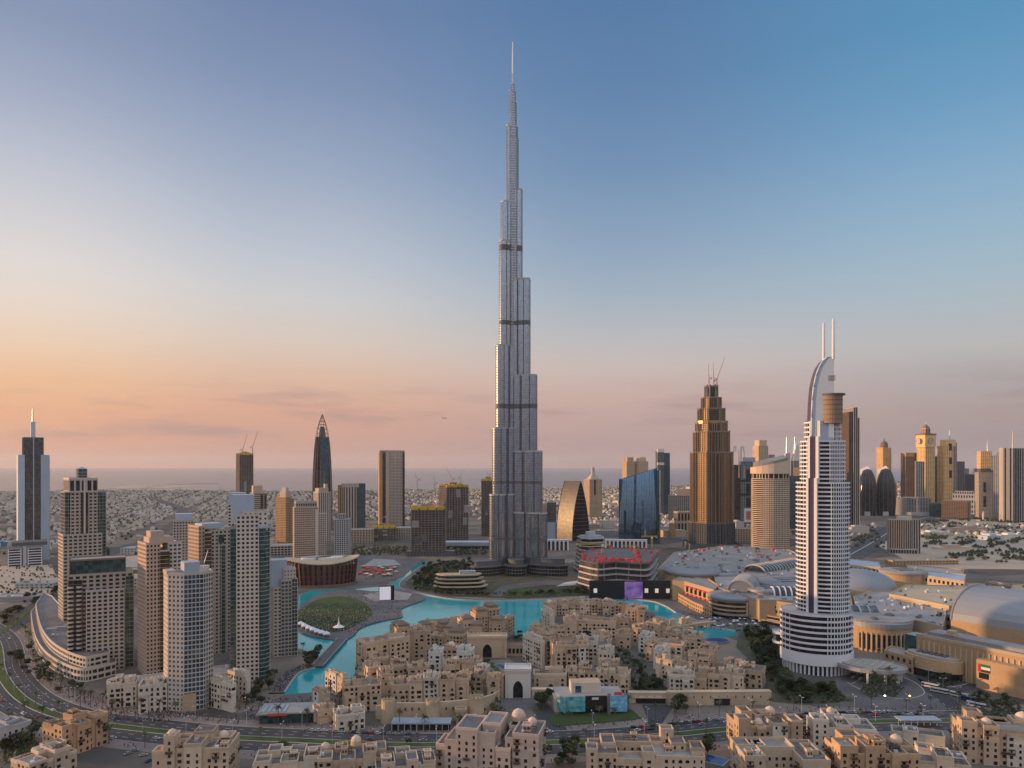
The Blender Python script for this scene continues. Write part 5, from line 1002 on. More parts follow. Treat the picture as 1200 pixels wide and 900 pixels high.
# --- terraced office drum, its neighbours, white arcades
t = stand('terraced_office', 'grey office building of stacked horizontal slabs leaning back, flat blue roof', 'office building', 691, 1190, 20); k = 1190 / F
for i in range(9):
    z = i * 6.2; s = 1 - i * .012; b = MB(); p = [(-24 * s + i * .5, -8), (-8, -24 * s), (20 * s, -20 * s), (26 * s, 0), (22 * s, 22 * s), (-20 * s + i * .5, 24 * s)]; b.prism(p, z + 4.4, z + 6.2); b.build('floor_slab', ['lgrey'], t)
    b = MB(); b.prism(inset(p, 1.8), z, z + 4.4); b.build('glazing', ['g_dark'], t)
b = MB(); b.prism(inset(p, 3), 55.8, 58); b.build('roof', ['bluepent'], t); b = MB(); b.prism(ell(8, 8, 18, 2, 2), 58, 64); b.build('roof_drum', ['lgrey'], t)
for p0, p1, n, lb in ((641, 665.5, 5, 'white arcade of five tall arches right of the foot of the needle tower'), (710, 757, 10, 'long white arcade of ten tall arches below the mirror blue office')):
    Y = 1490; t = stand('arcade', lb, 'arcade', (p0 + p1) / 2, Y, 0); k = Y / F; wd = (p1 - p0) * k; h = 20.5
    for i in range(n + 1):
        block(t, 'pillar', -wd / 2 + wd * i / n - 1.6, -wd / 2 + wd * i / n + 1.6, 0, 8, 0, h, 'whitem')
    for i in range(n):
        xa = -wd / 2 + wd * i / n + 1.6; xb = xa + wd / n - 3.2; r = (xb - xa) / 2; b = MB(); zs = h - 2.2 - r
        pts = [(xa + r - r * math.cos(R(q)), zs + r * math.sin(R(q))) for q in range(0, 181, 20)]
        o = pts + [(xb, h), (xa, h)]; nn = len(o); vs = [(x, 0.2, z) for x, z in o] + [(x, 7.8, z) for x, z in o]
        for j in range(len(pts) - 1): b.face([(pts[j][0], .2, pts[j][1]), (pts[j + 1][0], .2, pts[j + 1][1]), (pts[j + 1][0], .2, h), (pts[j][0], .2, h)]); b.face([(pts[j + 1][0], .2, pts[j + 1][1]), (pts[j][0], .2, pts[j][1]), (pts[j][0], 7.8, pts[j][1]), (pts[j + 1][0], 7.8, pts[j + 1][1])])
        b.build('arch', ['whitem'], t)
    block(t, 'cornice', -wd / 2 - 2, wd / 2 + 2, -.5, 8.5, h, h + 1.2, 'whitem'); block(t, 'back_wall', -wd / 2, wd / 2, 8, 9, 0, h, 'dgrey')
# --- building site with red formwork on the shore, hoarding with a screen
site = [GH(678, 693, 0), GH(700, 699, 0), GH(722, 697, 0), GH(745, 699, 0), GH(764, 697, 0), GH(766, 676, 0), (GX(690, 1130), 1130)]
site = ccw([G(p[0], p[1]) if False else p for p in site]); t, lp = rooted('building_site', 'unfinished curved concrete storeys topped with bright red formwork on the lake shore', 'construction site', site)
lp = smooth(lp + lp[:1], 3)[:-1]
for i in range(5):
    z = 11 + i * 7.6; s = inset(lp, -1.5 + i * .8); b = MB(); b.prism(s, z, z + 1.3); b.rim(s, .4, z + 1.3, z + 2.2); b.build('floor_slab', ['lgrey' if i < 4 else 'dgrey'], t)
    if i < 4:
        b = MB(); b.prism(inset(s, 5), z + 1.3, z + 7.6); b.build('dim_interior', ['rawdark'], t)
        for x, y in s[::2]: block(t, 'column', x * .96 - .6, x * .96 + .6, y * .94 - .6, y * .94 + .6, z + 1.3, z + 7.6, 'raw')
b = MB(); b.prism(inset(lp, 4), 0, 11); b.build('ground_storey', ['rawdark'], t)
rr = random.Random(3); fr = [p for p in lp if p[1] < 5]
for i in range(64):
    x, y = lp[(i * 5) % len(lp)]; f = rr.uniform(.45, .97); x, y = x * f + rr.uniform(-3, 3), y * f + rr.uniform(-2, 4); z = 42.7 if i < 54 else rr.choice([27.5, 35.1]); s = rr.uniform(1.2, 2.8); block(t, 'formwork_table', x - s, x + s, y - 1.2, y + 1.2, z, z + rr.uniform(2.5, 5.2), 'red')
t = thing('site_hoarding', 'long black hoarding with three small white signs and a glowing purple screen on the shore', 'hoarding', *G(738, 702.5), -.03); k = GY(702.5) / F
for a0, a1, yo in ((-47, -3, 2), (-3, 16, 0), (16, 48, 4)): block(t, 'panel', a0 * k, a1 * k, yo, yo + 3, 0, 23.5, 'black')
m_scr, tt, bb = new_mat('purple_screen'); tc = tt.nodes.new('ShaderNodeTexCoord'); gr = tt.nodes.new('ShaderNodeTexNoise'); gr.inputs['Scale'].default_value = .10; gr.inputs['Detail'].default_value = 1; tt.links.new(tc.outputs['Object'], gr.inputs[0]); cr_ = tt.nodes.new('ShaderNodeValToRGB'); cr_.color_ramp.elements[0].position = .3; cr_.color_ramp.elements[0].color = (.10, .05, .28, 1); cr_.color_ramp.elements[1].position = .7; cr_.color_ramp.elements[1].color = (.42, .22, .62, 1); tt.links.new(gr.outputs[0], cr_.inputs[0]); tt.links.new(cr_.outputs[0], bb.inputs['Emission Color']); bb.inputs['Emission Strength'].default_value = .5; bb.inputs['Base Color'].default_value = (.05, .03, .08, 1)
block(t, 'screen', -6 * k, 15 * k, -.35, -.05, 1.5, 22.6, m_scr)
for x in (-40, 20, 32, 45): block(t, 'sign', (x - 2) * k, (x + 2) * k, (1.5 if x < 0 else 3.5), (1.9 if x < 0 else 3.9), 8, 13.5, glow('sign_white', (.70, .66, .55), .5) if x == -40 else bpy.data.materials['sign_white'])
def tower_crane(px, Y, top, j0, j1, label):
    t = thing('tower_crane', label, 'crane', GX(px, Y), Y, 0, 'yellow flat top cranes'); h = GZ(top, Y); k = Y / F
    b = MB()
    for u, v in ((-1, -1), (1, -1), (1, 1), (-1, 1)): b.tube((u, v, 0), (u, v, h), .3, n=4)
    for i in range(int(h / 3)): b.tube((-1, -1, i * 3), (1, -1, i * 3 + 3), .18, n=3); b.tube((1, -1, i * 3), (1, 1, i * 3 + 3), .18, n=3); b.tube((-1, 1, i * 3), (-1, -1, i * 3 + 3), .18, n=3)
    b.build('mast', ['yellow'], t); b = MB(); x0, x1 = (j0 - px) * k, (j1 - px) * k
    for y, z in ((-.8, 0), (.8, 0), (0, 1.6)): b.tube((x0, y, h + z), (x1, y, h + z), .3, n=4)
    for i in range(int((x1 - x0) / 2)): b.tube((x0 + i * 2, -.8, h), (x0 + i * 2 + 1, 0, h + 1.6), .15, n=3); b.tube((x0 + i * 2 + 1, 0, h + 1.6), (x0 + i * 2 + 2, .8, h), .15, n=3)
    b.build('jib', ['yellow'], t); block(t, 'cab', -1.4, 1.4, -2.6, -.9, h - 2.5, h, 'whitem'); block(t, 'counterweight', x1 - 4, x1 - 1, -1.1, 1.1, h - 2.6, h - .3, 'grey')
tower_crane(706, 1080, 638, 675, 714, 'yellow crane with a level jib beside the terraced slab office'); tower_crane(764, 1240, 629, 752, 771, 'yellow crane with a short level jib before the mirror blue office'); tower_crane(743, 1075, 640, 728, 750, 'yellow crane rising from the red formwork, half way along the site')
# --- the mall: low roofs first, then drums and vaults
def slab(name, label, px, h, wall='stone', roof='roofl', par=1.2, cat='mall wing', fl=0, gl='g_dark', hs=None, grp=None):
    """a flat roofed wing given by its roof outline in the photograph"""
    t, lp = rooted(name, label, cat, [GH(*p, h) for p in px], grp); lp = ccw(lp)
    if fl: facade(t, lp, 0, h - .4, fl=fl, bay=6, wall=wall, gl=gl, sp=.5, pier=3)
    else:
        b = MB(); b.prism(lp, 0, h - .4); b.build('wall', [wall], t)
    b = MB(); b.prism(inset(lp, .5), h - .4, h, bottom=False); b.build('roof', [roof], t); b = MB(); b.rim(inset(lp, -.1), .8, h - .8, h + par); b.build('parapet', [wall], t)
    return t, lp
def clutter(t, lp, n, z, seed=1, mats=('lgrey', 'whitem', 'grey', 'roofd'), big=3.0):
    rr = random.Random(seed); xs = [p[0] for p in lp]; ys = [p[1] for p in lp]; c = 0
    while c < n:
        x, y = rr.uniform(min(xs), max(xs)), rr.uniform(min(ys), max(ys))
        ins = False
        for i in range(len(lp)):
            (xa, ya), (xb, yb) = lp[i], lp[i - 1]
            if (ya > y) != (yb > y) and x < (xb - xa) * (y - ya) / (yb - ya) + xa: ins = not ins
        if not ins: n -= .2; continue
        sx, sy, h = rr.uniform(.5, 1.4) * big, rr.uniform(.4, 1) * big, rr.uniform(.3, .9) * big; b = MB(); b.obox(0, 0, .4, sx, sy, 0, h); b.obox(0, 0, .4, sx * .8, sy * .8, h, h * 1.15); b.build('cooling_unit', [rr.choice(mats)], t, loc=(x, y, z)); c += 1
t, lp = slab('mall_wing', 'wide cluttered rooftop car park of the mall below the golden tower', [(770, 668), (790, 648), (850, 640), (925, 645), (945, 655), (900, 668), (840, 672)], 22, 'stone2', 'roofm'); clutter(t, lp, 120, 22, 2, ('lgrey', 'whitem', 'grey', 'roofd', 'red', 'cream'), 4.5)
t, lp = slab('mall_wing', 'long roof strip of the mall running from the disc roof to the hotel tower', [(842, 690), (835, 672), (945, 664), (990, 668), (1000, 715), (945, 705), (890, 704)], 24, 'stone', 'roofl'); clutter(t, lp, 70, 24, 3, big=4)
t, lp = slab('mall_wing', 'broad pinkish flat roof of the mall with dark louvres along its near edge', [(1042, 697), (1062, 686), (1175, 688), (1190, 700), (1112, 711)], 27, 'stone2', 'stone2'); clutter(t, lp, 34, 27, 4)
b = MB()
for i in range(22): b.box(-40 + i * 3.4, -38.2 + i * 3.4, 0, .6, 0, 6)
t2, l2 = slab('mall_wing', 'grey roofed mall wing with slotted front just before the pinkish flat roof', [(1054, 712), (1060, 707), (1130, 716), (1122, 723)], 22, 'grey', 'roofm', fl=7); clutter(t2, l2, 6, 22, 5)
t, lp = slab('mall_wing', 'low mall roof at the far edge with a yellow stone wall', [(1065, 668), (1062, 662), (1130, 668), (1128, 674)], 22, 'stone', 'roofl'); clutter(t, lp, 4, 22, 6)
t, lp = slab('mall_shed', 'long shed with dark window bays right behind the white hotel tower', [(990, 662), (990, 655), (1030, 659), (1032, 666)], 24, 'stone2', 'bluepent', fl=9)
t, lp = slab('mall_shed', 'long shed with dark window bays behind the pinkish flat roof', [(1078, 674), (1079, 669), (1132, 674), (1130, 682)], 26, 'stone2', 'bluepent', fl=9)
t, lp = slab('mall_wing', 'pale flat mall roofs between the shallow dome and the barrel vault', [(1005, 720), (1000, 700), (1040, 688), (1065, 700), (1110, 716), (1105, 735), (1060, 725)], 23, 'stone2', 'roofl'); clutter(t, lp, 60, 23, 7, big=3.4)
t, lp = slab('mall_wing', 'sand coloured low mall roofs stretching out to the car parks on the right', [(1095, 690), (1130, 684), (1230, 686), (1240, 712), (1180, 702)], 18, 'stone2', 'stone2'); clutter(t, lp, 40, 18, 8)
t, lp = slab('mall_wing', 'brown roofed shed among the sandy mall roofs on the right', [(1155, 684), (1158, 679), (1186, 683), (1184, 688)], 20, 'brown', 'roofbrown')
t = thing('mall_drum', 'wide pale blue grey disc roof on a sandstone drum behind the red awninged front', 'mall drum', *GH(811, 667, 30))
b = MB(); b.prism(ell(36, 36, 40), 0, 26); b.build('wall', ['stone'], t); b = MB(); b.lathe([(38, 25.5), (38.6, 28), (37.5, 30), (20, 32), (.1, 32.6)], 44); b.build('disc_roof', ['roofmetal'], t, True); seams(t, 20, 37, 37, 30.2, 32.7)
for i in range(30): a = R(180 + i * 6); b = MB(); b.obox(36.2 * math.cos(a), 36.2 * math.sin(a), a, .8, 2.0, 2, 24); b.build('rib', ['stone2'], t)
t, lp = slab('mall_wing', 'sandstone mall front with rows of red awnings facing the lake', [(788, 681), (800, 675), (830, 679), (843, 687), (836, 692), (802, 682)], 24, 'stone', 'roofm')
A, B = Vector(GH(802, 682, 24)) - t.location.xy, Vector(GH(836, 692, 24)) - t.location.xy; e = (B - A).normalized(); an = math.atan2(e.y, e.x); nn = Vector((e.y, -e.x)); Ln = (B - A).length
for z in (19, 9.5):
    for i in range(6):
        c = A + e * (Ln * (i + .7) / 6.6) + nn * .9; b = MB(); b.obox(c.x, c.y, an, Ln / 11, 2.2, z, z + 1.6); b.build('awning', ['red'], t); c = A + e * (Ln * (i + .7) / 6.6) + nn * .15; b = MB(); b.obox(c.x, c.y, an, Ln / 13, .5, z - 6.5, z - .2); b.build('window', ['g_dark'], t)
t, lp = slab('mall_terrace', 'lower sandstone terrace of the mall stepping down to the lake promenade', [(784, 690), (802, 684), (838, 695), (834, 715), (812, 706)], 9, 'stone', 'paving', fl=5)
t = thing('mall_drum', 'round mall corner with glazed tiers on the left and ribbed sandstone on the right', 'mall drum', *GH(861, 696, 23)); r = 29
for i in range(4):
    b = MB(); b.prism(ell(r, r, 44), 4.8 * i + 3.2, 4.8 * i + 4.8); b.build('floor_band', ['stone2'], t)
b = MB(); b.prism(ell(r - 1.2, r - 1.2, 44), 0, 19); b.build('glazing', ['g_gold'], t)
b = MB(); b.lathe([(r - 1, 18), (r + .8, 18.4), (r + 1.2, 21), (r + .5, 23), (r - 3, 24), (.1, 24.6)], 44); b.build('roof', ['roofmetal'], t, True); seams(t, 22, 26, 26, 24.1, 24.75)
b = MB(); b.prism(ell(8, 6, 18, 0, -1), 24, 27, 0, top=ell(5, 3.5, 18, 0, -1)); b.build('roof_lantern', ['dgrey'], t)
b = MB(); b.prism([(r * 1.02 * math.cos(R(q)), r * 1.02 * math.sin(R(q))) for q in range(-82, 25, 6)] + [(0, 0)], 0, 19.6); b.build('stone_wall', ['stone'], t)
for i in range(11): a = R(-80 + i * 8); b = MB(); b.obox((r * 1.02 + .3) * math.cos(a), (r * 1.02 + .3) * math.sin(a), a, 1.2, 1.3, 0, 18.6); b.build('rib', ['stone2'], t); a += R(4); b = MB(); b.obox((r * 1.02 - .05) * math.cos(a), (r * 1.02 - .05) * math.sin(a), a, .4, 1.6, 3, 15); b.build('slit_window', ['g_dark'], t)
b = MB(); p = ell(r + 5, r + 5, 44); b.prism(p, 4, 5.2); b.rim(p, .5, 5.2, 6.2); b.build('terrace', ['roofl'], t)
t, lp = slab('mall_wing', 'sandstone mall wing with four big square windows beside the white hotel tower', [(889, 702), (895, 697), (945, 700), (975, 709), (966, 715)], 23, 'stone', 'roofl'); clutter(t, lp, 16, 23, 9, big=3)
A, B = Vector(GH(889, 702, 23)) - t.location.xy, Vector(GH(966, 715, 23)) - t.location.xy; e = (B - A).normalized(); an = math.atan2(e.y, e.x); nn = Vector((e.y, -e.x)); Ln = (B - A).length
for i in range(6):
    c = A + e * (14 + i * 7.2); b = MB(); q = c + nn * .2; b.obox(q.x, q.y, an, 4.4, .5, 15.5, 19.5); b.build('window_frame', ['white'], t); q = c + nn * .45; b = MB(); b.obox(q.x, q.y, an, 3.2, .4, 16, 19); b.build('window', ['g_dark'], t); q = c + nn * .2; b = MB(); b.obox(q.x, q.y, an, 4.4, .5, 11.4, 14.2); b.build('window', ['g_blue' if i == 1 else 'g_gold'], t)
for z, d, m_ in ((8.5, 7, 'stone'), (4, 12, 'stone')):
    q = A + e * Ln * .5 + nn * d / 2; b = MB(); b.obox(q.x, q.y, an, Ln, d, 0 if z < 6 else 4, z); b.build('terrace_step', [m_], t); q = A + e * Ln * .5 + nn * d; b = MB(); b.obox(q.x, q.y, an, Ln * .96, .6, z - 3.4, z - 1); b.build('gallery_glazing', ['g_dark'], t)
def vault(name, label, P0, ax, L0, hw, rise, z0, mat, ribs=0, rib_mat='whitem', glass_=None, n=14):
    ax = Vector(ax).normalized(); rz = math.atan2(ax.y, ax.x); t = thing(name, label, 'vaulted roof', P0[0], P0[1], rz)
    pr = [(-hw * math.cos(math.pi * i / n), rise * math.sin(math.pi * i / n)) for i in range(n + 1)]
    b = MB(); b.mesh([(x, y, z0 + z) for x in (0, L0) for y, z in pr], [(i, n + 1 + i, n + 2 + i, i + 1) for i in range(n)] + [tuple(range(n + 1)), tuple(range(2 * n + 1, n, -1))]); b.build('vault', [glass_ or mat], t, False)
    b = MB(); b.box(0, L0, -hw, hw, 0, z0 - .02); b.build('base_wall', ['stone'], t)
    xs = [L0 * i / max(1, ribs) for i in range(ribs + 1)] if ribs else [0, L0]
    for x in xs:
        b = MB()
        for i in range(n): b.tube((x, pr[i][0], z0 + pr[i][1]), (x, pr[i + 1][0], z0 + pr[i + 1][1]), 1.1 if ribs else .9, n=4)
        b.build('rib', [rib_mat], t)
    return t
vault('barrel_hall', 'huge smooth grey barrel vault behind the sandstone mall wall, right', GH(1141, 718, 30), (.585, -.81), 130, 47, 27, 29, 'roofmetal', 0, 'grey')
vault('ribbed_vault', 'white ribbed glass vault on the mall wing just left of the white hotel tower', GH(905, 697, 23), (.93, -.12), 44, 12, 9, 23, 'roofmetal', 7, 'whitem', 'g_dark')
vault('ribbed_vault', 'grey barrel roof with fine ribs among the mall discs', GH(868, 690, 27), (.42, .9), 56, 15, 12, 25, 'roofmetal', 9, 'lgrey')
vault('ribbed_vault', 'long ribbed glass roof curving at the far side of the mall', GH(884, 668, 27), (.75, .66), 120, 16, 9, 25, 'roofmetal', 15, 'lgrey', 'g_grey')
vault('ribbed_vault', 'small grey vaults behind the sandstone drum right of the white hotel tower', GH(994, 719, 24), (.9, -.1), 26, 10, 8, 24, 'roofmetal', 3, 'lgrey', 'g_grey')
for px, py, rx, ry, h, lb in ((902, 689, 24, 20, 29, 'oval disc roof among the mall vaults, smaller than the first disc'), (925, 680, 42, 40, 28, 'very wide pale disc roof of the mall left of the white hotel tower'), (1058, 668, 29, 27, 30, 'pale disc roof on a yellow sandstone drum at the far edge of the mall'), (846, 671, 20, 14, 27, 'small disc roof tucked behind the widest pale disc')):
    t = thing('mall_drum', lb, 'mall drum', *GH(px, py, h)); b = MB(); b.prism(ell(rx, ry, 40), 0, h - 3); b.build('wall', ['stone'], t); b = MB(); b.lathe([(1.03, h - 3.5), (1.05, h - 1.2), (1.0, h), (.5, h + 1.2), (.01, h + 1.6)], 40, sx=rx, sy=ry); b.build('disc_roof', ['roofmetal' if px != 1058 else 'roofl'], t, True)
    seams(t, 18, rx * .97, ry * .97, h + .3, h + 1.75)
    for i in range(3): block(t, 'roof_slot', -rx * .4, rx * .25, -ry * .5 + i * ry * .35, -ry * .45 + i * ry * .35, h + .6, h + 1.9, 'dgrey')
t = thing('mall_dome', 'shallow grey dome of the mall right of the white hotel tower', 'dome', *GH(1005, 684, 26)); b = MB(); b.lathe([(43 * math.cos(R(q)), 24 + 20 * math.sin(R(q))) for q in range(0, 91, 9)], 40); b.build('dome_shell', ['roofmetal'], t, True); b = MB(); b.prism(ell(43.5, 43.5, 40), 0, 24.5); b.build('wall', ['stone2'], t)
# right front: ribbed sandstone drum, dark glass corner, the long wall with a flag
t = thing('mall_drum', 'ribbed sandstone drum with a wavy white roof right of the hotel canopy', 'mall drum', *GH(1030, 726, 25)); r = 28
b = MB(); b.prism(ell(r, r, 44), 0, 22); b.build('wall', ['stone'], t); b = MB(); b.prism(ell(r + .7, r + .7, 44), 21.5, 26); b.build('cornice', ['roofmetal'], t)
b = MB(); p = [((r - 2 - 3 * math.sin(a * 3)) * 1.1 * math.cos(a) + 3, (r - 2 + 2 * math.sin(a * 4)) * math.sin(a) + 4) for a in [R(q * 9) for q in range(40)]]; b.prism(p, 26, 27.2); b.build('wavy_roof', ['roofl'], t)
for x, y in ((-9, -8), (14, 8)): b = MB(); b.dome(4.5, x, y, 27.2, k=.5); b.build('roof_light', ['dgrey'], t)
for i in range(13): a = R(-150 + i * 8.5); b = MB(); b.obox((r + .15) * math.cos(a), (r + .15) * math.sin(a), a, .5, 1.7, 2, 16); b.build('slit_window', ['g_dark'], t); a += R(4.2); b = MB(); b.obox((r + .5) * math.cos(a), (r + .5) * math.sin(a), a, 1.2, 1.2, 0, 17.5); b.build('rib', ['stone2'], t)
A0, B0 = Vector(G(1074, 785)), Vector(G(1215, 819)); B0 = A0 + (B0 - A0) * 1.7; e = (B0 - A0).normalized(); an = math.atan2(e.y, e.x); Ln = (B0 - A0).length; t = thing('mall_wall', 'long sandstone mall wall with upright ribs and a painted flag panel', 'mall wing', A0.x, A0.y, an)
block(t, 'wall', 0, Ln, 0, 26, 0, 29.5, 'stone', 'roofm'); block(t, 'roof_deck', 4, Ln, 9, 25, 29.5, 32, 'roofm'); block(t, 'parapet', -.3, Ln, -.35, .6, 28, 30.4, 'stone2'); block(t, 'glass_corner', -13, -.2, 5, 20, 0, 27, 'g_green'); block(t, 'roof_house', 20, 26, 8, 14, 32, 36, 'stone2')
for i in range(int(Ln / 4.2)): block(t, 'rib', 2 + i * 4.2, 3.2 + i * 4.2, -.9, 0, 0, 25.5, 'stone2')
k0 = 52; block(t, 'projecting_wall', k0, Ln, -9, -1, 0, 22, 'stone')
M['flagr'] = surf('flag_red', (.55, .02, .03), var=.05); M['flagg'] = surf('flag_green', (.01, .20, .06), var=.05); M['flagw'] = surf('flag_white', (.75, .75, .75), var=.04)
fl = thing_part('flag_panel', t)
for x0, x1, z0, z1, m_ in ((k0 + 1.5, k0 + 3.6, 13, 19, 'flagr'), (k0 + 3.6, k0 + 10, 17, 19, 'flagg'), (k0 + 3.6, k0 + 10, 15, 17, 'flagw'), (k0 + 3.6, k0 + 10, 13, 15, 'black')): block(fl, 'flag_stripe', x0, x1, -9.3, -9.02, z0, z1, m_)
block(t, 'window', k0 + 2, k0 + 9, -9.2, -8.8, 8, 12.4, 'g_dark')
t = thing('mall_entrance', 'curved sandstone entrance block with a dark glazed front under a pale oval roof', 'mall wing', *GH(1094, 768, 16), an); b = MB(); p = ell(23, 12, 32); b.prism(p, 6, 15.5); b.build('wall', ['stone'], t); b = MB(); b.prism(inset(p, 1), 0, 6); b.build('glazing', ['g_dark'], t); b = MB(); b.prism(inset(p, 2), 15.5, 17); b.build('roof', ['roofl'], t)
for i in range(5): block(t, 'roof_light', -12 + i * 5, -9 + i * 5, -4, 4, 17, 18, 'dgrey')
t, lp = slab('mall_link', 'low sandstone link with small square windows between ribbed drum and entrance block', [(1036, 763), (1044, 758), (1076, 764), (1070, 772)], 13, 'stone', 'roofm', fl=6)
M['ochre2'] = surf('orange_render', (.50, .32, .19)); M['ochre3'] = surf('warm_render', (.54, .36, .22)); M['pinkcream'] = surf('pinkish_render', (.58, .45, .36), var=.1); M['lgreyw'] = surf('greyish_render', (.48, .46, .45), var=.1)
# ------------------------------------------------------------------ the old-style quarter: flat roofed tan houses with punched windows
def pane_mesh():
    b = MB(); b.face([(-.5, 0, -.5), (.5, 0, -.5), (.5, 0, .5), (-.5, 0, .5)]); return b.data('window_pane', ['g_win'])
PANE = pane_mesh()
def arch_pane():
    b = MB(); b.face([(-.5, 0, -.5), (.5, 0, -.5), (.5, 0, .15), (.36, 0, .36), (.16, 0, .47), (0, 0, .5), (-.16, 0, .47), (-.36, 0, .36), (-.5, 0, .15)]); return b.data('arched_window_pane', ['g_win'])
def compound(t, boxes, rnd, col='tan', far=False, bw=3.7, fh=3.4, balc=.10, roof='roofd', ww=1.5, wh=1.9, blank=.1, arch=0.0, z0=0.0):
    """boxes: (x0,x1,y0,y1,z1). Walls with recessed windows, a roof and parapet on every box"""
    wb = MB(); wb2 = MB(); main = wb; wins = []; balcs = []
    for bi, (x0, x1, y0, y1, z1) in enumerate(boxes):
        c = [(x0, y0), (x1, y0), (x1, y1), (x0, y1)]; wb = main if (bi == 0 or bi % 3) else wb2
        for i in range(4):
            A, B = c[i], c[(i + 1) % 4]; e = Vector((B[0] - A[0], B[1] - A[1])); Ln = e.length; e /= Ln; nx, ny = e.y, -e.x
            q = lambda u, z, d=0: (A[0] + e.x * u + nx * d, A[1] + e.y * u + ny * d, z)
            nb, nf = int(Ln / bw), int((z1 - z0 - .4) / fh)
            if nb < 1 or nf < 1 or not seen(t, nx, ny, (A[0] + B[0]) / 2, (A[1] + B[1]) / 2):
                wb.face([q(0, z0), q(Ln, z0), q(Ln, z1), q(0, z1)]); continue
            cw = Ln / nb; top = z0 + nf * fh
            wb.face([q(0, top), q(Ln, top), q(Ln, z1), q(0, z1)])
            for f in range(nf):
                za, zb = z0 + f * fh, z0 + (f + 1) * fh
                for j in range(nb):
                    u0, u1 = j * cw, (j + 1) * cw; mx, my, mz = q((u0 + u1) / 2, za + 1.0 + wh / 2, .3)
                    hid = any(k != bi and o[0] < mx < o[1] and o[2] < my < o[3] and mz < o[4] + 1 for k, o in enumerate(boxes))
                    if hid or rnd.random() < blank: wb.face([q(u0, za), q(u1, za), q(u1, zb), q(u0, zb)]); continue
                    w_ = ww * rnd.choice((.75, 1, 1, 1.3, 1.6)); w_ = min(w_, cw - .8); h_ = wh * (1.15 if f == 0 else 1); s = .9 if f else .35
                    a0, a1, b0, b1 = (u0 + u1 - w_) / 2, (u0 + u1 + w_) / 2, za + s, min(zb - .35, za + s + h_)
                    O = [q(u0, za), q(u1, za), q(u1, zb), q(u0, zb)]; I = [q(a0, b0), q(a1, b0), q(a1, b1), q(a0, b1)]; J = [q(a0, b0, -.4), q(a1, b0, -.4), q(a1, b1, -.4), q(a0, b1, -.4)]
                    wb.mesh(O + I + J, [(0, 1, 5, 4), (1, 2, 6, 5), (2, 3, 7, 6), (3, 0, 4, 7), (4, 5, 9, 8), (5, 6, 10, 9), (6, 7, 11, 10), (7, 4, 8, 11)])
                    if arch and rnd.random() < arch:
                        r = w_ * .32; wb.mesh([q(a0, b1, -.02), q(a0, b1 - r, -.02), q(a0 + r, b1, -.02), q(a1, b1, -.02), q(a1, b1 - r, -.02), q(a1 - r, b1, -.02)], [(0, 1, 2), (3, 5, 4)])
                    if far: wb.face(J, 1)
                    else:
                        wins.append((q((a0 + a1) / 2, (b0 + b1) / 2, -.38), math.atan2(e.y, e.x), w_, b1 - b0))
                    if not far and f and rnd.random() < balc: balcs.append((q((u0 + u1) / 2, za, .6), math.atan2(e.y, e.x), min(cw * .9, 3.2)))
        wb.face([(x0, y0, z1 - .5), (x1, y0, z1 - .5), (x1, y1, z1 - .5), (x0, y1, z1 - .5)])
    col2 = rnd.choice({'tan': ['tan2', 'cream', 'tan2', 'white'], 'tan2': ['tan', 'cream', 'white']}.get(col, [col]))
    main.build('wall', [col, 'g_win'] if far else [col], t); wb2.build('wall', [col2, 'g_win'] if far else [col2], t)
    for x0, x1, y0, y1, z1 in boxes:
        if min(x1 - x0, y1 - y0) > 3:
            b = MB(); b.face([(x0 + .4, y0 + .4, z1 - .35), (x1 - .4, y0 + .4, z1 - .35), (x1 - .4, y1 - .4, z1 - .35), (x0 + .4, y1 - .4, z1 - .35)]); b.build('roof', [roof if rnd.random() < .75 else 'roofm'], t)
        b = MB(); b.rim(inset(rect(x0, x1, y0, y1), -.12), .55, z1 - .6, z1 + 1.0 * rnd.uniform(.7, 1.3)); b.build('parapet', [col], t)
    for p, a, w_, h_ in wins[:100]:
        o = bpy.data.objects.new('window', PANE); COL.objects.link(o); o.parent = t; o.location = p; o.rotation_euler.z = a; o.scale = (w_, 1, h_)
    if len(wins) > 100:
        b = MB()
        for p, a, w_, h_ in wins[100:]:
            ex, ey = math.cos(a) * w_ / 2, math.sin(a) * w_ / 2; b.face([(p[0] - ex, p[1] - ey, p[2] - h_ / 2), (p[0] + ex, p[1] + ey, p[2] - h_ / 2), (p[0] + ex, p[1] + ey, p[2] + h_ / 2), (p[0] - ex, p[1] - ey, p[2] + h_ / 2)])
        o = b.build('windows', ['g_win'], t); o['kind'] = 'stuff'
    for p, a, w_ in balcs[:40]:
        b = MB(); b.box(-w_ / 2, w_ / 2, -.6, .6, 0, .2); b.box(-w_ / 2, w_ / 2, -.6, -.45, .2, 1.2); b.box(-w_ / 2, -w_ / 2 + .12, -.45, .6, .2, 1.2); b.box(w_ / 2 - .12, w_ / 2, -.45, .6, .2, 1.2)
        if rnd.random() < .5:
            b.box(-w_ / 2, w_ / 2, -.65, .6, 2.75, 2.95); b.box(-w_ / 2, -w_ / 2 + .15, -.6, -.45, 1.2, 2.75); b.box(w_ / 2 - .15, w_ / 2, -.6, -.45, 1.2, 2.75)
        b.build('balcony', ['wood'], t, loc=p, rz=a)
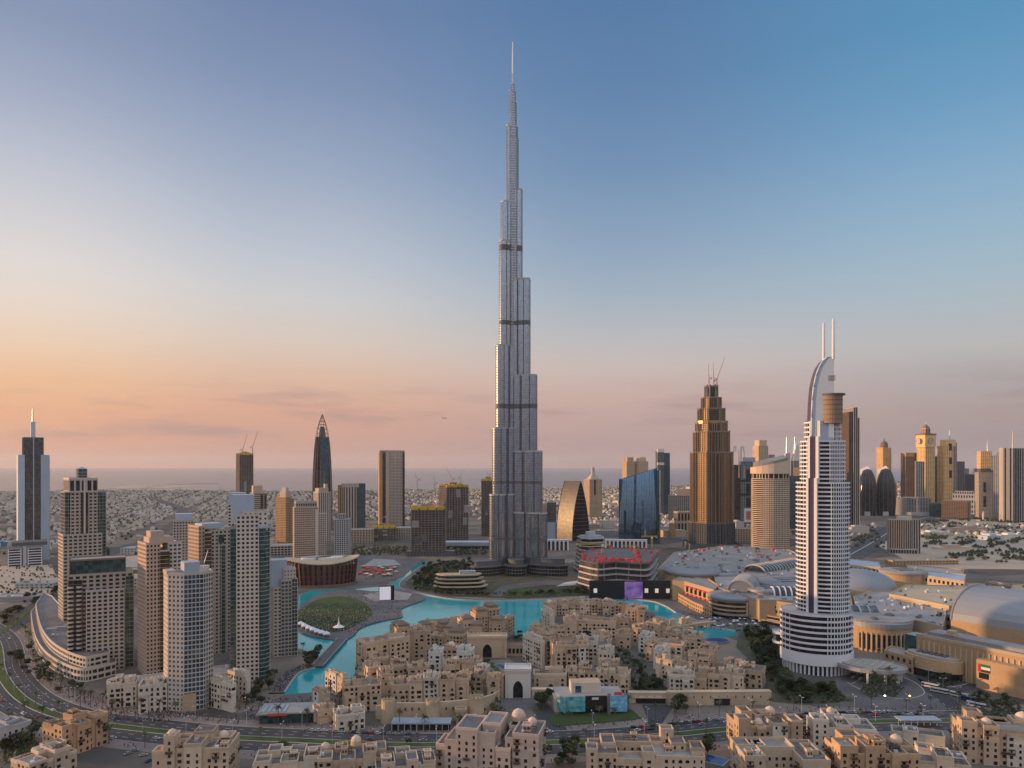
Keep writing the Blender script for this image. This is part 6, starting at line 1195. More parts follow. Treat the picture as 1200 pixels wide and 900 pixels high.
def rooftop(t, boxes, rnd, col, dome=0, wind=1, pergola=1, units=3):
    big = sorted(boxes, key=lambda b: -(b[1] - b[0]) * (b[3] - b[2]))
    for i in range(dome):
        x0, x1, y0, y1, z1 = big[i % len(big)]; r = min(3.4, (x1 - x0) * .28, (y1 - y0) * .3); x, y = rnd.uniform(x0 + r + .5, x1 - r - .5), rnd.uniform(y0 + r + .5, y1 - r - .5)
        b = MB(); b.prism(ell(r * 1.06, r * 1.06, 14, x, y), z1 - .4, z1 + 1.4); b.build('dome_drum', [col], t); b = MB(); b.dome(r, x, y, z1 + 1.4, n=14, pt=.4); b.build('dome', ['domew'], t, True)
    for i in range(wind):
        x0, x1, y0, y1, z1 = rnd.choice(big[:3]); s = rnd.uniform(1.5, 2.4)
        if x1 - x0 < 2 * s + 2 or y1 - y0 < 2 * s + 2: continue
        x, y = rnd.uniform(x0 + s + .5, x1 - s - .5), rnd.uniform(y0 + s + .5, y1 - s - .5); h = rnd.uniform(2.2, 3.8); tw = thing_part('wind_tower', t, z1 - .4); tw.location = (x, y, z1 - .4)
        block(tw, 'shaft', -s, s, -s, s, 0, h, col); b = MB(); b.rim(rect(-s - .25, s + .25, -s - .25, s + .25), .5, h, h + .8); b.build('rim', [col], tw)
        for u in (-.45, .45):
            for (dx, dy, sx, sy) in ((u * s, -s - .04, .3 * s, .04), (-s - .04, u * s, .04, .3 * s)): block(tw, 'vent', dx - sx, dx + sx, dy - sy, dy + sy, h * .4, h * .85, 'wood')
    for i in range(pergola):
        x0, x1, y0, y1, z1 = rnd.choice(big[:3]); wx, wy = min(6, (x1 - x0) * .4), min(4, (y1 - y0) * .35)
        if wx < 2.5 or wy < 1.8: continue
        x, y = rnd.uniform(x0 + 1, x1 - wx - 1), rnd.uniform(y0 + .8, y1 - wy - .8); b = MB()
        for j in range(5): b.box(x + wx * j / 4 - .15, x + wx * j / 4 + .15, y, y + wy, z1 + 2.1, z1 + 2.35)
        b.box(x - .2, x + wx + .2, y, y + .2, z1 + 1.85, z1 + 2.1); b.box(x - .2, x + wx + .2, y + wy - .2, y + wy, z1 + 1.85, z1 + 2.1)
        for u in (x, x + wx - .2):
            for v in (y, y + wy - .2): b.box(u, u + .2, v, v + .2, z1 - .4, z1 + 1.85)
        b.build('pergola', ['wood'], t)
    for i in range(units):
        x0, x1, y0, y1, z1 = rnd.choice(big[:4])
        if x1 - x0 < 5 or y1 - y0 < 5: continue
        plant_units(t, 1, x0 + 1.5, x1 - 1.5, y0 + 1.5, y1 - 1.5, z1 - .35, 1.7, rnd)
SEED = [100]
def souk(label, p0, p1, pyb, pyt, d, a=0, col='tan', dome=0, wind=1, pergola=1, arch=.15, cat='house', name='courtyard_house', n=None, base=None, group=None, roof='roofd', balc=.12, z0=0, bw=3.7, units=3, fh=3.4):
    """one house: base row pyb, parapet row pyt, front between columns p0 and p1, d metres deep"""
    SEED[0] += 1; rnd = random.Random(SEED[0]); Y = GY(pyb); pc = (p0 + p1) / 2
    S = (p1 - p0) * Y * math.cos(math.atan2(GX(pc, Y), Y)) / F; ar = R(abs(a)); wd = max(4, (S - d * math.sin(ar)) / math.cos(ar)); h = GZ(pyt, Y)
    X = GX(pc, Y); ph = math.atan2(X, Y); back = d * .5 * math.cos(ar) + wd * .5 * math.sin(ar)
    t = thing(name, label, cat, X + back * math.sin(ph), Y + back * math.cos(ph), -ph + R(a), group)
    bx = [(-wd / 2, wd / 2, -d / 2, d / 2, h)]; k = n if n is not None else max(2, int(wd / 7))
    m = max(1, min(k, round(wd / 9)))
    for i in range(m):      # bays standing forward of the front, each with its own height
        u = -wd / 2 + wd * i / m; w1 = wd / m * rnd.uniform(.5, .85); o = rnd.uniform(.03, .14) * wd / m
        bx.append((u + o, u + o + w1, -d / 2 - rnd.uniform(.6, 1.8), -d / 2 + d * rnd.uniform(.25, .6), max(4.5, h + rnd.choice((-6.6, -3.4, -3.4, -.9, 0.8)))))
    for i in range(max(1, k // 2)):     # set back upper storeys
        w1, d1 = wd * rnd.uniform(.2, .4), d * rnd.uniform(.3, .5); u, v = rnd.uniform(-wd / 2 + .7, wd / 2 - w1 - .7), rnd.uniform(-d / 2 + d * .3, d / 2 - d1 - .6)
        bx.append((u, u + w1, v, v + d1, h + rnd.uniform(1.8, 3.4)))
    for sx in (-1, 1):
        if d > 9: v = rnd.uniform(-d * .4, 0); bx.append((wd / 2 - 2 if sx > 0 else -wd / 2 - rnd.uniform(.5, 1.4), wd / 2 + rnd.uniform(.5, 1.4) if sx > 0 else -wd / 2 + 2, v, v + d * .4, h + rnd.choice((-2, 1.1, 2))))
    for i in range(3):      # stair heads and small terrace rooms
        w1, d1 = rnd.uniform(2.2, 4.2), rnd.uniform(2.2, 4); u, v = rnd.uniform(-wd / 2 + .8, max(-wd / 2 + .9, wd / 2 - w1 - .8)), rnd.uniform(-d / 2 + .8, max(-d / 2 + .9, d / 2 - d1 - .8)); bx.append((u, u + w1, v, v + d1, h + rnd.uniform(1.6, 3.0)))
    far = Y > 640
    compound(t, bx, rnd, col, far, bw=bw, balc=balc, roof=roof, arch=arch, fh=fh, ww=2.0, wh=2.2, blank=.1)
    rooftop(t, bx, rnd, col, dome, wind, pergola if not far else 0, units if not far else 1)
    return t
def hip(t, x0, x1, y0, y1, z, h=3.0, over=1.2, mat='roofbrown'):
    b = MB(); p = rect(x0 - over, x1 + over, y0 - over, y1 + over); b.prism(p, z, z + .5); cx, cy = (x0 + x1) / 2, (y0 + y1) / 2; b.prism(p, z + .5, z + .5 + h, 0, top=[(cx + (x - cx) * .45, cy + (y - cy) * .45) for x, y in p]); b.build('hip_roof', [mat], t)
# --- the lakeside hotel with brown hipped roofs: one thing per wing
def wing(label, p0, p1, pyb, pyt, d, a=0, boxes=(), **k):
    t = souk(label, p0, p1, pyb, pyt, d, a, n=k.pop('n', 2), dome=0, wind=0, pergola=0, cat='hotel wing', name='hotel_wing', roof=k.pop('roof', 'roofbrown'), **k)
    return t
def pav(label, p0, p1, pyb, pyt, d, a=0, **k):
    """a square pavilion under a brown hip roof"""
    SEED[0] += 1; rnd = random.Random(SEED[0]); Y = GY(pyb); pc = (p0 + p1) / 2; wd = (p1 - p0) * Y / F; X = GX(pc, Y); ph = math.atan2(X, Y); h = GZ(pyt, Y)
    t = thing('hotel_pavilion', label, 'hotel pavilion', X + d / 2 * math.sin(ph), Y + d / 2 * math.cos(ph), -ph + R(a)); ar = abs(R(a)); wd = wd / (math.cos(ar) + d / max(wd, 1) * math.sin(ar) * .8)
    compound(t, [(-wd / 2, wd / 2, -d / 2, d / 2, h - 2.5), (-wd * .36, wd * .36, -d * .36, d * .36, h)], rnd, 'tan', Y > 640, bw=3.2); hip(t, -wd * .36, wd * .36, -d * .36, d * .36, h + .4, 2.2); return t
wing('hotel wing with a dark timber balconied end standing in the lake, long brown roof', 416.5, 481, 793, 754, 17, 24, arch=0, roof='roofbrown')
wing('hotel wing with a square front of dark balconies in four rows', 480, 505, 776, 741, 20, 6, n=1, bw=3.6)
pav('tan hotel pavilion with two stacked brown hip roofs behind the dark balconied wing', 458, 481, 765, 734, 20, 20); pav('small hotel pavilion under a brown hip roof, second along the lake from the balconied wing', 490, 507, 757, 733, 16, 20)
pav('low brown hipped hotel pavilion at the waterside below the park', 512, 526, 751, 731, 14, 25); pav('long brown hipped hotel pavilion in the middle of the lakeside hotel', 524, 548, 763, 741, 16, -20); pav('low hotel pavilion with a brown roof beside the hotel garden', 521, 540, 754, 736, 16, -25)
pav('tall tan hotel pavilion with arched loggia and brown hip roof', 537, 556, 751, 726, 20, 18); pav('hotel pavilion next to the tall one, with an upper arched balcony', 550, 567, 752, 733, 16, -8)
pav('highest brown roofed hotel pavilion on the north tip of the hotel', 566, 584, 738, 711, 20, 22); pav('brown roofed hotel pavilion left of the highest one', 551, 570, 743, 716.5, 18, 22); pav('brown roofed hotel pavilion right of the highest one', 574, 592, 752, 727, 18, -15)
souk('tan hotel rooms climbing down to the lake inlet on the right of the hotel', 588, 603, 748, 727, 22, -25, arch=.4, n=2, cat='hotel wing', name='hotel_wing', wind=0); wing('long low hotel wing behind the hotel garden, brown roofs', 505, 530, 762, 747, 12, -28); wing('low brown roofed hotel wing along the lake edge behind the pavilions', 500, 560, 740, 730, 14, 6, n=4)
def gatehouse(label, p0, p1, pyb, pyt, d, aw, ah, mat, name, cat, dark='g_dark', a=0, crest=True):
    """a block with a tall pointed arch: the arch opening is real, closed by a dark door set back in it"""
    Y = GY(pyb); pc = (p0 + p1) / 2; X = GX(pc, Y); t = stand(name, label, cat, pc, Y, a); k = Y * math.cos(math.atan2(X, Y)) / F; wd = (p1 - p0) * k; h = GZ(pyt, Y); aw *= k / 2; ah = ah * h
    pts = [(-aw, 0), (-aw, ah * .62)] + [(-aw * math.cos(R(q)) * (1 - q / 260), ah * .62 + ah * .38 * math.sin(R(q))) for q in (25, 50, 70)] + [(0, ah)]; pts += [(-x, z) for x, z in reversed(pts[:-1])]
    b = MB(); n = len(pts)
    for i in range(n - 1):
        (xa, za), (xb, zb) = pts[i], pts[i + 1]
        if abs(xa - xb) > 1e-4: b.face([(xa, 0, za), (xb, 0, zb), (xb, 0, h), (xa, 0, h)])
        b.face([(xb, 0, zb), (xa, 0, za), (xa, 3.2, za), (xb, 3.2, zb)])
    b.face([(-wd / 2, 0, 0), (-aw, 0, 0), (-aw, 0, h), (-wd / 2, 0, h)]); b.face([(aw, 0, 0), (wd / 2, 0, 0), (wd / 2, 0, h), (aw, 0, h)])
    b.face([(wd / 2, 0, 0), (wd / 2, d, 0), (wd / 2, d, h), (wd / 2, 0, h)]); b.face([(-wd / 2, d, 0), (-wd / 2, 0, 0), (-wd / 2, 0, h), (-wd / 2, d, h)]); b.face([(-wd / 2, 0, h), (wd / 2, 0, h), (wd / 2, d, h), (-wd / 2, d, h)]); b.face([(wd / 2, d, 0), (-wd / 2, d, 0), (-wd / 2, d, h), (wd / 2, d, h)])
    b.build('wall', [mat], t); b = MB(); b.face([(x, 3.1, z) for x, z in pts][::-1]); b.build('door', [dark], t)
    b = MB(); b.rim(inset(rect(-wd / 2, wd / 2, 0, d), -.5), 1.0, h - .8, h + 1.2); b.build('cornice', [mat], t); b = MB(); b.rim(rect(-wd * .42, wd * .42, -.3, -.02), .05, h * .93, h * .95)
    block(t, 'frame', -wd * .42, wd * .42, -.3, -.02, h * .90, h * .93, mat); block(t, 'frame', -wd * .42, -wd * .39, -.3, -.02, 0, h * .9, mat); block(t, 'frame', wd * .39, wd * .42, -.3, -.02, 0, h * .9, mat)
    return t
gatehouse('sandstone hotel gatehouse with a tall dark pointed arch facing the pool court', 548, 594, 771, 747, 14, 10.5, .66, 'tan', 'gatehouse', 'gatehouse')
t = gatehouse('white monumental gate with a pointed arch and dark doorway at the head of the drive', 592, 622, 818.5, 785.5, 15, 11.5, .62, 'gatewhite', 'monumental_gate', 'gate')
t = stand('arcade', 'low sandstone arcade right of the hotel gatehouse', 'arcade', 602, GY(769), 0); k = GY(769) / F
facade(t, rect(-11.5 * k, 11.5 * k, 0, 8), 0, GZ(757, GY(769)), fl=9, bay=3.6, wall='tan', gl='g_dark', sp=.5, pier=1.2, out=1.2); cap(t, rect(-11.5 * k, 11.5 * k, 0, 8), GZ(757, GY(769)), 1, 'tan', 'roofbrown')
for px, py, lb in ((570, 784, 'left blue pool strip in the court before the hotel gatehouse'), (588, 782, 'right blue pool strip in the court before the hotel gatehouse'), (706, 757, 'blue pool among the dense tan houses')):
    x, y = G(px, py); t = thing('pool', lb, 'pool', x, y, R(-62 if px < 700 else -50)); block(t, 'basin', -8.5, 8.5, -3.6, 3.6, .1, .7, 'roofl'); block(t, 'water', -7.8, 7.8, -3.0, 3.0, .7, .74, 'pool')
sheet('pool_court', [(556, 788), (556, 776), (596, 772), (616, 786), (592, 792)], .12, 'paving'); sheet('pool_court_lawn', [(572, 790), (565, 777), (578, 776), (588, 788)], .16, 'lawn')
x, y = G(838, 752); t = thing('pool', 'large deep blue curved pool between tan houses and the hotel garden', 'pool', x, y, .2); b = MB(); b.prism(ell(14, 10.5, 28), .1, 1.4); b.build('basin', ['paving'], t); b = MB(); b.prism(ell(13, 9.5, 28), 1.4, 1.45); b.build('water', ['pool'], t)
for i in range(3): b = MB(); p = [( (17 + i * 6) * math.cos(R(q)), (13.5 + i * 5) * math.sin(R(q))) for q in range(175, 262, 8)]; q2 = [(x * 1.12, y * 1.12) for x, y in reversed(p)]; b.prism(ccw(p + q2), .1, 3.2 - i * .8); b.build('terrace_step', ['roofl'], t)
# --- bazaar: row above the fortress wall, and its back rows
souk('four storey arched front of the bazaar nearest the lake, above the low entrance tunnel', 401, 447, 834, 804.5, 16, 4, n=5, arch=.6, col='tan', bw=3.5, balc=.03)
souk('pale two storey pavilion with glass windows standing before the bazaar tunnel', 390, 428, 857, 838.5, 14, 8, col='cream', n=1, arch=0, dome=0, wind=0, cat='pavilion', name='pavilion')
souk('row house over the round bastion, with a slim tower like post', 458, 480, 826, 803, 14, 2, n=2, arch=.5, z0=0); souk('row house second from the bastion over the fortress wall, tall glazed bays', 479, 497, 825, 800, 14, 0, n=2); souk('row house over the middle of the fortress wall with red ground floor awnings', 496, 514, 824, 796, 14, 0, n=2, col='cream')
souk('row house right of the red awninged one over the fortress wall', 513, 534, 823, 798, 14, -2, n=3, arch=.4); souk('row house with three big arched windows over the curved wall end', 533, 552, 821, 796, 14, -6, n=2, arch=.8, dome=0); souk('last row house before the curved wall turns to the white gate', 551, 570, 816, 793, 14, -16, n=2)
souk('tan drum fronted house beside the balconied hotel wing', 430, 456, 797, 772, 17, 14, n=1, wind=0, bw=6); souk('house with a broad dark awning roof in the bazaar second row', 478, 502, 806, 784, 14, 5, n=1); souk('stepped tan house at the lake corner of the bazaar', 424, 446, 809, 783, 15, 18, n=2); souk('white plastered house with a pitched look roof in the bazaar', 502, 520, 788, 765, 13, -12, col='white', n=1, wind=0, arch=0)
souk('tan house with a blunt rounded corner tower behind the white plastered house', 518, 537, 781, 761, 14, -5, n=1, dome=1); souk('house with a wide dark flat roof between bazaar and pool court', 535, 556, 782, 764, 16, -10, col='white', n=1, wind=0); souk('tan bazaar house of the third row with twin wind towers', 456, 478, 800, 780, 14, 8, n=2, wind=2); souk('bazaar house of the third row with a small dome', 520, 542, 800, 780, 14, -8, n=2, dome=1)
souk('bazaar house beside the pool court with a stepped roof', 541, 566, 802, 778, 15, -14, n=2, wind=1); souk('white trimmed bazaar house just left of the white gate', 556, 574, 806, 786, 13, -14, col='cream', n=2); souk('bazaar corner block behind the four storey arched front', 441, 462, 815, 792, 15, 10, n=2); souk('plain tan block beside the white gate with small square windows', 571, 591, 821, 797, 12, -18, n=0, bw=5, wind=0)
souk('low tan shops stepping along the lake from the bazaar', 383, 405, 818, 797, 26, 30, n=2, wind=1); souk('lowest tan shop on the lake edge beside the square', 366, 386, 832, 815, 18, 30, n=1, wind=0); souk('tan porch with a broad arch beside the glass pavilion', 368, 392, 848, 834, 10, 14, n=0, arch=1, wind=0, bw=9, units=0)
Yw = 520.0
def fort():
    t = thing('fortress_wall', 'tall blank sandstone fortress wall with round bastions below the bazaar', 'wall', *G(510, 846)); pts = [G(*p) for p in ((440, 842), (455, 846), (507, 847), (558, 843), (576, 836), (585, 826))]; l = [(p[0] - t.location.x, p[1] - t.location.y) for p in pts]; hs = [8, 12.5, 13, 13.5, 12.5, 10]
    b = MB()
    for i in range(len(l) - 1):
        A, B = l[i], l[i + 1]; b.mesh([(*A, 0), (*B, 0), (*B, hs[i + 1]), (*A, hs[i]), (A[0], A[1] + 2.5, 0), (B[0], B[1] + 2.5, 0), (B[0], B[1] + 2.5, hs[i + 1]), (A[0], A[1] + 2.5, hs[i])], [(0, 1, 2, 3), (3, 2, 6, 7), (5, 4, 7, 6)])
    b.build('wall', ['fort'], t)
    for i, r in ((1, 4.4), (2, 4.6), (3, 4.8)):
        b = MB(); b.lathe([(r * 1.18, 0), (r, hs[i] + .5), (r * 1.06, hs[i] + .6), (r * 1.06, hs[i] + 2), (r * .8, hs[i] + 2), (r * .8, hs[i] + .8), (.1, hs[i] + .8)], 20, *l[i]); b.build('bastion', ['fort'], t)
        for q in range(10): a = R(q * 36); b = MB(); b.obox(l[i][0] + r * .95 * math.cos(a), l[i][1] + r * .95 * math.sin(a), a, .7, 1.3, hs[i] + 2, hs[i] + 3); b.build('merlon', ['fort'], t)
    for px, z in ((468, 8), (475, 8), (483, 8.3), (491, 8.3), (523, 8.5), (531, 8.5)):
        x, y = G(px, 846.6); b = MB(); b.box(x - t.location.x - .4, x - t.location.x + .4, y - t.location.y - .9, y - t.location.y + .2, z, z + 1.6); b.build('loophole', ['blackm'], t)
    return t
fort()
gatehouse('small arched sandstone porch against the fortress wall', 534, 546, 849, 833, 6, 5, .7, 'fort', 'porch', 'porch')
t = thing('shop_canopy', 'long grey canopy with a dark shop front at the foot of the fortress wall', 'canopy', *G(494, 857)); k = GY(857) / F; block(t, 'roof', -36 * k, 34 * k, 0, 11, 4.4, 5.2, 'bluepent'); block(t, 'shop_front', -35 * k, 33 * k, 2, 10, 0, 4.4, 'g_dark')
for i in range(10): block(t, 'post', (-35 + i * 7.4) * k - .2, (-35 + i * 7.4) * k + .2, .3, .7, 0, 4.4, 'lgrey')
t = thing('glass_pavilion', 'low glass pavilion under folded white roof slabs on the square', 'pavilion', *G(335, 848), R(6)); k = GY(848) / F; block(t, 'glazing', -30 * k, 28 * k, 1, 18, 0, 6.4, 'g_green'); block(t, 'roof', -33 * k, 4 * k, -2, 21, 6.4, 7.3, 'roofl'); block(t, 'roof', 1 * k, 33 * k, -4, 17, 7.5, 8.4, 'roofl'); block(t, 'sign_band', -20 * k, 2 * k, -2.4, -2.05, 6.0, 7.6, 'red')
for i in range(6): block(t, 'roof_light', (-28 + i * 6) * k, (-25 + i * 6) * k, 2, 16, 7.3, 7.7, 'bluepent')
# --- the dense quarter right of the inlet
souk('white arched corner house at the inlet mouth, left end of the shore arc', 634, 650, 739, 718, 20, 25, col='cream', arch=.7, n=1, wind=0)
for i, (p0, p1, b_, t_) in enumerate([(637, 652, 722, 709.5), (650, 666, 720, 707), (664, 680, 719, 706.5), (678, 694, 719, 706), (692, 708, 719.5, 706.5), (706, 722, 721, 707.5), (720, 736, 724, 710), (734, 748, 727, 713), (747, 758, 731, 716)]):
    souk(['tan shore house with a turret, first of the arc along the water', 'tan shore house, second of the arc along the water', 'tan shore house, third of the arc along the water', 'tan shore house in the arc right before the purple screen, with twin turrets', 'tan shore house, fifth of the arc along the water', 'tan shore house, sixth of the arc along the water', 'tan shore house, seventh of the arc along the water', 'tan shore house, eighth of the arc along the water', 'tan shore house, ninth of the arc along the water'][i], p0, p1, b_, t_, 17, 0, n=2, wind=2, dome=1 if i in (0, 5) else 0, col=('tan', 'tan2')[i % 2], group='houses of the shore arc')
souk('dark arched end house of the shore arc standing in the water', 756, 766.5, 741, 721, 16, 0, col='grey', n=0, arch=.8, wind=0); souk('house with a row of small arches facing the inner court', 676, 722, 747, 728, 14, 0, n=4, arch=.9); souk('tall plain tan block left of the arched inner court', 660, 677, 747, 727, 15, 4, n=1); souk('tall plain tan block right of the arched inner court', 720, 737, 746, 726, 16, 0, n=1, dome=1)
souk('house at the inlet bank with balconies to the water', 620, 640, 757, 738, 18, 22, n=2); souk('domed tan house behind the bronze corner block', 664, 684, 738, 722, 16, 0, n=1, dome=2); souk('tan house squeezed between inner court and the bronze corner block', 640, 662, 757, 739, 16, 10, n=2, wind=2)
souk('large tan block with dark bronze glazed corners, biggest house of the quarter', 644, 690, 790, 757.5, 20, 8, n=3, col='tan', bw=3.4, balc=.2); souk('white roofed house attached to the right of the bronze cornered block', 676, 700, 784, 752, 16, 4, col='cream', n=1); souk('long white terrace house running down to the white gate', 613, 637, 783, 752, 30, 30, col='cream', n=2, wind=0); souk('tan stepped house left of the bronze cornered block', 628, 650, 779, 748, 22, 18, n=2, wind=2)
souk('tan house at the head of the parking court', 688, 716, 781, 756, 18, -8, n=2); souk('house with a white terrace beside the parking court', 700, 719, 786, 764, 13, -10, col='cream', n=1); souk('tan house behind the row with arches, by the parking court', 703, 726, 797, 779, 13, -6, n=1, wind=0)
souk('row of arched houses right behind the billboard pavilion, left part', 665, 702, 811, 789, 14, 2, n=4, arch=.8); souk('row of arched houses behind the billboard pavilion, right part', 701, 737, 812, 791, 13, 0, n=4, arch=.8, col='tan2'); souk('pale low wing with a line of small arched windows right of the white gate', 625, 664, 811, 791, 12, 2, col='tan2', n=0, arch=.7, wind=0, bw=5)
souk('tan house on the bank by the bridge foot', 757, 782, 751, 731, 18, -22, n=2); souk('house by the lake right of the bridge foot with a dark balcony', 778, 802, 764, 744, 17, -18, n=2, wind=2); souk('long tan house facing the narrow garden, with an arcade', 770, 806, 777, 756, 16, -14, n=3, arch=.6); souk('pale house with a broad dark window at the big blue pool', 800, 824, 771, 746, 16, -6, col='tan2', n=1); souk('tall pinkish tan house below the big blue pool', 818, 842, 789, 763, 17, -12, n=2, wind=0); souk('square tan house in the middle of the garden row', 806, 833, 793, 772, 15, -8, n=2)
souk('tan house at the top of the diagonal row', 741, 760, 753, 737, 17, -24, n=1); souk('white house second in the diagonal row beside the garden', 748, 768, 765, 747, 15, -24, col='white', n=1, wind=0); souk('tan house third in the diagonal row beside the garden', 754, 774, 775, 756, 15, -24, n=2); souk('white house with arches lower in the diagonal row', 766, 786, 785, 764, 15, -24, col='white', n=1, arch=.7, wind=0); souk('tan house with white trim low in the diagonal row', 768, 796, 797, 775, 15, -22, n=2, col='tan2')
souk('house row over the stone terrace wall, left part with pale arches', 783, 814, 812, 792, 13, -2, n=4, arch=.6, col='cream'); souk('house row over the stone terrace wall, middle part with glazed bays', 813, 845, 811, 791, 13, -2, n=4, arch=.3); souk('house row over the stone terrace wall, right part', 844, 873, 810, 790, 13, -4, n=3, arch=.3, col='tan2'); souk('stepped tan house closing the row by the hotel garden', 858, 898, 806, 787, 18, -10, n=3, wind=1); souk('low tan house behind the row end, by the garden path', 848, 874, 796, 780, 14, -14, n=2)
souk('tan house tucked behind the middle of the terrace wall row', 790, 812, 800, 783, 13, -10, n=1); souk('small tan house between inner court and diagonal row', 722, 742, 760, 744, 14, -10, n=1); souk('tan house with a dome above the parking court', 694, 716, 764, 746, 14, -4, n=1, dome=1)
def podium_wall(label, a, b_, h, th=5, mat='fort', gap=None, gate=None):
    A, B = Vector(G(*a)), Vector(G(*b_)); an = math.atan2((B - A).y, (B - A).x); Ln = (B - A).length; t = thing('terrace_wall', label, 'wall', A.x, A.y, an); block(t, 'wall', 0, Ln, 0, th, 0, h, mat); block(t, 'coping', -.2, Ln + .2, -.25, th + .2, h, h + .6, mat)
    for u in range(6, int(Ln) - 2, 6): block(t, 'loophole', u, u + .7, -.12, .1, h * .55, h * .75, 'blackm')
    if gate: block(t, 'tunnel_mouth', gate[0], gate[1], -.5, .3, 0, h * .55, 'blackm'); block(t, 'lintel', gate[0] - 1, gate[1] + 1, -.9, 0, h * .55, h * .68, mat)
    return t
podium_wall('sandstone terrace wall with loopholes and a dark tunnel mouth under the house row', (783, 827), (904, 826), 9, gate=(33, 44)); podium_wall('low pale wall with two dark garage mouths beside the billboard pavilion', (737, 824), (786, 824.5), 7, mat='tan2', gate=(5, 26)); podium_wall('plain sandstone wall between white gate and billboard pavilion', (623, 818), (668, 819), 6, mat='tan2')
# bridge with tan kiosks
A, B = Vector(G(771, 741)), Vector(G(832, 733)); an = math.atan2((B - A).y, (B - A).x); Ln = (B - A).length; t = thing('bridge', 'tan stone bridge with turreted kiosks over the lake arm', 'bridge', A.x, A.y, an); block(t, 'deck', -4, Ln + 4, -5, 5, 2.5, 4.0, 'tan'); block(t, 'parapet', -4, Ln + 4, -5.3, -4.8, 4, 5.2, 'tan'); block(t, 'parapet', -4, Ln + 4, 4.8, 5.3, 4, 5.2, 'tan')
for u in (.18, .42, .66, .9): block(t, 'pier', Ln * u - 2, Ln * u + 2, -5.6, 5.6, .05, 2.5, 'tan2')
for u in (.18, .32, .5, .62): block(t, 'kiosk', Ln * u - 3, Ln * u + 3, 1.2, 5.2, 4, 10.5, 'tan'); b = MB(); b.dome(1.8, Ln * u, 3, 10.5, n=10); b.build('kiosk_dome', ['domew'], t)
# --- billboard pavilion
t = thing('billboard_pavilion', 'flat roofed pavilion wearing two big blue green picture billboards', 'pavilion', *G(698, 838), R(3)); k = GY(838) / F
block(t, 'hall', -38 * k, 34 * k, 4, 24, 0, 10.4, 'g_dark'); block(t, 'roof', -45 * k, 36 * k, 2, 28, 10.4, 11.4, 'roofl'); block(t, 'roof_house', -26 * k, 10 * k, 12, 23, 11.4, 18.6, 'cream', 'tan'); block(t, 'window', -21 * k, -14 * k, 11.7, 12.1, 12, 16.5, 'g_blue'); block(t, 'dark_fascia', -12 * k, 14 * k, 1.6, 3, 3.4, 12.4, 'blackm'); block(t, 'pillar', 14 * k, 18 * k, .2, 3, 0, 14, 'brown'); block(t, 'side_wing', -47 * k, -38 * k, 8, 22, 0, 9, 'cream'); block(t, 'sign', -4 * k, 4 * k, 1.3, 1.55, 10, 11.6, 'white')
def picture_mat(name, cols, sc_):
    m, tt, bb = new_mat(name); tc = tt.nodes.new('ShaderNodeTexCoord'); mpn = tt.nodes.new('ShaderNodeMapping'); mpn.inputs['Scale'].default_value = (1, 1, 1.6); tt.links.new(tc.outputs['Object'], mpn.inputs[0]); g = tt.nodes.new('ShaderNodeTexNoise'); g.inputs['Scale'].default_value = sc_; g.inputs['Detail'].default_value = 5; tt.links.new(mpn.outputs[0], g.inputs[0])
    r_ = tt.nodes.new('ShaderNodeValToRGB'); e = r_.color_ramp.elements; e[0].position = .3; e[0].color = (*cols[0], 1); e[1].position = .72; e[1].color = (*cols[-1], 1)
    for i, c in enumerate(cols[1:-1]): q = e.new(.42 + i * .12); q.color = (*c, 1)
    tt.links.new(g.outputs[0], r_.inputs[0]); tt.links.new(r_.outputs[0], bb.inputs['Base Color']); bb.inputs['Roughness'].default_value = .5; return m
block(t, 'billboard', -36 * k, -12 * k, .6, 1.2, 2.2, 12.6, picture_mat('poster_green', [(.02, .12, .14), (.06, .34, .38), (.16, .44, .46), (.42, .54, .52)], .22)); block(t, 'billboard', 17 * k, 37 * k, -.4, .3, 2.2, 13.2, picture_mat('poster_blue', [(.02, .10, .25), (.10, .38, .62), (.16, .48, .70), (.58, .66, .70)], .2)); block(t, 'billboard_top', 22 * k, 32 * k, .4, .9, 13.2, 15.4, 'red')
b = MB(); b.obox(-40 * k, 2.6, R(-68), 11, .5, 2.2, 12.4); b.build('billboard', [bpy.data.materials['poster_green']], t)
sheet('verge', [(640, 842), (660, 835), (740, 832), (752, 842), (735, 845), (650, 852)], .18, 'lawn')
# --- white stepped houses under the left towers
souk('row of white stepped houses with flat terraces at the foot of the pink lit tower', 126, 164, 829, 802, 16, -8, col='cream', n=4, arch=.2, wind=1, bw=3.2); souk('right half of the white stepped houses, red awnings below', 162, 201, 835, 804, 16, -10, col='cream', n=4, arch=.2, wind=1, bw=3.2); souk('white stepped houses climbing away right of the slender cream tower', 249, 272, 836, 804, 26, 34, col='cream', n=2, arch=.1, bw=3.2); souk('white stepped house block nearest the lakeside promenade', 268, 292, 823, 793, 22, 34, col='cream', n=2, arch=.1, bw=3.2)
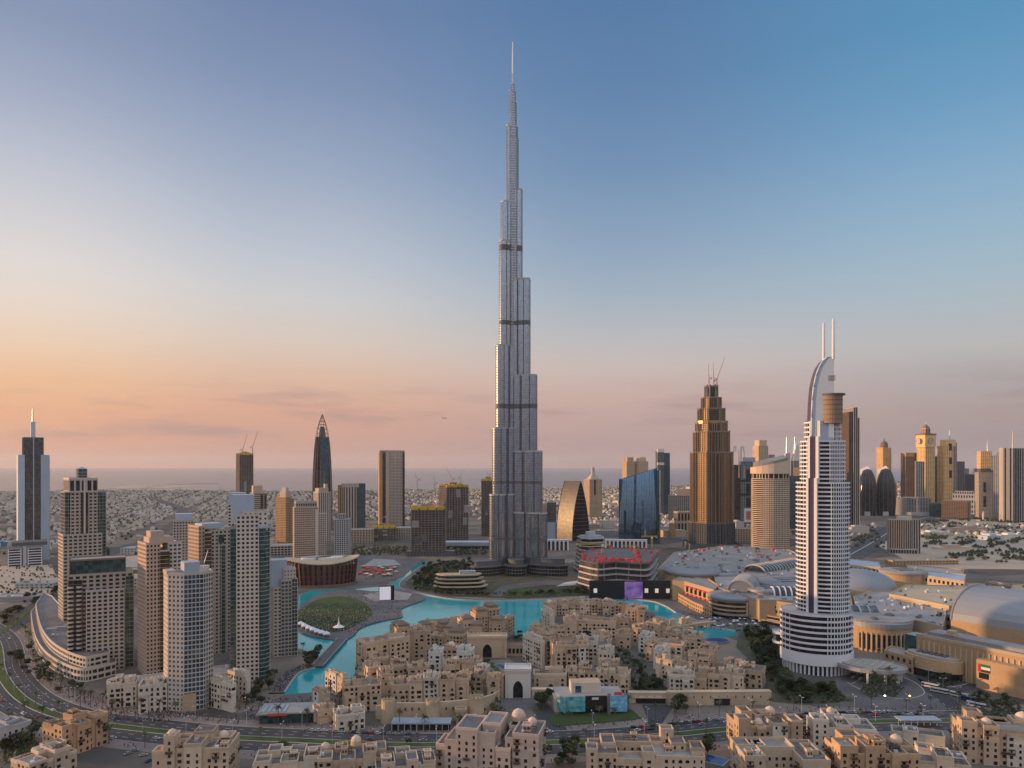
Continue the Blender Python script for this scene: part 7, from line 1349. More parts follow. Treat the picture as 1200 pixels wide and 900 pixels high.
# --- foreground blocks across the boulevard
def bigblock(label, pc, Y, a, vols, col='tan', dome=(), wind=2, pergola=2, name='apartment_block', balc=.14, units=6, fh=3.4, low=0.0):
    """vols: (x0,x1,y0,y1,height) in metres about the root, x across the view"""
    SEED[0] += 1; rnd = random.Random(SEED[0]); vols = [(p, q, r_, s_, z - low) for p, q, r_, s_, z in vols]; dome = [(p, q, z - low, r_) for p, q, z, r_ in dome]; t = stand(name, label, 'apartment block', pc, Y, a); compound(t, vols, rnd, col, False, bw=3.6, balc=balc, ww=1.35, wh=1.9, blank=.12, arch=.1, fh=fh); rooftop(t, vols, rnd, col, 0, wind, pergola, units)
    for x, y, z, r in dome: b = MB(); b.prism(ell(r * 1.1, r * 1.1, 16, x, y), z - 2.5, z); b.build('dome_drum', [col], t); b = MB(); b.dome(r, x, y, z, n=18, k=.95, pt=.5); b.build('dome', ['domew'], t, True)
    return t
def zt(py, Y): return GZ(py, Y)
bigblock('orange tan seven storey apartment block beside the boulevard, roof lamps glowing', 87, 446, 32, [(-13, 13, -10, 10, zt(853, 436)), (-14, -8, -11, -3, zt(848, 436)), (-5, 3, -11.4, 0, zt(851, 436)), (6.5, 14, -11, -2, zt(845, 440)), (-12, -5, 3, 11, zt(849, 440)), (-3, 5, -3, 6, zt(838, 446)), (8, 14, 2, 11, zt(842, 450))], 'ochre2', wind=2)
bigblock('tan flat roofed block cut by the lower edge, before the orange tan block', 52, 392, 28, [(-12, 12, -9, 9, zt(892, 385)), (-12.6, -4, -10, 2, zt(889, 385)), (0, 8, -10, 4, zt(884, 385)), (3, 12.7, 2, 10, zt(881, 390)), (-4, 3, -2, 5, zt(879, 392))], 'tan2', wind=1)
bigblock('tan apartment block with a small dome over an arched lookout at its left corner', 236, 398, -18, [(-17, 17, -11, 11, zt(877, 390)), (-21, -15, -12, -4, zt(880, 388)), (-15, -9.5, -12.4, -4, zt(862, 388)), (-5, 4, -12.2, 2, zt(872, 388)), (9, 17.7, -12, 0, zt(876, 390)), (-4, 6, 0, 10, zt(857, 400)), (5, 15, 2, 11.7, zt(866, 400)), (-14, -6, 2, 11.5, zt(868, 400))], 'tan', dome=[(-12.2, -8, zt(860, 388), 2.4), (10, 6, zt(865, 400), 2.6)], wind=1)
bigblock('low sprawling tan block with wind towers on the lower edge, left of the domes', 340, 400, -6, [(-18, 16, -10, 12, 16.5), (-17, -9, -11, -2, 19), (-4, 5, -11, 0, 18), (8, 16.6, -11, 2, 20), (-12, -5, 3, 12.5, 19.5), (0, 8, 2, 12, 18.4)], 'tan2', wind=4, low=4.5)
bigblock('low tan block with a round dome and two square turrets on the lower edge', 412, 404, 0, [(-17, 18, -10, 12, 16.8), (-17.6, -10, -11, 0, 19), (-6, 2, -11, 2, 17.8), (6, 13, -11, 1, 21), (13.5, 18.6, -3, 9, 19), (-9, -2, 3, 12.5, 18.5)], 'tan', dome=[(-14, 3, 21.0, 2.6), (2.5, 6, 22.5, 2.7)], wind=3, low=4.5)
bigblock('low tan block with frame like turrets right of the round dome on the lower edge', 475, 398, 4, [(-16, 15, -10, 12, 15.8), (-13, -6, -11, 2, 18.6), (0, 6, -11, 1, 19.4), (9, 15.6, -8, 6, 17), (-5, 3, 3, 12.5, 17.6)], 'tan2', wind=4, low=4)
bigblock('tall pinkish cream apartment block stepping up to two pale domes', 576, 402, -14, [(-29, -21, -8, 8, zt(880, 392)), (-23.5, -13, -10, 9, zt(872, 392)), (-17, -5, -11, 10, zt(856, 392)), (-8, 4, -9, 11, zt(858, 396)), (-4, 6, -4, 14, zt(846, 402)), (5, 13, -11.6, 4, zt(878, 390)), (9.5, 17, -8.4, 9, zt(866, 392)), (14, 28, -10.6, 11, zt(858, 392)), (9, 18, 4, 16, zt(852, 404))], 'pinkcream', dome=[(12.5, 12, zt(840, 408), 3.7), (21, 8, zt(848, 402), 2.5)], wind=1, pergola=1, balc=.2)
bigblock('wide tan apartment court with inner arcades and a square tower, lower edge', 756, 408, 8, [(-31, -16, -12, 10, 19.5), (-33, -27, -13, -4, 22.5), (-17, 6, -13, -3, 17), (4, 30, -12.6, 6, 18.5), (-17, 4, 4, 15, 20.2), (-24, -16.6, -2, 12, 21.5), (-3, 3.4, -13.8, -5, 20.8), (14, 22, -2, 9, 22), (3.4, 12, 6, 15.6, 19.4), (24, 31, -8, 3, 21.2), (10, 17, 8, 15, 26)], 'tan', wind=3, pergola=2, low=4.5)
bigblock('eight storey tan apartment block with two small domes and arched loggias, right of the pool', 894, 438, 22, [(-18, 18, -11, 11, zt(851, 428)), (-19, -12, -12, -4, zt(843, 426)), (-8, -3, -12.6, -2, zt(853, 426)), (1, 10, -12, 0, zt(848, 428)), (12, 18.8, -12, -1, zt(842, 432)), (-13, -6.5, 0, 10, zt(834, 440)), (-4, 6, 2, 11.7, zt(838, 442)), (9, 18.5, 3, 11.6, zt(841, 446))], 'tan', dome=[(-5.5, -7, zt(850, 426), 2.6), (7, 7, zt(834, 444), 3.0)], wind=2)
bigblock('tan courtyard block on the lower edge with an arcaded inner court', 915, 388, 20, [(-22, 8, 2, 16, zt(882, 385)), (-22.6, -12, -12, 3.4, zt(886, 378)), (7, 21, -12, 16.6, zt(885, 385)), (-14, -6, 5, 17, zt(876, 392)), (13, 19, -2, 8, zt(878, 390)), (-4, 5, 8, 17.3, zt(879, 394))], 'tan2', wind=2, pergola=1)
bigblock('white roofed stepped block with a small dome between two tan blocks, near the parked cars', 985, 438, 14, [(-17, 17, -10, 10, 17), (-17.7, -9, -11, 0, 22), (-5, 3, -11, 4, 19.4), (6, 17.8, -10.8, 2, 16), (-9, 0, 2, 11, 21.6), (3, 12, 3, 10.8, 19)], 'cream', dome=[(-4, 7, 22.6, 2.2)], wind=2, pergola=0)
bigblock('orange lit tan apartment block with stepped terraces and pergolas, lower edge', 1022, 388, 24, [(-20, 20, -10, 12, zt(884, 380)), (-21, -12, -11.4, 0, zt(874, 380)), (-8, 2, -11, 3, zt(872, 382)), (5, 13, -11.6, 2, zt(878, 384)), (-14, -4, 3, 13, zt(864, 392)), (0, 9, 4, 12.6, zt(868, 394)), (12, 20.6, -2, 9, zt(872, 390))], 'ochre3', dome=[(15, 6, zt(868, 392), 3)], wind=3, pergola=3, balc=.3)
bigblock('tan block with flat terraces between orange lit block and the domed right block, lower edge', 1092, 398, 12, [(-16, 16, -10, 11, zt(892, 392)), (-16.7, -8, -11, 0, zt(886, 392)), (0, 8, -11, 3, zt(884, 392)), (-6, 3, 3, 12, zt(880, 400)), (8, 16.8, 1, 11.6, zt(886, 400))], 'tan2', wind=3)
bigblock('tall tan apartment block with corner loggias and a pale dome at the right edge', 1170, 430, 20, [(-22, 24, -11, 11, zt(856, 420)), (-23, -15, -12, -4, zt(850, 418)), (-12, -4, -12.7, -2, zt(854, 418)), (0, 9, -12, 0, zt(860, 420)), (12, 24.8, -12, 2, zt(862, 422)), (-16, -8, 1, 10, zt(838, 432)), (-3, 7, 2, 11.7, zt(846, 434)), (9, 22, 3, 11.8, zt(842, 436))], 'tan', dome=[(-9, -7.5, zt(851, 418), 2.7), (15, 7, zt(840, 436), 4)], wind=2)
bigblock('grey white gabled wall block at the left edge below the boulevard', 5, 452, 30, [(-11, 11, -9, 9, zt(853, 446)), (-11.6, -3, -10, 0, zt(850, 446)), (1, 9, 0, 10, zt(848, 452))], 'lgreyw', wind=0, pergola=0)
bigblock('small cream villa with arched windows behind the orange lit block', 1075, 452, 6, [(-14, 14, -6, 6, 7), (-8, 0, -7, 3, 9)], 'cream', wind=0, pergola=0)
t = thing('bus_shelter_canopy', 'long blue grey flat canopy at the parked cars behind the orange lit block', 'canopy', *G(1082, 853)); k = GY(853) / F; block(t, 'roof', -26 * k, 22 * k, 0, 9, 4.2, 4.9, 'bluepent')
for i in range(7): block(t, 'post', (-25 + i * 7.6) * k - .2, (-25 + i * 7.6) * k + .2, 4, 4.4, 0, 4.2, 'lgrey')
x, y = G(828, 889); t = thing('pool', 'dark blue pool beside the wide tan apartment court on the lower edge', 'pool', x, y, R(-35)); block(t, 'basin', -12, 12, -6, 6, 0, .5, 'roofl'); block(t, 'water', -11.2, 11.2, -5.2, 5.2, .5, .54, 'pool')
for i, (dx, dy, z) in enumerate(()): pass
# ------------------------------------------------------------------ extra buildings near the needle tower
t = stand('terraced_pavilion', 'low curved pavilion of stacked pale floor slabs in the garden left of the tall tower', 'pavilion', 541, 1010, 6); k = 1010 / F
for i in range(4):
    z = 1 + i * 5.2; p = [(-30 * k + i * 1.4, 8), (-24 * k + i * 2, 0), (-6 * k, -6 + i), (14 * k, -7 + i * 1.2), (27 * k - i * 2.5, -2 + i), (28 * k - i * 2.5, 16), (-28 * k + i, 20)]
    p = smooth(p + p[:1], 3)[:-1]; b = MB(); b.prism(p, z + 3.4, z + 5.0); b.build('floor_slab', ['stone2'], t); b = MB(); b.prism(inset(p, 2.2), z - .4, z + 3.4); b.build('glazing', ['g_dark'], t)
block(t, 'roof_house', -2 * k, 17 * k, 3, 12, 21.8, 26, 'bluepent')
t = stand('entrance_canopy', 'white folded entrance canopy in front of the tall tower podium', 'canopy', 665, 1010, -20); b = MB(); b.mesh([(-14, -6, 5), (14, -6, 9), (12, 10, 12), (-8, 12, 8), (-14, -6, 5.8), (14, -6, 9.8), (12, 10, 12.8), (-8, 12, 8.8)], [(4, 5, 6, 7), (3, 2, 1, 0), (0, 1, 5, 4), (1, 2, 6, 5), (2, 3, 7, 6), (3, 0, 4, 7)]); b.build('roof', ['lgrey'], t)
for x, y, h in ((-9, 0, 6.4), (9, 0, 9), (2, 8, 9.5)): b = MB(); b.tube((x, y, 0), (x, y, h), .5); b.build('post', ['lgrey'], t)
b = MB()
for p0, p1 in (((676, 683), (684, 672)),):
    pass
# ------------------------------------------------------------------ trees
def crown_mesh(name, r, h, n, seed, mat, flat=.75):
    rr = random.Random(seed); b = MB(); cl = []
    for _ in range(11):
        a, q = rr.uniform(0, 2 * math.pi), rr.uniform(.15, .72) * r; cl.append((q * math.cos(a), q * math.sin(a), rr.uniform(-.45, .55) * h * .5, rr.uniform(.28, .5) * r))
    for _ in range(n):
        cx, cyy, cz, cr = rr.choice(cl); d = Vector((rr.gauss(0, 1), rr.gauss(0, 1), rr.gauss(0, 1))).normalized() * cr * rr.uniform(.55, 1.05); p = Vector((cx, cyy, cz)) + Vector((d.x, d.y, d.z * flat))
        u = Vector((rr.gauss(0, 1), rr.gauss(0, 1), rr.gauss(0, 1))).normalized(); v = u.orthogonal().normalized(); s = rr.uniform(.10, .2) * r
        b.face([p - u * s, p + v * s * .7, p + u * s, p - v * s * .7])
    return b.data(name, [mat])
def trunk_mesh(h, r, seed):
    rr = random.Random(seed); b = MB(); b.tube((0, 0, 0), (.1, .05, h * .55), r, r * .7, 6)
    for i in range(4): a = i * 1.6 + rr.random(); b.tube((.1, .05, h * .5), (math.cos(a) * h * .28, math.sin(a) * h * .28, h * .85), r * .5, r * .2, 5)
    return b.data('trunk', ['bark'])
TREES = []
for i in range(5):
    h = 6.5 + i % 3 * 1.3; r = 3.0 + (i % 2) * .7; TREES.append((trunk_mesh(h * .72, .26, i), crown_mesh('crown', r, h * .62, 330, i, ('leaf', 'leaf2')[i % 2]), h * .68))
def palm_crown(seed, n=16, L0=3.2):
    rr = random.Random(seed); b = MB()
    for i in range(n):
        a = 2 * math.pi * i / n + rr.uniform(-.15, .15); el_ = rr.uniform(-.3, 1.0); prev = Vector((0, 0, 0)); dirv = Vector((math.cos(a) * math.cos(el_), math.sin(a) * math.cos(el_), math.sin(el_))); side = Vector((-math.sin(a), math.cos(a), 0)); wd = .42
        for j in range(4):
            nx = prev + dirv * L0 / 4; w2 = wd * (1.15, 1.0, .7, .1)[j]; w1 = wd * (.3, 1.15, 1.0, .7)[j]
            b.face([prev - side * w1 + Vector((0, 0, -w1 * .5)), prev, nx, nx - side * w2 + Vector((0, 0, -w2 * .5))]); b.face([prev, prev + side * w1 + Vector((0, 0, -w1 * .5)), nx + side * w2 + Vector((0, 0, -w2 * .5)), nx])
            prev = nx; dirv = (dirv + Vector((0, 0, -.38))).normalized()
    return b.data('fronds', ['palm'])
PALMS = []
for i in range(3):
    h = 7.5 + i * 1.2; b = MB(); b.lathe([(.34, 0), (.24, .8), (.2, h * .6), (.24, h - .3), (.05, h)], 8); PALMS.append((b.data('trunk', ['bark'], True), palm_crown(i), h))
def plant(kind, px, py, label, grp, s=None, z=0.0, xy=None):
    x, y = xy or G(px, py); nm, lib, cn = ('palm_tree', PALMS, 'crown') if kind == 'p' else ('tree', TREES, 'crown'); tk, cr, hh = random.choice(lib); s = s or random.uniform(.8, 1.25)
    t = thing(nm, label, 'palm tree' if kind == 'p' else 'tree', x, y, random.uniform(0, 6.28), grp, z); t.scale = (s, s, s * random.uniform(.9, 1.15))
    a = bpy.data.objects.new('trunk', tk); COL.objects.link(a); a.parent = t; c = bpy.data.objects.new('crown', cr); COL.objects.link(c); c.parent = t; c.location.z = hh; return t
def inpoly(x, y, lp):
    r = False
    for i in range(len(lp)):
        (xa, ya), (xb, yb) = lp[i], lp[i - 1]
        if (ya > y) != (yb > y) and x < (xb - xa) * (y - ya) / (yb - ya) + xa: r = not r
    return r
def grove(kind, n, poly, label, grp, s0=.8, s1=1.25):
    lp = poly; xs = [p[0] for p in lp]; ys = [p[1] for p in lp]; c = 0
    while c < n:
        x, y = random.uniform(min(xs), max(xs)), random.uniform(min(ys), max(ys))
        if inpoly(x, y, lp): plant(kind, x, y, label, grp, random.uniform(s0, s1)); c += 1
random.seed(11)
grove('t', 44, [(486, 676), (500, 662), (530, 658), (572, 664), (572, 671), (515, 671), (510, 690), (486, 686)], 'leafy tree in the grove left of the tall tower', 'trees of the tower garden', 1.0, 1.7)
grove('t', 14, [(484, 690), (560, 694), (572, 699), (520, 698.5)], 'low tree along the lake bank under the pavilion of slabs', 'trees on the tower lake bank', .5, .9)
grove('t', 10, [(590, 697), (690, 692), (690, 696), (590, 700)], 'low tree along the lawn before the tall tower podium', 'trees on the tower lawn', .4, .7)
grove('t', 54, [(872, 744), (900, 738), (914, 768), (914, 796), (900, 800), (888, 780)], 'dense tree of the hotel garden left of the white hotel tower', 'trees of the hotel garden', .8, 1.5)
grove('t', 18, [(906, 806), (950, 801), (975, 808), (985, 822), (930, 824)], 'garden tree below the white hotel tower', 'trees below the hotel tower', .8, 1.4)
grove('p', 16, [(1005, 800), (1045, 797), (1058, 808), (1050, 817), (1015, 816)], 'palm on the oval island of the hotel forecourt', 'palms on the forecourt island', .9, 1.3)
grove('t', 12, [(1088, 794), (1112, 792), (1124, 800), (1100, 806)], 'bushy tree on the planted island before the mall entrance', 'trees before the mall entrance', .7, 1.2)
grove('t', 10, [(1140, 812), (1190, 822), (1195, 840), (1150, 838)], 'tree beside the mall road at the right edge', 'trees by the mall road', .8, 1.2)
grove('t', 8, [(782, 828), (800, 826), (812, 836), (790, 838)], 'tree before the stone terrace wall', 'trees under the terrace wall', .9, 1.4)
grove('t', 6, [(742, 806), (778, 800), (784, 816), (750, 818)], 'garden tree at the lower end of the parking court', 'trees of the parking court', 1.0, 1.6)
grove('t', 7, [(625, 822), (648, 816), (652, 828), (636, 834)], 'tree between the white gate and the billboard pavilion', 'trees beside the white gate', 1.0, 1.5)
grove('t', 8, [(640, 752), (600, 752), (612, 744), (634, 742)], 'dark tree at the head of the lake inlet', 'trees at the lake inlet', .8, 1.2)
grove('t', 8, [(352, 782), (372, 760), (376, 774), (356, 790)], 'tall dark tree on the left bank beside the footbridge', 'trees by the footbridge', 1.0, 1.7)
grove('t', 18, [(285, 828), (318, 792), (326, 796), (306, 826)], 'tree along the lakeside walk under the cream towers', 'trees of the lakeside walk', .8, 1.2)
grove('t', 6, [(403, 826), (398, 814), (420, 808), (424, 822)], 'dark tree between the lake shops and the bazaar', 'trees by the lake shops', .9, 1.3)
grove('t', 24, [(10, 775), (20, 752), (34, 748), (38, 770), (70, 802), (100, 812), (95, 824), (50, 806)], 'street tree beside the curved podium of shops', 'trees round the curved podium', .8, 1.3)
grove('t', 18, [(0, 728), (34, 700), (70, 690), (66, 697), (34, 712), (0, 738)], 'tree in the row along the far side of the left road', 'trees along the left road', .9, 1.4)
grove('t', 10, [(2, 900), (8, 862), (42, 858), (44, 880), (14, 892)], 'dark tree left of the orange tan block', 'trees left of the orange tan block', 1.0, 1.6)
grove('t', 4, [(658, 896), (664, 876), (682, 876), (686, 900)], 'round dark tree at the lower edge right of the domed block', 'trees right of the domed block', 1.2, 1.7)
grove('t', 7, [(812, 900), (818, 868), (846, 868), (848, 888)], 'tree around the pool on the lower edge', 'trees around the lower pool', .9, 1.4)
grove('t', 8, [(938, 884), (938, 862), (952, 862), (958, 880)], 'tree between the eight storey block and the white roofed block', 'trees behind the courtyard block', .9, 1.4)
grove('t', 5, [(1180, 900), (1176, 884), (1200, 880), (1204, 898)], 'tree in the lower right corner', 'trees in the lower right corner', 1.0, 1.4)
grove('p', 14, [(556, 842), (562, 832), (590, 828), (594, 834), (575, 844)], 'palm by the fortress wall bend', 'palms at the fortress wall bend', .6, .9)
def along(kind, n, off, s0, s1, label, grp, line=None, a=.8, b_=1.2):
    line = line or bl; pts = offset_line(line, off); L0 = [0]
    for i in range(1, len(pts)): L0.append(L0[-1] + (Vector(pts[i]) - Vector(pts[i - 1])).length)
    for i in range(n):
        d = (s0 + (s1 - s0) * (i + random.uniform(.2, .8)) / n) * L0[-1]; j = max(q for q in range(len(L0)) if L0[q] <= d); j = min(j, len(pts) - 2); f = (d - L0[j]) / max(1e-6, L0[j + 1] - L0[j]); plant(kind, 0, 0, label, grp, random.uniform(a, b_), .1, xy=(pts[j][0] + (pts[j + 1][0] - pts[j][0]) * f, pts[j][1] + (pts[j + 1][1] - pts[j][1]) * f))
along('p', 46, 25, .30, .97, 'palm on the far pavement of the boulevard', 'palms on the far boulevard pavement'); along('p', 24, 0, .34, .95, 'palm on the green median of the boulevard', 'palms on the median', a=.7, b_=1.0); along('p', 14, -25, .30, .55, 'palm on the near pavement of the boulevard', 'palms on the near boulevard pavement'); along('p', 18, 25, .10, .30, 'palm along the curve of the boulevard at the shops', 'palms along the boulevard curve')
for px, py, s in ((29, 848, 1.5), (49, 848, 1.4), (94, 829, 1.3), (106, 829, 1.2), (355, 766, 1.1), (737, 832, 1.2), (702, 846, 1.1), (398, 828, 1.0)): plant('p', px, py, 'tall single palm standing apart on open paving', 'single tall palms', s)
# ------------------------------------------------------------------ the low city out to the coast
def villa(b, x, y, s, a, rr, ms):
    w1, d1, h = rr.uniform(8, 16) * s, rr.uniform(6, 11) * s, rr.choice((3.6, 4.5, 6, 7)) ; m = rr.choice(ms); c, q = math.cos(a), math.sin(a)
    b.obox(x, y, a, w1, d1, 0, h, m, rr.choice((m, m, ms[-1]))); u = rr.uniform(-.2, .2) * w1; b.obox(x + u * c, y + u * q, a, w1 * .55, d1 * .6, h, h + 2.6, m, ms[-1])
    if rr.random() < .6: u = rr.choice((-1, 1)) * w1 * .62; b.obox(x + u * c, y + u * q, a, w1 * .4, d1 * .8, 0, h * .55, m)
    return h
VM = ['white', 'cream', 'twr2', 'tan2', 'lgrey', 'roofl']
random.seed(5); rr = random.Random(21)
def cstY(x):
    for (xa, ya), (xb, yb) in zip(cst, cst[1:]):
        if xa <= x <= xb: return ya + (yb - ya) * (x - xa) / (xb - xa)
    return 5000
roads_ = [HW, HW2, HW3, RD2]
segs = [(Vector(p), Vector(q), w_) for ln, w_ in ((HW, 42), (HW2, 28), (HW3, 36), (RD2, 24)) for p, q in zip(ln, ln[1:])]
def on_road(x, y):
    p = Vector((x, y))
    for A, B, w_ in segs:
        d = B - A; f = max(0, min(1, (p - A).dot(d) / max(1e-6, d.length_squared)))
        if (A + d * f - p).length < w_: return True
    return False
cand = []; big = []; ca, sa = math.cos(.3), math.sin(.3); g = 25.0
for iu in range(-330, 330):
    for iv in range(20, 330):
        if iu % 7 == 0 or iv % 5 == 0 or (iu + 3 * (iv // 40)) % 31 == 1: continue          # the street grid
        u, v = iu * g + rr.uniform(-6, 6), iv * g + rr.uniform(-5, 5); X, Yv = u * ca - v * sa, u * sa + v * ca
        if Yv < 1420 or abs(X) > .76 * Yv or Yv > cstY(X) - 130: continue
        dist = math.sin(X * .0031 + Yv * .0017) + math.sin(Yv * .0042 - X * .0013) + .6 * math.sin(X * .009)
        if rr.random() < (.14 if dist > -.9 else .75): continue
        if -.06 * Yv < X < .42 * Yv and Yv < 2050: continue     # the high rise district
        if X > .30 * Yv and Yv < 1750: continue
        if X > .36 * Yv and 2100 < Yv < 3050: continue
        if Yv < 2300 and -.30 * Yv < X < .05 * Yv: continue
        if on_road(X, Yv): continue
        if rr.random() < .012: big.append((X, Yv))
        else: cand.append((X, Yv))
cand.sort(key=lambda p: p[1])
protos = []
for i in range(8):
    b = MB(); villa(b, 0, 0, 1, 0, rr, [0, 1]); me = b.data('villa', [VM[i % 4], 'roofl']); protos.append(me)
near, farv = cand[:300], cand[300:]
for X, Yv in near:
    o = bpy.data.objects.new('villa', rr.choice(protos)); COL.objects.link(o); o.location = (X, Yv, 0); o.rotation_euler.z = rr.choice((.3, .3, 1.87, .5)) + rr.uniform(-.1, .1)
    s = 'left of the tall tower' if X < 0 else 'right of the tall tower'
    tag(o, 'small flat roofed pale villa on the near suburb edge ' + s, 'villa', 'villas of the near suburb ' + s)
b = MB()
for X, Yv in farv:
    s = .9 + max(0, Yv - 2600) / 9000; villa(b, X, Yv, s * rr.uniform(.8, 1.2), rr.choice((.3, 1.87, .5)) + rr.uniform(-.12, .12), rr, [0, 0, 0, 1, 1, 2, 4, 5])
for X, Yv in big:
    h = rr.uniform(8, 22); a = rr.choice((.3, 1.87)); w1, d1 = rr.uniform(24, 55), rr.uniform(18, 34); m = rr.choice((0, 1, 2, 4)); b.obox(X, Yv, a, w1, d1, 0, h, m, 5); b.obox(X, Yv, a, w1 * .4, d1 * .5, h, h + 3, m, 5)
o = b.build('far_villas', VM); o['kind'] = 'stuff'; tag(o, 'mass of low pale villas spreading out to the coast', 'suburb')
b = MB(); gdir = [Vector(v) for v in ((1, 0, 0), (-1, 0, 0), (0, 1, 0), (0, -1, 0), (0, 0, 1), (0, 0, -.5))]
def blob(x, y, r):
    j = [d * r * rr.uniform(.7, 1.2) for d in gdir]; c = Vector((x, y, r * .7)); b.mesh([c + q for q in j], [(0, 2, 4), (2, 1, 4), (1, 3, 4), (3, 0, 4), (2, 0, 5), (1, 2, 5), (3, 1, 5), (0, 3, 5)], rr.choice((0, 0, 1)))
for X, Yv in cand:
    for _ in range(rr.choice((0, 1, 2, 2))):
        x, y = X + rr.uniform(-16, 16), Yv + rr.uniform(-16, 16)
        for _ in range(2): blob(x + rr.uniform(-3, 3), y + rr.uniform(-3, 3), rr.uniform(2.2, 4.4) * (1 + max(0, Yv - 2600) / 5200))
# park and villas at the foot of the right hand towers
PARK = [G(*p) for p in ((1082, 642), (1080, 612), (1140, 607), (1215, 612), (1215, 660), (1150, 664), (1110, 655))]; xs = [p[0] for p in PARK]; ys = [p[1] for p in PARK]
c = 0
while c < 1100:
    x, y = rr.uniform(min(xs), max(xs)), rr.uniform(min(ys), max(ys))
    if inpoly(x, y, PARK) and math.sin(x * .021) + math.sin(y * .016 + x * .006) > -.3:
        for _ in range(4): blob(x + rr.uniform(-8, 8), y + rr.uniform(-8, 8), rr.uniform(3, 5.5))
    c += 1
MED = [G(*p) for p in ((992, 642), (985, 630), (1008, 622), (1020, 628))]
for _ in range(60):
    x, y = rr.uniform(MED[0][0], MED[2][0]), rr.uniform(MED[0][1], MED[2][1])
    for _ in range(3): blob(x + rr.uniform(-6, 6), y + rr.uniform(-6, 6), rr.uniform(3, 5))
for _ in range(260):      # belt of trees below the unfinished blocks
    px = rr.uniform(410, 570); x, y = G(px, rr.uniform(641, 651)); blob(x, y, rr.uniform(2.5, 5))
for _ in range(120):
    x, y = G(rr.uniform(0, 70), rr.uniform(664, 700)); blob(x, y, rr.uniform(1.5, 3.2))
o = b.build('far_trees', ['leaf', 'leaf2']); o['kind'] = 'stuff'; tag(o, 'dark green trees scattered between the villas', 'trees')
for i, (px, py, wd, dp, h, lb) in enumerate([(1098, 628, 60, 24, 9, 'white garden villa among the dark trees at the foot of the right hand towers'), (1140, 624, 90, 30, 12, 'pinkish palace like villa among the trees below the bright edged slab'), (1166, 633, 40, 30, 10, 'pale blue hipped villa among the trees below the bright edged slab'), (1188, 632, 50, 24, 10, 'white villa at the right edge among the trees'), (1120, 644, 80, 20, 5, 'long sand coloured wall block in front of the dark trees')]):
    x, y = G(px, py); t = thing('park_villa', lb, 'villa', x, y, .2); block(t, 'wall', -wd / 2, wd / 2, 0, dp, 0, h, ('white', 'twr3', 'bluew', 'white', 'tan2')[i]); block(t, 'upper_storey', -wd / 4, wd / 5, 4, dp - 3, h, h + 4, ('white', 'twr3', 'bluew', 'white', 'tan2')[i]); block(t, 'roof', -wd / 2 - .5, wd / 2 + .5, -.5, dp + .5, h - .6, h - .1, 'roofl')
for i, (px, py, wd, dp, h, m_, lb) in enumerate([(5, 640, 70, 30, 8, 'bluesheet', 'bright blue site hoarding beside the winged tower'), (140, 690, 60, 40, 14, 'twr2', 'low pale block behind the broad beige block'), (155, 676, 70, 30, 10, 'brown', 'brown long low block behind the cream towers'), (170, 650, 90, 40, 12, 'lgrey', 'long grey low roof behind the cream towers'), (40, 690, 50, 24, 7, 'lgrey', 'low white roofed shed on the sandy lots at the left'), (12, 706, 60, 26, 6, 'roofl', 'long pale shed roof on the sandy lots nearest the left road'), (330, 668, 60, 30, 14, 'lgrey', 'low grey block left of the opera house'), (505, 652, 90, 24, 9, 'dgrey', 'dark low site building below the wide unfinished block'), (595, 640, 50, 20, 10, 'grey', 'grey podium building behind the foot of the tall tower'), (690, 622, 60, 30, 16, 'tan', 'low tan block right of the pointed arch building'), (712, 616, 70, 30, 14, 'cream', 'cream low block left of the mirror blue office'), (705, 628, 80, 26, 12, 'lgrey', 'grey low block behind the long white arcade'), (1085, 662, 120, 24, 7, 'stone', 'yellow sandstone parking block at the far edge of the mall'), (985, 640, 60, 30, 8, 'tan2', 'low tan block at the highway right of the white hotel tower'), (955, 640, 80, 40, 14, 'roofm', 'grey low roof behind the white hotel tower')]):
    x, y = G(px, py); t = thing('low_block', lb, 'building', x, y, .1); M.setdefault('bluesheet', surf('blue_sheet', (.02, .22, .38)))
    facade(t, rect(-wd / 2, wd / 2, 0, dp), 0, h, fl=max(3.4, h / 3), bay=6, wall=m_, gl='g_dark', sp=.6, pier=3.2) if m_ not in ('bluesheet', 'roofl') else block(t, 'body', -wd / 2, wd / 2, 0, dp, 0, h, m_)
    b2 = MB(); b2.rim(inset(rect(-wd / 2, wd / 2, 0, dp), -.2), .8, h - .5, h + 1); b2.build('parapet', [m_], t); block(t, 'roof', -wd / 2 + .5, wd / 2 - .5, .5, dp - .5, h - .3, h + .2, 'roofl' if m_ != 'roofm' else 'roofm'); clutter(t, rect(-wd / 2 + 2, wd / 2 - 2, 3, dp - 3), 5, h + .2, i)
bw_ = [G(*p) for p in smooth([(168, 572.6), (176, 570.2), (200, 568.2), (228, 567), (256, 566.6)], 4)]; t = thing('breakwater', 'long thin rocky breakwater curving out into the sea', 'breakwater', *bw_[0]); l = [(p[0] - bw_[0][0], p[1] - bw_[0][1]) for p in bw_]; b2 = MB(); p1, p2 = offset_line(l, 9), offset_line(l, -9); b2.prism(ccw(p1 + p2[::-1]), -.4, 3, 0, top=None); b2.build('rock_bank', ['sand'], t)
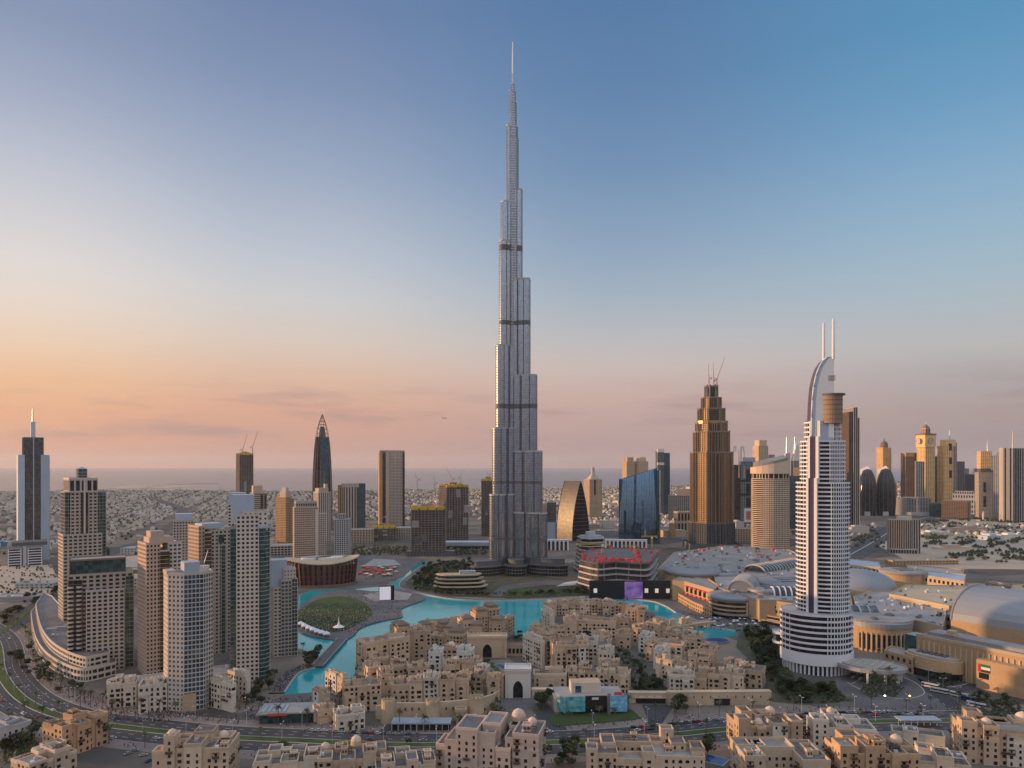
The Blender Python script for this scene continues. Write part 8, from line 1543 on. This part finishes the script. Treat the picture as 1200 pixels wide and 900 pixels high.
# ------------------------------------------------------------------ cars, buses, lamps, the crowd
PAINT = {}
for nm, c in (('white', (.62, .62, .61)), ('silver', (.33, .34, .35)), ('black', (.02, .02, .022)), ('grey', (.12, .125, .13)), ('red', (.40, .03, .03)), ('beige', (.46, .42, .34)), ('blue', (.03, .06, .16))): PAINT[nm] = surf('car_paint_' + nm, c, rough=.3, var=.04, metal=.2, objvar=.06)
def car_parts(col):
    b = MB(); pr = [(-2.3, .35), (-2.3, .8), (-1.5, .98), (1.3, .98), (2.25, .82), (2.3, .4), (2.2, .3), (-2.2, .3)]
    n = len(pr); b.mesh([(x, -.9, z) for x, z in pr] + [(x, .9, z) for x, z in pr], [tuple(range(n)), tuple(range(2 * n - 1, n - 1, -1))] + [(i, n + i, n + (i + 1) % n, (i + 1) % n) for i in range(n)]); b.prism(rect(-1.15, .75, -.68, .68), 1.42, 1.47); body = b.data('body', [PAINT[col]])
    b = MB(); b.prism(rect(-1.6, 1.25, -.82, .82), .97, 1.43, 0, top=rect(-1.1, .7, -.66, .66)); gl = b.data('windows', ['g_win']); b = MB(); b.lathe([(.02, -.1), (.33, -.1), (.33, .1), (.02, .1)], 10); wh = b.data('wheel', ['blackm']); return body, gl, wh
CARS = {c: car_parts(c) for c in PAINT}
def car(x, y, rz, label, grp, col=None, s=1.0):
    col = col or random.choice(['white', 'white', 'white', 'silver', 'black', 'grey', 'black', 'beige', 'silver', 'red', 'blue']); bd, gl, wh = CARS[col]
    t = thing('parked_car' if 'parked' in label else 'car', label.replace('#', col), 'car', x, y, rz, grp + ', ' + col, .16)
    for nm, me in (('body', bd), ('windows', gl)): o = bpy.data.objects.new(nm, me); COL.objects.link(o); o.parent = t
    for u in (-1.4, 1.4):
        for v in (-.84, .84): o = bpy.data.objects.new('wheel', wh); COL.objects.link(o); o.parent = t; o.location = (u, v, .33); o.rotation_euler.x = R(90)
def on_line(line, f, off):
    pts = offset_line(line, off); L0 = [0]
    for i in range(1, len(pts)): L0.append(L0[-1] + (Vector(pts[i]) - Vector(pts[i - 1])).length)
    d = f * L0[-1]; j = min(max(q for q in range(len(L0)) if L0[q] <= d), len(pts) - 2); q = (d - L0[j]) / max(1e-6, L0[j + 1] - L0[j]); A, B = Vector(pts[j]), Vector(pts[j + 1]); p = A + (B - A) * q; return p.x, p.y, math.atan2((B - A).y, (B - A).x)
random.seed(9)
for i in range(74):
    x, y, a = on_line(bl, .765 + .165 * i / 74 + random.uniform(-.0005, .0005), random.choice((16.8, 16.8, 11.2))); car(x, y, a, '# car in the dense line waiting on the boulevard below the hotel tower', 'cars below the hotel tower')
for i in range(18):
    x, y, a = on_line(bl, .60 + .055 * i / 18, 16.9); car(x, y, a, '# car parked at the kerb below the billboard pavilion', 'cars at the billboard pavilion')
for i in range(16):
    x, y, a = on_line(bl, .675 + .05 * i / 16, random.choice((16.9, 16.9, 22))); car(x, y, a, '# car parked at the corner under the terrace wall', 'cars under the terrace wall')
for i in range(20): x, y, a = on_line(bl, random.uniform(.12, .74), random.choice((6.4, 11.6, -6.4, -11.6, -16))); car(x, y, a, '# car driving along the open boulevard', 'cars driving on the boulevard')
for i in range(16): x, y, a = on_line(bl, .085 + .07 * i / 16, -16.6); car(x, y, a, '# car in the queue on the boulevard curve at the left', 'cars on the left curve', 'red' if i % 2 else None)
for px, py in ((45, 841), (55, 842), (62, 833), (30, 838), (37, 862), (24, 858), (28, 868), (132, 866), (150, 884), (158, 880), (174, 893), (10, 832), (168, 886)): car(*G(px, py), random.uniform(0, 6), '# car parked on the side lots around the orange tan block', 'cars around the orange tan block')
for i in range(14): car(*G(870 + i * 0, 0) if False else G(1000 + (i % 7) * 9, 790 + (i // 7) * 5 + (i % 7) * 1.5), .6, '# car parked on the forecourt of the white hotel tower', 'cars on the hotel forecourt')
for i, (px, py, c) in enumerate([(1090, 806, 'white'), (1101, 812, 'white'), (1124, 817, 'white'), (1137, 822, 'blue'), (1144, 829, 'white')]):
    x, y = G(px, py); t = thing('coach', ['white coach leading the line on the mall road', 'second white coach in the line on the mall road', 'third white coach in the line on the mall road', 'coach with a blue front on the mall road', 'last white coach on the mall road by the boulevard'][i], 'bus', x, y, an - .05 if False else R(-48), None, .15); block(t, 'body', -6, 6, -1.25, 1.25, .5, 3.4, PAINT[c]); block(t, 'windows', -5.7, 6.04, -1.29, 1.29, 1.7, 2.7, 'g_win')
    for u in (-4, 4):
        for v in (-1.1, 1.1): o = bpy.data.objects.new('wheel', CARS['white'][2]); COL.objects.link(o); o.parent = t; o.location = (u, v, .45); o.rotation_euler.x = R(90); o.scale = (1.4, 1.4, 1.4)
b2 = MB(); b2.lathe([(.14, 0), (.09, 10)], 6); LP = b2.data('post', ['lgrey']); b2 = MB(); b2.tube((0, 0, 9.9), (2.2, 0, 10.6), .07, n=5); b2.tube((0, 0, 9.9), (-2.2, 0, 10.6), .07, n=5); LA = b2.data('arm', ['lgrey']); b2 = MB(); b2.box(1.7, 2.8, -.22, .22, 10.55, 10.75); LL = b2.data('lamp_head', ['whitem']); b2 = MB(); b2.box(-2.8, -1.7, -.22, .22, 10.55, 10.75); LL2 = b2.data('lamp_head', ['whitem'])
for line, f0, f1, n, lb, off in ((bl, .12, .97, 34, 'twin armed street lamp on the median of the boulevard', 0), (MALLRD, .05, .95, 7, 'twin armed street lamp beside the mall road', 12), (bl, .3, .95, 22, 'twin armed street lamp on the far pavement of the boulevard', 21.5)):
    for i in range(n):
        x, y, a = on_line(line, f0 + (f1 - f0) * i / n, off); t = thing('street_lamp', lb, 'street lamp', x, y, a + R(90), lb.replace('twin armed street lamp', 'street lamps'), .2)
        for nm, me in (('post', LP), ('arm', LA), ('lamp_head', LL), ('lamp_head', LL2)): o = bpy.data.objects.new(nm, me); COL.objects.link(o); o.parent = t
for px, py, lb in ((287, 826, 'glowing amber lamp by the square under the cream towers'), (1066, 824, 'glowing amber lamp at the parked cars'), (1037, 824, 'glowing white lamp at the parked cars')):
    x, y = G(px, py); t = thing('glowing_lamp', lb, 'street lamp', x, y, 0, None, .1); b2 = MB(); b2.lathe([(.1, 0), (.08, 5)], 6); b2.build('post', ['dgrey'], t); b2 = MB(); b2.dome(.75, 0, 0, 5, n=10); b2.build('globe', [glow('lamp_amber', (1, .5, .15) if 'amber' in lb else (1, .95, .85), 6)], t)
# people: far too many and too small to count
b = MB(); rr = random.Random(4); CM = [surf('clothes_dark', (.03, .03, .035)), surf('clothes_white', (.6, .58, .55)), surf('clothes_blue', (.06, .09, .17)), surf('clothes_red', (.28, .05, .05)), surf('skin', (.30, .18, .12))]
def folk(x, y, z):
    a = rr.uniform(0, 3.1); m = rr.choice((0, 0, 0, 0, 1, 2, 0, 3)); h = rr.uniform(1.55, 1.85); c, s = math.cos(a), math.sin(a)
    P = lambda w_, d_: [(x + u * w_ * c - v * d_ * s, y + u * w_ * s + v * d_ * c) for u, v in ((-1, -1), (1, -1), (1, 1), (-1, 1))]
    b.prism(P(.16, .12), z, z + h * .5, rr.choice((0, 0, 2, 1)), top=P(.2, .14), bottom=False, cap=False); b.prism(P(.22, .13), z + h * .5, z + h * .84, m, top=P(.25, .13), bottom=False); b.prism(P(.09, .09), z + h * .85, z + h, 4, top=P(.08, .08), bottom=False)
lx = [p[0] for p in lawnp]; ly = [p[1] for p in lawnp]; c = 0
while c < 1500:
    x, y = rr.uniform(min(lx), max(lx)), rr.uniform(min(ly), max(ly)); f = (y - min(ly)) / (max(ly) - min(ly))
    if inpoly(x, y, lawnp) and rr.random() > f * 1.35: folk(x, y, 1.3); c += 1
for _ in range(420): px, py = rr.uniform(405, 470), rr.uniform(693, 745); x, y = G(px, py); (folk(x, y, 1.2) if inpoly(x, y, isl) else None)
for _ in range(420): x, y, a = on_line(bl, rr.uniform(.30, .98), rr.choice((1, 1, -1)) * rr.uniform(21, 30)); folk(x, y, .1)
for _ in range(260): x, y, a = on_line(bl, rr.uniform(.36, .56), rr.uniform(22, 36)); folk(x, y, .1)
for _ in range(360): x, y = G(rr.uniform(285, 395), rr.uniform(818, 842)); folk(x, y, .15)
for _ in range(240): p = [G(*q) for q in smooth([(333, 812), (350, 790), (371, 782)])]; x, y, a = on_line(p, rr.random(), rr.uniform(1, 10)); folk(x, y, 1.05)
for _ in range(420): x, y = G(rr.uniform(815, 905), rr.uniform(724, 738)); folk(x, y, .3)
for _ in range(160): x, y = G(rr.uniform(800, 830), rr.uniform(708, 726)); folk(x, y, .3)
for _ in range(300): x, y = G(rr.uniform(426, 466), rr.uniform(665, 681)); folk(x, y, .2)
for _ in range(160): x, y = G(rr.uniform(126, 200), rr.uniform(834, 846)); folk(x, y, .1)
o = b.build('crowd', CM); o['kind'] = 'stuff'; tag(o, 'crowd of tiny people on the park lawn, the square and the pavements', 'crowd')
for i in range(30): tent_x, tent_y = G(rr.uniform(822, 905), rr.uniform(726, 737)); t = thing('parasol', 'pale parasol on the cafe terrace between the lake end and the round mall corner', 'parasol', tent_x, tent_y, 0, 'parasols on the lake terrace', .3); b2 = MB(); p = ell(1.9, 1.9, 8); b2.prism(p, 2.4, 3.1, 0, top=ell(.1, .1, 8)); b2.build('canopy', [rr.choice(['whitem', 'white', 'bluew'])], t); b2 = MB(); b2.tube((0, 0, 0), (0, 0, 2.5), .06, n=5); b2.build('pole', ['lgrey'], t)
x, y = G(824, 742); t = thing('airliner', 'tiny airliner flying low over the sea left of the tall tower', 'aircraft', GX(521, 2600), 2600, 0, None, GZ(490, 2600)); b2 = MB(); b2.tube((-9, 0, 0), (9, 0, .4), 1.1, .9, 8); b2.build('fuselage', ['grey'], t); b2 = MB(); b2.prism([(-1, -9), (2, -1), (2, 1), (-1, 9), (-2.5, 9), (-1.5, 0), (-2.5, -9)], -.1, .3); b2.build('wing', ['grey'], t); b2 = MB(); b2.mesh([(-9, -.15, .5), (-6, -.15, .5), (-8.5, -.15, 3.5), (-9.5, -.15, 3.5), (-9, .15, .5), (-6, .15, .5), (-8.5, .15, 3.5), (-9.5, .15, 3.5)], [(0, 1, 2, 3), (7, 6, 5, 4), (1, 5, 6, 2), (4, 0, 3, 7), (3, 2, 6, 7)]); b2.build('tail_fin', ['grey'], t)
# undergrowth of the gardens
b = MB(); rr = random.Random(8)
CR = [([v.co.copy() for v in c.vertices], [tuple(p.vertices) for p in c.polygons], h) for _, c, h in TREES]
for poly, n in (([(486, 676), (500, 662), (530, 657), (574, 662), (572, 671), (515, 672), (508, 690), (486, 686)], 75), ([(484, 691), (560, 695), (574, 700), (520, 698.5)], 30), ([(590, 697), (690, 692), (690, 696), (590, 700)], 24), ([(872, 744), (900, 738), (914, 768), (914, 796), (900, 800), (888, 780)], 60), ([(906, 806), (950, 801), (975, 808), (985, 822), (930, 824)], 22), ([(0, 728), (34, 700), (70, 690), (66, 697), (34, 712), (0, 738)], 20), ([(440, 815), (455, 780), (590, 775), (590, 818)], 26), ([(640, 790), (660, 730), (760, 740), (850, 800), (740, 806)], 60), ([(700, 812), (735, 770), (760, 790), (784, 812)], 22), ([(300, 880), (520, 868), (520, 900), (300, 900)], 14), ([(640, 880), (690, 880), (690, 905), (640, 905)], 8), ([(930, 880), (960, 870), (960, 900), (930, 900)], 6)):
    xs = [p[0] for p in poly]; ys = [p[1] for p in poly]; c = 0
    while c < n:
        px, py = rr.uniform(min(xs), max(xs)), rr.uniform(min(ys), max(ys))
        if not inpoly(px, py, poly): continue
        x, y = G(px, py); vs_, fs_, h = rr.choice(CR); k = rr.uniform(.6, 1.2); a = rr.uniform(0, 6.3); ca_, sa_ = math.cos(a), math.sin(a); c += 1
        b.mesh([(x + k * (v.x * ca_ - v.y * sa_), y + k * (v.x * sa_ + v.y * ca_), k * (v.z + h * .75)) for v in vs_], fs_, rr.choice((0, 1)))
for poly, n, s in (([(872, 743), (900, 737), (914, 766), (930, 797), (922, 812), (905, 803), (895, 788)], 420, 1.0), ([(906, 806), (950, 801), (978, 806), (990, 818), (1000, 822), (930, 825)], 240, .9), ([(486, 676), (500, 662), (540, 656), (574, 664), (560, 672), (512, 674), (500, 690), (484, 688)], 420, 1.3), ([(482, 690), (520, 696), (640, 699), (690, 696), (690, 692), (600, 695), (520, 691)], 420, .8), ([(1005, 799), (1047, 796), (1060, 808), (1048, 818), (1012, 817)], 120, .8), ([(1086, 794), (1114, 791), (1126, 800), (1100, 808)], 120, .8), ([(742, 806), (776, 800), (786, 818), (748, 820)], 110, .9), ([(0, 905), (6, 866), (40, 862), (46, 884), (14, 895)], 90, 1.0), ([(1128, 816), (1196, 822), (1198, 840), (1148, 838)], 120, .8), ([(560, 842), (566, 832), (592, 829), (590, 836), (574, 845)], 60, .6), ([(706, 756), (722, 752), (742, 770), (748, 790), (742, 800), (730, 780)], 80, .7), ([(470, 852), (450, 846), (458, 842), (530, 846), (580, 840), (570, 850)], 50, .7)):
    xs = [p[0] for p in poly]; ys = [p[1] for p in poly]; c = 0
    while c < n:
        px, py = rr.uniform(min(xs), max(xs)), rr.uniform(min(ys), max(ys))
        if not inpoly(px, py, poly): continue
        x, y = G(px, py); c += 1; blob(x, y, rr.uniform(.9, 2.0) * s)
o = b.build('undergrowth', ['leaf', 'leaf2']); o['kind'] = 'stuff'; tag(o, 'low dark shrubs filling the garden beds', 'shrubs')
# ------------------------------------------------------------------ the air
hb = MB(); hb.box(-93000, 93000, -4000, 62500, -1.5, 850)
hm = bpy.data.materials.new('haze'); hm.use_nodes = True; ht = hm.node_tree; ht.nodes.remove(ht.nodes['Principled BSDF'])
pv = ht.nodes.new('ShaderNodeVolumePrincipled'); pv.inputs['Color'].default_value = (.92, .90, .93, 1); pv.inputs['Density'].default_value = 1.9e-5; pv.inputs['Anisotropy'].default_value = .2
ht.links.new(pv.outputs[0], ht.nodes['Material Output'].inputs['Volume'])
M['haze'] = hm; ho = hb.build('haze', ['haze']); ho['kind'] = 'stuff'; ho.display_type = 'WIRE'
